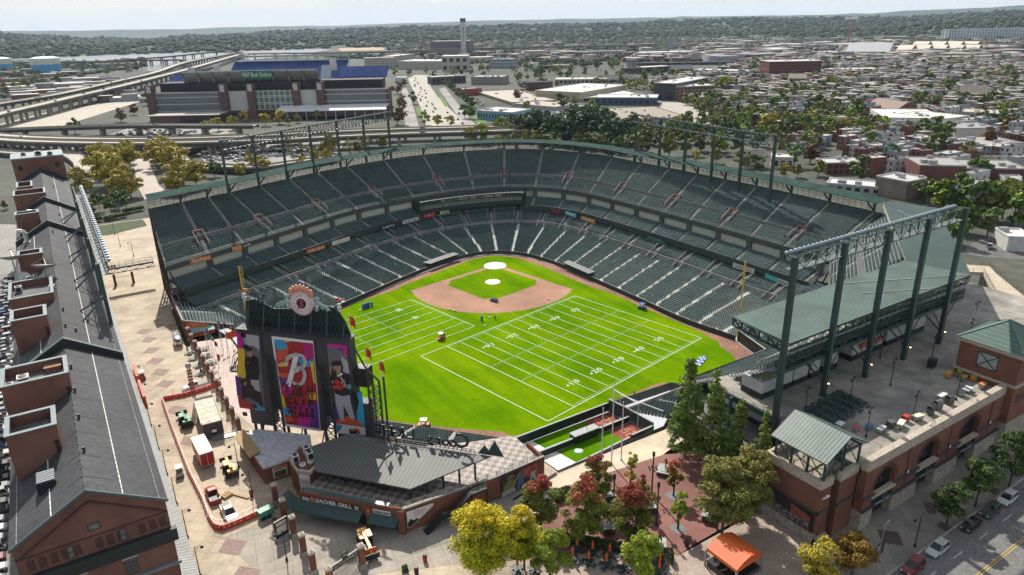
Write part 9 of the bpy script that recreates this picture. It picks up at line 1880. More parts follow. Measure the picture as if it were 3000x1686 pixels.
def kz(label,pts,z,w,step=28,pier=True,dark=False):
 P=smooth([G(*CXY(i,j,x,y),z)for i,j,x,y in pts],6);P=[V3((p.x,p.y,z))for p in P];r=T('highway_viaduct',label,'viaduct',(P[0].x,P[0].y,GZ));m=MB();sd=MB();bp_=MB();ln=MB();acc=0
 NB=[]
 for k in range(len(P)):d=(P[min(k+1,len(P)-1)]-P[max(k-1,0)]).normalized();NB.append(V3((-d.y,d.x,0))*w/2)
 for k in range(len(P)-1):
  a,b,n,o=P[k],P[k+1],NB[k],NB[k+1];m.bQ(a-n,b-o,b+o,a+n)
  for s in(-1,1):dn=V3((0,0,2.2));up=V3((0,0,1.0));sd.bQ(a+n*s-dn,b+o*s-dn,b+o*s-V3((0,0,.01)),a+n*s-V3((0,0,.01)));i1=.96;bp_.bQ(a+n*s,b+o*s,b+o*s+up,a+n*s+up);bp_.bQ(a+n*s*i1,b+o*s*i1,b+o*s*i1+up,a+n*s*i1+up);bp_.bQ(a+n*s*i1+up,b+o*s*i1+up,b+o*s+up,a+n*s+up)
  ln.bQ(a-n*.02+V3((0,0,.02)),b-o*.02+V3((0,0,.02)),b+o*.02+V3((0,0,.02)),a+n*.02+V3((0,0,.02)))
 m.bB('deck',DKR if not dark else yv,r);sd.bB('girder',mat('girder',(.06,.055,.05),.8,.2),r);bp_.bB('barrier',PIER,r);ln.bB('lane_line',mat('viaduct_line',(.55,.54,.5),.8),r)
 if pier:
  L=0;nxt=8
  for k in range(len(P)-1):
   a,b=P[k],P[k+1];d=(b-a)
   while nxt<L+d.length:
    p=a+d*((nxt-L)/d.length);n=NB[k];m=MB()
    for s in(-.55,.55):m.bO(p+n*s,1.1,1.1,GZ,z-3.4,atn(d.y,d.x))
    m.bM(p-n*.85-V3((0,0,2.8)),p+n*.85-V3((0,0,2.8)),1.6,1.2);nxt+=step;m.bB('pier',PIER,r)
   L+=d.length
 return P
VP=[]
VP.append(kz('upper carriageway of the long diagonal highway viaduct towards the river',[(0,0,-300,1100),(0,0,0,1045),(0,0,580,950),(0,0,1100,835),(0,0,1540,735),(0,0,1900,620),(0,0,2420,525)],15,15))
VP.append(kz('lower carriageway of the long diagonal highway viaduct towards the river',[(0,0,-300,1230),(0,0,0,1145),(0,0,400,1055),(0,0,800,960),(0,0,1200,870),(0,0,1600,770),(0,0,1950,680),(0,0,2440,540)],15,16))
VP.append(kz('far dark viaduct crossing in front of the river at the left',[(0,0,-300,640),(0,0,0,632),(0,0,700,625),(0,0,1300,610),(0,0,1850,603)],16,14,40,True,True))
kz('far curved ramp rising over the river',[(0,0,1250,605),(0,0,1700,570),(0,0,2100,530),(0,0,2400,522)],20,10,60,True,True)
kz('far dark viaduct crossing behind the football stadium and casino',[(0,0,2450,550),(1,0,0,540),(1,0,900,530),(1,0,1750,512),(1,0,2140,492),(1,0,2573,482),(2,0,700,466),(2,0,1480,458)],18,24,60,True,True)
VP.append(kz('curving viaduct just beyond the car park on the left, behind the nearest one',[(0,0,-300,1330),(0,0,0,1310),(0,0,500,1288),(0,0,1300,1262),(0,0,2000,1262),(0,0,2573,1262)],11,10,30))
VP.append(kz('near viaduct carriageway sweeping across behind the brick warehouse to the dark trees',[(0,0,-300,1320),(0,0,0,1362),(0,0,600,1392),(0,0,1500,1400),(0,0,2573,1370),(1,0,600,1335),(1,0,1500,1300),(1,0,2573,1272),(2,0,100,1265)],12,12,26))
VP.append(kz('nearest viaduct carriageway sweeping across behind the brick warehouse',[(0,0,-300,1370),(0,0,0,1405),(0,0,600,1432),(0,0,1500,1440),(0,0,2573,1415),(1,0,600,1385),(1,0,1500,1345),(1,0,2573,1312),(2,0,100,1300)],12,12,26))
kz('low ramp looping round the car park under the tall light bank',[(0,0,2573,1420),(0,1,2200,0),(0,1,1900,45),(0,1,1790,110),(0,1,1900,190),(0,1,2200,225),(0,1,2573,235),(1,1,300,200),(1,1,800,120)],7,9,30)
kz('ramp curving down beside the brick lift tower',[(0,1,-200,60),(0,1,0,75),(0,1,200,95),(0,1,500,90),(0,1,700,110),(0,1,830,190),(0,1,850,290)],6,11,30)
XC=[]
PALC=[(.5,.51,.52),(.55,.55,.55),(.03,.03,.035),(.06,.06,.065),(.2,.21,.22),(.30,.31,.32),(.12,.015,.02),(.02,.05,.14),(.4,.39,.36)]
def qz(p,ang,label,group):
 k='suv'if rb.random()<.45 else'sedan';c=PALC[int(rb.integers(len(PALC)))];o=xk(CF_[k],p,ang-pi/2,1,label,group,c,True)
def inpoly(x,y,P):
 c=False
 for(x0,y0),(x1,y1)in zip(P,P[1:]+P[:1]):
  if(y0>y)!=(y1>y)and x<(x1-x0)*(y-y0)/(y1-y0)+x0:c=not c
 return c
def park(poly,ang,label,group,fill_,limit,rowgap=6.2,slot=2.7):
 P=[(p.x,p.y)for p in poly];c,s=cosf(ang),sinf(ang);U=[(x*c+y*s,-x*s+y*c)for x,y in P];n=0;u0,u1=min(u for u,_ in U),max(u for u,_ in U);v0,v1=min(v for _,v in U),max(v for _,v in U);v=v0+3;row=0;cand=[]
 while v<v1:
  u=u0
  while u<u1:
   x,y=u*c-v*s,u*s+v*c
   if inpoly(x,y,P)and rb.random()<fill_:cand.append((x,y))
   u+=slot
  row+=1;v+=5.2 if row%2 else 11.5
 rb.shuffle(cand)
 XC.extend((x,y,ang+pi/2)for x,y in cand[limit:])
 for x,y in cand[:limit]:qz((x,y,GZ+.08),ang+pi/2+(pi if rb.random()<.5 else 0),label,group)
A0=rads(12)
park([C(0,1,*q,GZ)for q in((640,-5),(1500,-10),(1480,60),(960,300),(900,260),(760,120))],A0,'parked car in the packed lot beyond the gold trees under the viaduct','cars in the packed lot under the viaduct',.8,50)
park([C(0,1,1960,50,GZ),C(0,1,2573,20,GZ),C(1,1,700,10,GZ),C(1,1,640,120,GZ),C(1,1,0,175,GZ),C(0,1,2100,190,GZ)],A0,'parked car in the lot inside the ramp loop behind the light bank','cars in the lot inside the ramp loop',.8,50)
for k in range(66):y=-120+k*2.95+(1.5 if k>20 else 0);qz((-155.2+rb.uniform(-.3,.3),y,4.82),0+(pi if rb.random()<.5 else 0),'car parked nose-in along the back wall of the brick warehouse','cars along the back of the warehouse')
for k in range(8):qz((-161.5+rb.uniform(-.3,.3),95+k*3.0,4.82),0,'car parked in the second row behind the brick warehouse','cars in the second row behind the warehouse')
ra,rb_=F(1,1580,800),F(1,1770,1150)
for k in range(26):
 t=k/26;ln_=rb.integers(4);p=F(1,1565+ln_*18+t*150+ln_*22*t,790+t*370);qz(p+V3((0,0,.1)),za2(rb_,ra),'car queuing towards the stadium on the near side of the wide road','cars queuing on the wide road')
for(x,y)in((1900,1195),(1945,1185),(1980,1190),(2030,1208),(2075,1250),(1925,1140),(2040,1150)):qz(F(1,x,y)+V3((0,0,.1)),za2(rb_,ra),'car on the open lanes of the wide road near the viaduct','cars on the wide road near the viaduct')
for vi,V_ in enumerate(VP):
 nm=('upper diagonal carriageway','lower diagonal carriageway','far dark viaduct','curving viaduct','near viaduct','nearest viaduct')[vi]
 for k in range((5,5,0,2,4,5)[vi]):
  j=int(rb.integers(6,len(V_)-6));d=V_[j+1]-V_[j];n=V3((-d.y,d.x,0)).normalized();qz(V_[j]+n*rb.choice([-2.5,2.5])+V3((0,0,.03)),atn(d.y,d.x),'car driving along the %s'%nm,'cars on the %s'%nm)
park([F(2,*q)for q in((250,930),(410,960),(430,1010),(350,1010))],za2(F(2,250,930),F(2,410,990))+pi/2,'car parked beside the long tan warehouse','cars by the long tan warehouse',.8,10);park([F(2,*q)for q in((480,1130),(640,1120),(660,1230),(500,1250))],A0,'car in the small lot behind the dark trees','cars behind the dark trees',.7,10);park([F(3,*q)for q in((1800,1240),(2400,1240),(2550,1330),(2300,1360))],A0,'car in the supermarket lot at the upper right','cars in the supermarket lot',.35,12);park([F(0,*q)for q in((1080,1385),(1400,1300),(2000,1320),(1800,1385))],A0,'car in the strip lot between the two curving viaducts','cars between the viaducts',.5,9);park([F(1,*q)for q in((2160,980),(2230,1000),(2330,1090),(2260,1090))],za2(F(1,2160,980),F(1,2330,1090))+pi/2,'car parked along the buff-roofed warehouse','cars along the buff-roofed warehouse',.9,8);park([F(2,*q)for q in((1210,880),(1480,900),(1500,960),(1300,940))],A0,'car on the side streets by the brick factory','cars by the brick factory',.3,8)
for(x,y,l)in((2270,980,'white car in the filling station yard at the right edge'),(2230,1040,'grey car in the filling station yard at the right edge')):qz(C(3,1,x,y,4),.3,l,None)
for o in CF_.values():bpy.data.objects.remove(o)
HP=zg2('house_wall',.85,.2,0,.25);HR=[mat('house_roof_white',(.40,.38,.35),.8,.2,.15),mat('house_roof_grey',(.19,.19,.2),.85,.25,.2),mat('house_roof_dark',(.06,.06,.065),.85,.2,.2)]
def house_proto(k,w,d,h):
 r=T('row_house','x','house');m=MB();m.box(-w/2,w/2,-d/2,d/2,-.5,h);m.box(-w/2,w/2,-d/2,-d/2+.3,h,h+.6);m.bB('wall',HP,r);m=MB();m.add([(-w/2,-d/2+.3,h+.3),(w/2,-d/2+.3,h+.3),(w/2,d/2,h+.04),(-w/2,d/2,h+.04)],[(0,1,2,3)]);m.box(-w*.3,-w*.1,d*.1,d*.2,h,h+1.3);m.bB('roof',HR[k],r);m=MB()
 for z in np.arange(1.2,h-1.5,3.0):
  for x in(-w*.25,w*.25):
   m.box(x-.5,x+.5,-d/2-.05,-d/2-.003,z,z+1.5);m.box(x-.5,x+.5,d/2+.003,d/2+.05,z,z+1.5)
  for y in(-d*.2,d*.2):m.box(-w/2-.05,-w/2-.003,y-.5,y+.5,z,z+1.5)
 m.bB('window',zj,r);return r
HPs=[house_proto(k%3,(5.2,4.8,6)[k%3],(12,14,11)[k%3],(7.5,9.5,6.8)[k//2])for k in range(6)]
WC=[((.17,.06,.045),'red brick'),((.19,.07,.05),'red brick'),((.13,.055,.045),'dark brick'),((.40,.38,.33),'cream'),((.30,.31,.32),'grey'),((.22,.13,.1),'brown brick'),((.45,.45,.44),'white'),((.24,.27,.31),'blue-grey')]
RN=('white','grey','black');blocked=[]
def pxok(p,poly):x,y=PX(p);return inpoly(x,y,poly)
REG=[(2330,470),(2290,390),(2100,330),(1900,250),(2200,190),(2200,150),(2700,130),(3040,130),(3040,400),(2960,470),(3020,570),(2700,560),(2560,540),(2450,420),(2300,470),(2150,500)]
cand=[];ang=rads(-8);ca,sa_=cosf(ang),sinf(ang)
occ=[(np.array(zb2[o.name][:2]))for o in bpy.data.objects if o.name.startswith('city_building')]
bb=[]
for o in bpy.data.objects:
 if o.name.startswith('wall')and o.parent and o.parent.name.startswith('city_building'):
  V=np.array([o.matrix_parent_inverse@v.co for v in o.data.vertices])[:,:2]+np.array(zb2[o.parent.name][:2]);bb.append((V[:,0].min()-4,V[:,0].max()+4,V[:,1].min()-4,V[:,1].max()+4))
for u in np.arange(60,1500,38):
 for v in np.arange(-200,1500,5.1):
  if(v%105)<12:continue
  for sd in(0,1):
   uu=u+sd*17;x,y=110+uu*ca-v*sa_,20+uu*sa_+v*ca
   if x<100 and y<140:continue
   if pxok((x,y,GZ),REG)and not any(b[0]<x<b[1]and b[2]<y<b[3]for b in bb):cand.append((hyp(x-CO.x,y-CO.y),x,y,sd,int(u)))
cand.sort();far_=[];near_n=0;LBL=('in the near blocks behind the ballpark','in the middle blocks on the right','in the far blocks on the right')
for k,(D_,x,y,sd,u)in enumerate(cand):
 if rb.random()<.14:continue
 hp=int(rb.integers(6));w,wn=WC[int(rb.integers(len(WC)))]
 if near_n<290:near_n+=1;xk(HPs[hp],(x,y,GZ),ang+(pi/2 if sd else-pi/2),(1,1,rb.uniform(.85,1.15)),'%s row house with a %s flat roof %s'%(wn,RN[hp%3],LBL[0 if D_<430 else 1 if D_<560 else 2]),'row houses %s'%LBL[0 if D_<430 else 1 if D_<560 else 2],w)
 else:far_.append((x,y,sd,hp))
for o in HPs:kill(o)
def boxes_np(P,hx,hy,h,ang):
 n=len(P);c,s=np.cos(ang),np.sin(ang);cx=np.array([-1,1,1,-1]);cy=np.array([-1,-1,1,1]);X=cx[None]*hx[:,None];Yv=cy[None]*hy[:,None];XX=X*c[:,None]-Yv*s[:,None]+P[:,0:1];YY=X*s[:,None]+Yv*c[:,None]+P[:,1:2];lo=np.stack([XX,YY,np.repeat(P[:,2:3]-1,4,1)],-1);hi=np.stack([XX,YY,np.repeat((P[:,2]+h)[:,None],4,1)],-1);V=np.concatenate([lo,hi],1).reshape(-1,3);b=(np.arange(n)*8)[:,None]
 side=np.stack([b+np.array([[i,(i+1)%4,4+(i+1)%4,4+i]])for i in range(4)],1).reshape(-1,4);top=(b+np.array([[4,5,6,7]])).reshape(-1,4);return V,side,top
def kv(name,cols,rough=.85):
 m,nt,b=wk(name);g=N(nt,'ShaderNodeNewGeometry');r=N(nt,'ShaderNodeValToRGB');r.color_ramp.interpolation='CONSTANT';e=r.color_ramp.elements
 while len(e)<len(cols):e.new(.5)
 for k,(el,c)in enumerate(zip(e,cols)):el.position=k/len(cols);el.color=(*c,1)
 nt.links.new(g.outputs['Random Per Island'],r.inputs[0]);nt.links.new(r.outputs[0],b.inputs['Base Color']);b.inputs['Roughness'].default_value=rough;return m
P=[];HX=[];HY=[];HH=[];AN=[]
for x,y,sd,hp in far_[:2500]:P.append((x,y,GZ));HX.append(2.5);HY.append(6);HH.append(rb.uniform(6,10));AN.append(ang)
n=0
while n<1500:
 px,py=rb.uniform(0,3000),rb.uniform(60,185)
 if py<95-px*.02:continue
 if px<1150 and py>115:continue
 p=G(px,py,GZ);D_=hyp(p.x-CO.x,p.y-CO.y)
 if D_>5200:continue
 if rb.random()>.45+.4*(px>2000):continue
 n+=1;s=rb.uniform(5,16)*(1 if rb.random()<.85 else 2.2);P.append((p.x,p.y,GZ));HX.append(s);HY.append(s*rb.uniform(.4,1));HH.append(rb.uniform(6,13));AN.append(rb.choice([ang,ang+pi/2]))
for k in range(70):p=G(rb.uniform(0,430),rb.uniform(192,300),GZ);s=rb.uniform(6,22);P.append((p.x,p.y,GZ));HX.append(s);HY.append(s*rb.uniform(.3,.8));HH.append(rb.uniform(4,9));AN.append(ang)
P=np.array(P);HX=np.array(HX);HY=np.array(HY);HH=np.array(HH);AN=np.array(AN);V,sf,tf=boxes_np(P,HX,HY,HH,AN)
m=MB();m.arr(V,sf,0);bs=V.copy();m.arr(bs+np.array([0,0,.05]),tf,1)
q=np.array(XC);Pq=np.column_stack([q[:,:2],np.full(len(q),GZ+1.3)]);m2=MB();V2,s2,t2=boxes_np(Pq,np.full(len(q),.9),np.full(len(q),2.3),np.full(len(q),-.35),q[:,2]-pi/2);m2.arr(V2,s2,0);m2.arr(V2.copy(),t2,0);V2,s2,t2=boxes_np(Pq,np.full(len(q),.75),np.full(len(q),1.2),np.full(len(q),.2),q[:,2]-pi/2);m2.arr(V2,s2,1);m2.arr(V2+np.array([0,0,.02]),t2,0)
tag(m2.bB('distant_cars',[kv('far_car_paint',PALC,.35),GLZ]),'remaining small cars filling the far parking lots','cars',kind='stuff')
o=m.bB('distant_houses',[kv('far_wall',[(.2,.09,.07),(.35,.33,.3),(.15,.07,.06),(.28,.28,.3),(.42,.4,.36)]),kv('far_roof',[(.40,.38,.35),(.2,.2,.21),(.5,.48,.45),(.08,.08,.09),(.30,.26,.2),(.13,.1,.09)])]);tag(o,'mass of small roofs spreading over the far city to the hills','houses',kind='stuff')
TP={}
def tproto(key,lm,H,R,shape,n,ls,seed,cl=16):TP[key]=kj('city_tree','x',H,R,H*.2,shape,n,ls,lm,seed,None,.3,cl,spread=.36)
for k,(nm,lm)in enumerate((('green',L_GRN),('dark',L_GRN),('gold',L_GLD),('rust',L_BRN),('lime',L_LIME),('olive',L_OLV))):
 for v in(0,1):tproto((nm,v),lm,11,5.2,'round',900,.62,60+k*2+v)
tproto(('pop',0),L_GLD,10,1.6,'tall',380,.45,90,10);tproto(('bigdark',0),qk('leaf_bigdark',[(.026,.058,.02),(.042,.085,.026),(.065,.115,.032)]),12,6.2,'round',2600,.46,91,26);tproto(('bigdark',1),_M.get('x')or TP[('bigdark',0)].children[0].data.materials[0],12,6.4,'round',2600,.46,92,26);tproto(('biggold',0),L_GLD,12,6,'round',2800,.42,93,30);tproto(('biggold',1),L_GLD,12,6,'round',2800,.42,94,30)
def ct(key,p,H,label,group):q=p;xk(TP[key],(q[0],q[1],q[2]),rb.uniform(0,6.28),(H/11*rb.uniform(.9,1.1),H/11*rb.uniform(.9,1.1),H/11),label,group)
CN=dict(green='green',dark='dark green',gold='golden',rust='rusty brown',lime='yellow-green',olive='olive',bigdark='dense dark green',biggold='golden leafed')
for k,(x,y,H)in enumerate(((840,560,15),(1180,470,17),(1060,420,17),(1110,330,16),(1050,260,15),(1300,260,15),(1220,560,14),(1320,540,12),(1290,200,14))):ct(('biggold',k%2),C(0,1,x,y,GZ),H,'golden sycamore beside the far paving, %s of the left clump'%('first','second','third','fourth','fifth','sixth','seventh','eighth','ninth')[k],'golden trees left of the approach road')
for k,(x,y,H)in enumerate(((1580,260,15),(1640,200,16),(1770,330,16),(1850,420,14),(1980,440,13),(1780,500,11))):ct(('biggold',k%2),C(0,1,x,y,GZ),H,'golden sycamore right of the approach road, %s from the ramp'%('first','second','third','fourth','fifth','sixth')[k],'golden trees right of the approach road')
for k,(x,y)in enumerate(((950,730),(1120,690),(1270,640),(1000,650),(1190,610))):ct(('dark',k%2),C(0,1,x,y,5),8,'small dark tree in the shrub bed by the warehouse end, %s'%('nearest','by the upper deck','beneath the gold trees','against the wall','in the middle')[k],None)
for k,(x,y,s)in enumerate(((240,1340,20),(430,1380,18),(740,1400,22),(800,1330,22),(590,1400,17),(1000,1430,17),(660,1250,18),(920,1340,20),(120,1330,16),(1050,1380,16))):ct(('bigdark',k%2),F(2,x,y+70),s,'dense dark green tree in the belt behind the stadium roof, centre','dark trees behind the stadium roof')
LST=[(2,150,1440,9,'gold'),(2,250,1440,9,'gold'),(2,530,1448,9,'gold'),(2,1150,1330,12,'rust'),(2,1290,1440,15,'olive'),(2,1350,1400,14,'olive'),(2,1640,1430,17,'lime'),(2,1900,1430,15,'dark'),(2,1740,1440,13,'dark'),(2,2060,1440,11,'lime'),(2,1560,1440,10,'gold'),(2,2350,1260,15,'lime'),(2,2480,1240,14,'olive'),(2,2520,1340,13,'gold'),(2,0,1300,13,'olive'),(2,60,1010,13,'rust'),(2,495,1100,15,'dark'),(2,350,890,12,'dark'),(2,850,700,17,'green'),(2,1000,690,18,'green'),(2,760,680,15,'olive'),(2,300,760,15,'green'),(2,1330,820,14,'green'),(2,1170,890,11,'gold'),(2,1240,900,10,'gold'),(2,1900,990,17,'lime'),(2,2000,960,17,'olive'),(2,2100,940,18,'lime'),(2,2150,900,15,'gold'),(2,2430,740,18,'dark'),(2,1850,1090,16,'olive'),(2,1980,1100,17,'green'),(2,2080,1080,15,'olive'),(2,1750,1060,12,'olive'),(2,2300,1010,16,'olive'),(2,1890,1160,14,'olive'),(2,2120,1180,14,'olive'),(1,1490,870,11,'rust'),(1,1420,950,15,'rust'),(1,1470,1060,12,'rust'),(1,1470,1120,13,'rust'),(1,1420,1260,18,'rust'),(1,1580,1050,13,'green'),(1,1700,1260,11,'lime'),(1,1830,1275,10,'gold'),(1,1960,1275,9,'gold'),(1,2100,1190,12,'dark'),(1,2150,1200,11,'dark'),(1,100,1270,11,'gold'),(1,240,1250,12,'gold'),(1,330,1260,9,'olive'),(1,420,1240,8,'olive'),(1,620,1210,10,'olive'),(1,840,1190,9,'gold'),(1,1110,1180,8,'rust'),(1,1230,1160,9,'rust'),(0,2080,1340,10,'gold'),(0,2200,1320,11,'gold'),(0,2350,1310,12,'gold'),(0,2470,1230,10,'gold'),(0,1220,1230,13,'rust'),(0,1350,1160,12,'rust'),(0,1500,1060,15,'dark'),(0,760,1350,13,'dark'),(0,250,870,14,'lime'),(0,400,860,12,'olive'),(0,600,850,12,'olive'),(0,820,820,12,'olive'),(0,1180,700,14,'olive'),(0,950,690,14,'green'),(0,1080,760,13,'lime'),(0,1280,730,15,'olive'),(0,1380,720,14,'green'),(1,2260,1448,14,'lime'),(1,2150,1448,12,'gold'),(1,2480,1380,15,'lime'),(3,60,1290,13,'gold'),(3,180,1290,12,'gold'),(3,320,1300,12,'lime'),(3,450,1310,14,'olive'),(3,620,1260,16,'green'),(3,800,1290,15,'lime'),(3,870,1250,19,'green'),(3,600,1340,12,'lime'),(3,770,1330,11,'gold'),(3,890,1370,12,'lime'),(3,1160,1400,12,'olive'),(3,1400,1430,13,'olive'),(3,1520,1420,15,'dark'),(3,1680,1400,15,'green'),(3,1800,1390,11,'green'),(3,1010,1470,13,'lime'),(3,1720,1480,15,'dark'),(3,2250,1470,14,'rust'),(3,2440,1360,13,'rust'),(3,100,1130,18,'dark'),(3,470,1140,16,'dark'),(3,330,980,14,'green'),(3,660,900,15,'lime'),(3,980,980,13,'green'),(3,1280,980,12,'rust'),(3,860,1050,11,'rust'),(3,1600,880,17,'dark'),(3,1790,880,13,'dark'),(3,1860,940,14,'green'),(3,570,740,17,'olive'),(3,690,660,16,'dark'),(3,850,660,15,'olive'),(3,1400,660,13,'dark'),(3,1300,760,13,'olive'),(3,1940,760,13,'olive'),(3,2270,810,12,'gold'),(3,2120,830,11,'gold'),(3,2450,840,14,'olive'),(3,1960,1110,15,'green'),(3,2150,1110,13,'green'),(3,2360,1220,10,'lime')]
for k,(i,x,y,H,c)in enumerate(LST):ct((c,k%2),F(i,x,y),H,'%s tree %s'%(CN[c],('on the far left behind the car park','around the football stadium and wide road','among the warehouses behind the centre','among the row houses at the upper right')[i]),'%s trees %s'%(CN[c],('far left','by the wide road','among the warehouses','among the row houses')[i]))
L1=[(1,1,770,90,9,'gold'),(1,1,600,200,10,'gold'),(1,1,720,190,9,'gold'),(1,1,1010,100,9,'rust'),(1,1,1280,60,11,'olive'),(1,1,740,90,12,'olive'),(1,1,100,290,8,'gold'),(1,1,450,230,7,'gold'),(1,1,40,270,9,'gold'),(0,1,2160,330,10,'dark'),(0,1,2420,330,8,'gold'),(0,1,2540,250,9,'gold'),(1,1,2450,40,9,'gold'),(2,1,380,50,9,'gold'),(2,1,1300,90,12,'olive'),(2,1,1580,130,14,'olive'),(2,1,1750,110,14,'dark'),(2,1,2080,110,12,'lime'),(2,1,2050,200,10,'olive'),(2,1,2300,250,10,'olive'),(2,1,2440,290,10,'dark'),(2,1,1850,180,7,'gold'),(3,1,260,230,12,'dark'),(3,1,420,200,13,'rust'),(3,1,500,330,10,'olive'),(3,1,160,340,8,'gold'),(3,1,290,340,8,'olive'),(3,1,930,380,13,'green'),(3,1,1030,100,13,'green'),(3,1,1060,200,10,'dark'),(3,1,1220,200,11,'dark'),(3,1,1640,120,13,'green'),(3,1,1760,110,13,'green'),(3,1,1560,600,12,'dark'),(3,1,2090,400,13,'dark'),(3,1,2000,200,12,'olive'),(3,1,1880,700,17,'green'),(3,1,1750,680,14,'lime'),(3,1,2100,800,18,'dark'),(3,1,2230,780,16,'olive'),(3,1,2350,760,17,'lime'),(3,1,2500,740,17,'dark'),(3,1,2440,860,13,'dark'),(3,1,1920,900,14,'dark'),(3,1,2200,930,11,'dark'),(3,1,1850,1010,12,'dark'),(0,1,60,660,5,'olive')]
for k,(i,j,x,y,H,c)in enumerate(L1):ct((c,k%2),C(i,j,x,y,GZ),H,'%s tree %s'%(CN[c],{0:'by the left ramp bank',1:'on the verge behind the upper deck',2:'behind the third base upper deck',3:'in the gardens right behind the canopy'}[i]),'%s trees %s'%(CN[c],('left','verge','third base','gardens')[i]))
for k in range(9):ct(('pop',0),C(1,1,370+k*95,130-k*8,GZ),11,'slim golden poplar in a line along the ramp bank','slim golden poplars')
for k in range(14):ct((('green','dark')[k%2],k%2),F(1,1900+k*22,860+k*18),9,'street tree in the row along the wide road','row of trees along the wide road')
n=0
XT=[]
while n<900:
 px,py=(rb.uniform(1150,3000),rb.uniform(170,400))if n<600 else(rb.uniform(1500,2440),rb.uniform(325,455))if n<740 else(rb.uniform(1150,1750),rb.uniform(165,215))if n<800 else(rb.uniform(0,440),rb.uniform(188,305))
 p=G(px,py,GZ)
 if px<1980 and py>300 and n<600:continue
 if 440<px<1500 and py>235:continue
 if px<440 and py>300-px*.33:continue
 if any(b[0]-3<p.x<b[1]+3 and b[2]-3<p.y<b[3]+3 for b in bb):continue
 n+=1;c=('green','dark','olive','dark','green','gold')[int(rb.integers(6))]
 if n%13:XT.append(p);continue
 ct((c,n%2),p,rb.uniform(8,14),'%s tree scattered %s'%(CN[c],'through the city blocks behind the ballpark'if px>440 else'by the far left industrial yards'),'%s scattered trees %s'%(CN[c],'city'if px>440 else'yards'))
for o in TP.values():kill(o)
m=MB()
for k,p in enumerate(XT):
 V,_,_=crown_arr(rb.uniform(3.5,6.5),2,rb.uniform(8,15),420,.75,'round',200+k,14,.36);m.arr(V+np.array(p),np.arange(len(V)).reshape(-1,4),k%4)
tag(m.bB('scattered_trees',[L_GRN,L_LIME,L_OLV,L_DRK]),'many small street and yard trees mixed in with the far city blocks','trees',kind='stuff')
def dome(n_):
 vs=[];fs=[]
 for k,(z,r)in enumerate(((.0,.8),(.45,1.0),(.85,.6))):
  for i in range(6):vs.append((r*cosf(i*pi/3+k*.5),r*sinf(i*pi/3+k*.5),z))
 vs.append((0,0,1.05))
 for k in range(2):
  for i in range(6):fs.append((k*6+i,k*6+(i+1)%6,(k+1)*6+(i+1)%6,(k+1)*6+i))
 for i in range(0,6,2):fs.append((12+i,12+(i+1)%6,12+(i+2)%6,18))
 return np.array(vs),np.array(fs)
DV_,DF_=dome(6)
def woods(name,label,pts,col):
 P=np.array([p[:3]for p in pts]);R_=np.array([p[3]for p in pts]);n=len(P);V=DV_[None]*np.stack([R_,R_*rb.uniform(.8,1.2,n),R_*rb.uniform(.7,1.15,n)],-1)[:,None,:];V=V*(1+rb.normal(size=(n,19,1))*.10);a=rb.uniform(0,6.28,n);X=V[...,0]*np.cos(a)[:,None]-V[...,1]*np.sin(a)[:,None];Yv=V[...,0]*np.sin(a)[:,None]+V[...,1]*np.cos(a)[:,None];W=np.stack([X+P[:,0:1],Yv+P[:,1:2],V[...,2]+P[:,2:3]],-1).reshape(-1,3);m=MB();m.arr(W,(DF_[None]+(np.arange(n)*19)[:,None,None]).reshape(-1,4));return tag(m.bB(name,col),label,'woods',kind='stuff')
WG=kv('woods_green',[(.014,.028,.012),(.022,.040,.016),(.032,.048,.018),(.04,.05,.018),(.018,.034,.014),(.055,.055,.022),(.026,.04,.016)],.95)
LAYER=[(11500,1600,[(-300,97),(0,92),(450,87),(750,79),(1000,75),(1250,67),(1500,59),(1800,54),(2050,49),(2250,46),(2400,44),(2550,41),(2650,31),(2850,25),(3000,15),(3300,8)]),(5600,1500,[(-300,98),(0,101),(250,114),(420,117),(500,111),(750,98),(1000,88),(1200,81),(1500,76),(1700,71),(2000,63),(2150,57),(2300,58),(2500,55),(2700,50),(2900,41),(3000,33),(3300,20)]),(3600,700,[(-300,130),(300,132),(500,122),(700,112),(900,112),(1150,110),(1500,104),(2000,96),(2500,86),(2750,72),(3000,55),(3300,40)])]
wp=[]
for li,(D_,dep,prof_)in enumerate(LAYER):
 xs=np.linspace(-500,3500,161);ys=np.interp(xs,[p[0]for p in prof_],[p[1]for p in prof_]);m=MB();rows_=[];nz_=np.interp(np.arange(161),np.arange(0,161,2),rb.normal(size=81)*(.9,1.6,1.5)[li])
 for px,py,nn_ in zip(xs,ys,nz_):
  d=ray(px,py+nn_*.9);hd=V3((d.x,d.y,0));s=D_/hd.length;top=CO.z+d.z*s;hd.normalize();b=V3((CO.x,CO.y,0));col=[]
  for f in(-1,-.66,-.4,-.2,0,.5,1.2):
   q=b+hd*(D_+f*dep);z=GZ-.5+(max(4,top)-GZ)*(cosf(min(1,abs(f))*pi)*.5+.5);col.append((q.x,q.y,z))
  rows_.append(col)
 vs=[p for c in rows_ for p in c];m.add(vs,[(i*7+j,(i+1)*7+j,(i+1)*7+j+1,i*7+j+1)for i in range(160)for j in range(6)]);S('hills',m,mat('hill_woods_%d'%li,((.030,.050,.030),(.030,.048,.022),(.035,.05,.022))[li],.95,.35,(.002,.004,.008)[li],fine=(.012,.03,.05)[li]),True)
 if li>0:
  for _ in range(6500 if li==1 else 4500):
   i=rb.integers(160);j=rb.integers(0,4);t,u=rb.random(2);A,B,C_,D2=[V3(rows_[i+a_][j+b_])for a_,b_ in((0,0),(1,0),(1,1),(0,1))];p=A.lerp(B,t).lerp(D2.lerp(C_,t),u);wp.append((p.x,p.y,p.z-2,rb.uniform(9,17)*(1.25 if li==1 else .85)))
n=0
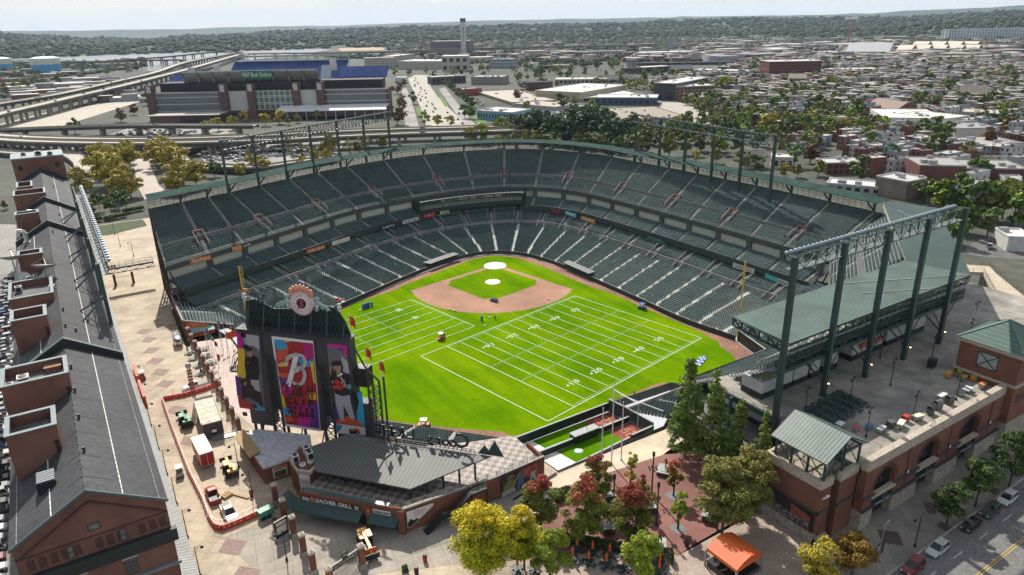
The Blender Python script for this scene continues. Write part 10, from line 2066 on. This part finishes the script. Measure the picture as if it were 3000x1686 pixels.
while n<9500:
 px,py=rb.uniform(-20,3020),rb.uniform(84,215)
 if px>1150 and py>125+rb.uniform(0,70)*(1 if px<2200 else .5):continue
 if px<1150 and(py>150):continue
 p=G(px,py,GZ);D_=hyp(p.x-CO.x,p.y-CO.y)
 if D_>4200:continue
 if px<1000 and py>139-px*.012:continue
 if 990<px<1140 and 133<py<152:continue
 if 45<px<205 and 146<py<163:continue
 wp.append((p.x,p.y,GZ-1,rb.uniform(6,11)*(.75 if D_<2000 else 1.1)));n+=1
for reg,cnt in(([(0,240),(120,235),(250,220),(430,200),(420,170),(330,178),(250,195),(220,190),(60,232)],500),([(0,186),(330,183),(330,193),(0,196)],260),([(900,163),(1060,160),(1250,168),(1010,175)],200)):
 k=0;xs_=[p[0]for p in reg];ys_=[p[1]for p in reg]
 while k<cnt:
  px,py=rb.uniform(min(xs_),max(xs_)),rb.uniform(min(ys_),max(ys_))
  if inpoly(px,py,reg):p=G(px,py,GZ);wp.append((p.x,p.y,GZ-1,rb.uniform(4,7)));k+=1
woods('distant_woods','dark green woods covering the far ground up to the hills',wp,WG)
hz=MB();hz.box(-14500,15500,-700,17500,-1.4,330);o=hz.bB('haze',[]);tag(o,kind='stuff');hm=bpy.data.materials.new('haze');hm.use_nodes=True;nt=hm.node_tree;nt.nodes.clear();ou=N(nt,'ShaderNodeOutputMaterial');pv=N(nt,'ShaderNodeVolumePrincipled');pv.inputs['Color'].default_value=(.58,.76,1.0,1);pv.inputs['Density'].default_value=3.2e-5;pv.inputs['Anisotropy'].default_value=.2;nt.links.new(pv.outputs[0],ou.inputs['Volume']);o.data.materials.append(hm)
el,az=rads(44),rads(90-13)
sd=V3((cosf(az)*cosf(el),sinf(az)*cosf(el),sinf(el)))
sl_=bpy.data.lights.new('sun','SUN');so=bpy.data.objects.new('sun',sl_);COL.objects.link(so);sl_.energy=4.4;sl_.angle=rads(.53);sl_.color=(1,.94,.84)
so.rotation_euler=sd.to_track_quat('Z','Y').to_euler()
W_=bpy.data.worlds.new('World');SC.world=W_;W_.use_nodes=True;nt=W_.node_tree;bg=nt.nodes['Background']
sky=N(nt,'ShaderNodeTexSky');sky.sky_type='NISHITA';sky.sun_disc=False;sky.sun_elevation=el;sky.sun_rotation=atn(sd.x,sd.y);sky.altitude=50;sky.air_density=1.0;sky.dust_density=1.0;sky.ozone_density=1
tc=N(nt,'ShaderNodeTexCoord');mp=N(nt,'ShaderNodeMapping');mp.inputs['Scale'].default_value=(1.2,1.2,9);nt.links.new(tc.outputs['Generated'],mp.inputs['Vector'])
nz=N(nt,'ShaderNodeTexNoise');nz.inputs['Scale'].default_value=3.2;nz.inputs['Detail'].default_value=8;nz.inputs['Roughness'].default_value=.62;nt.links.new(mp.outputs[0],nz.inputs['Vector'])
sx=N(nt,'ShaderNodeSeparateXYZ');nt.links.new(tc.outputs['Generated'],sx.inputs[0])
lowm=wq2(nt,sx.outputs[2],[(.03,(1,)*3),(.35,(.5,)*3)])
cf_=wq2(nt,nz.outputs['Fac'],[(.36,(.86,)*3),(.60,(1,)*3)])
cl_=jz(nt,1,cf_,lowm,'MULTIPLY')
skc=jz(nt,cl_,sky.outputs[0],jz(nt,cf_,(5.6,5.9,5.95),(6.3,6.4,6.3)))
nt.links.new(skc,bg.inputs['Color']);bg.inputs['Strength'].default_value=.10
SC.view_settings.view_transform='Standard';SC.view_settings.look='None';SC.view_settings.exposure=.5;SC.view_settings.gamma=1
SC.render.engine='CYCLES';SC.cycles.use_denoising=True;SC.cycles.max_bounces=6;SC.cycles.diffuse_bounces=3;SC.cycles.volume_bounces=0;SC.cycles.transparent_max_bounces=12
SC.cycles.use_adaptive_sampling=True;SC.cycles.adaptive_threshold=.015
SC.render.use_persistent_data=False
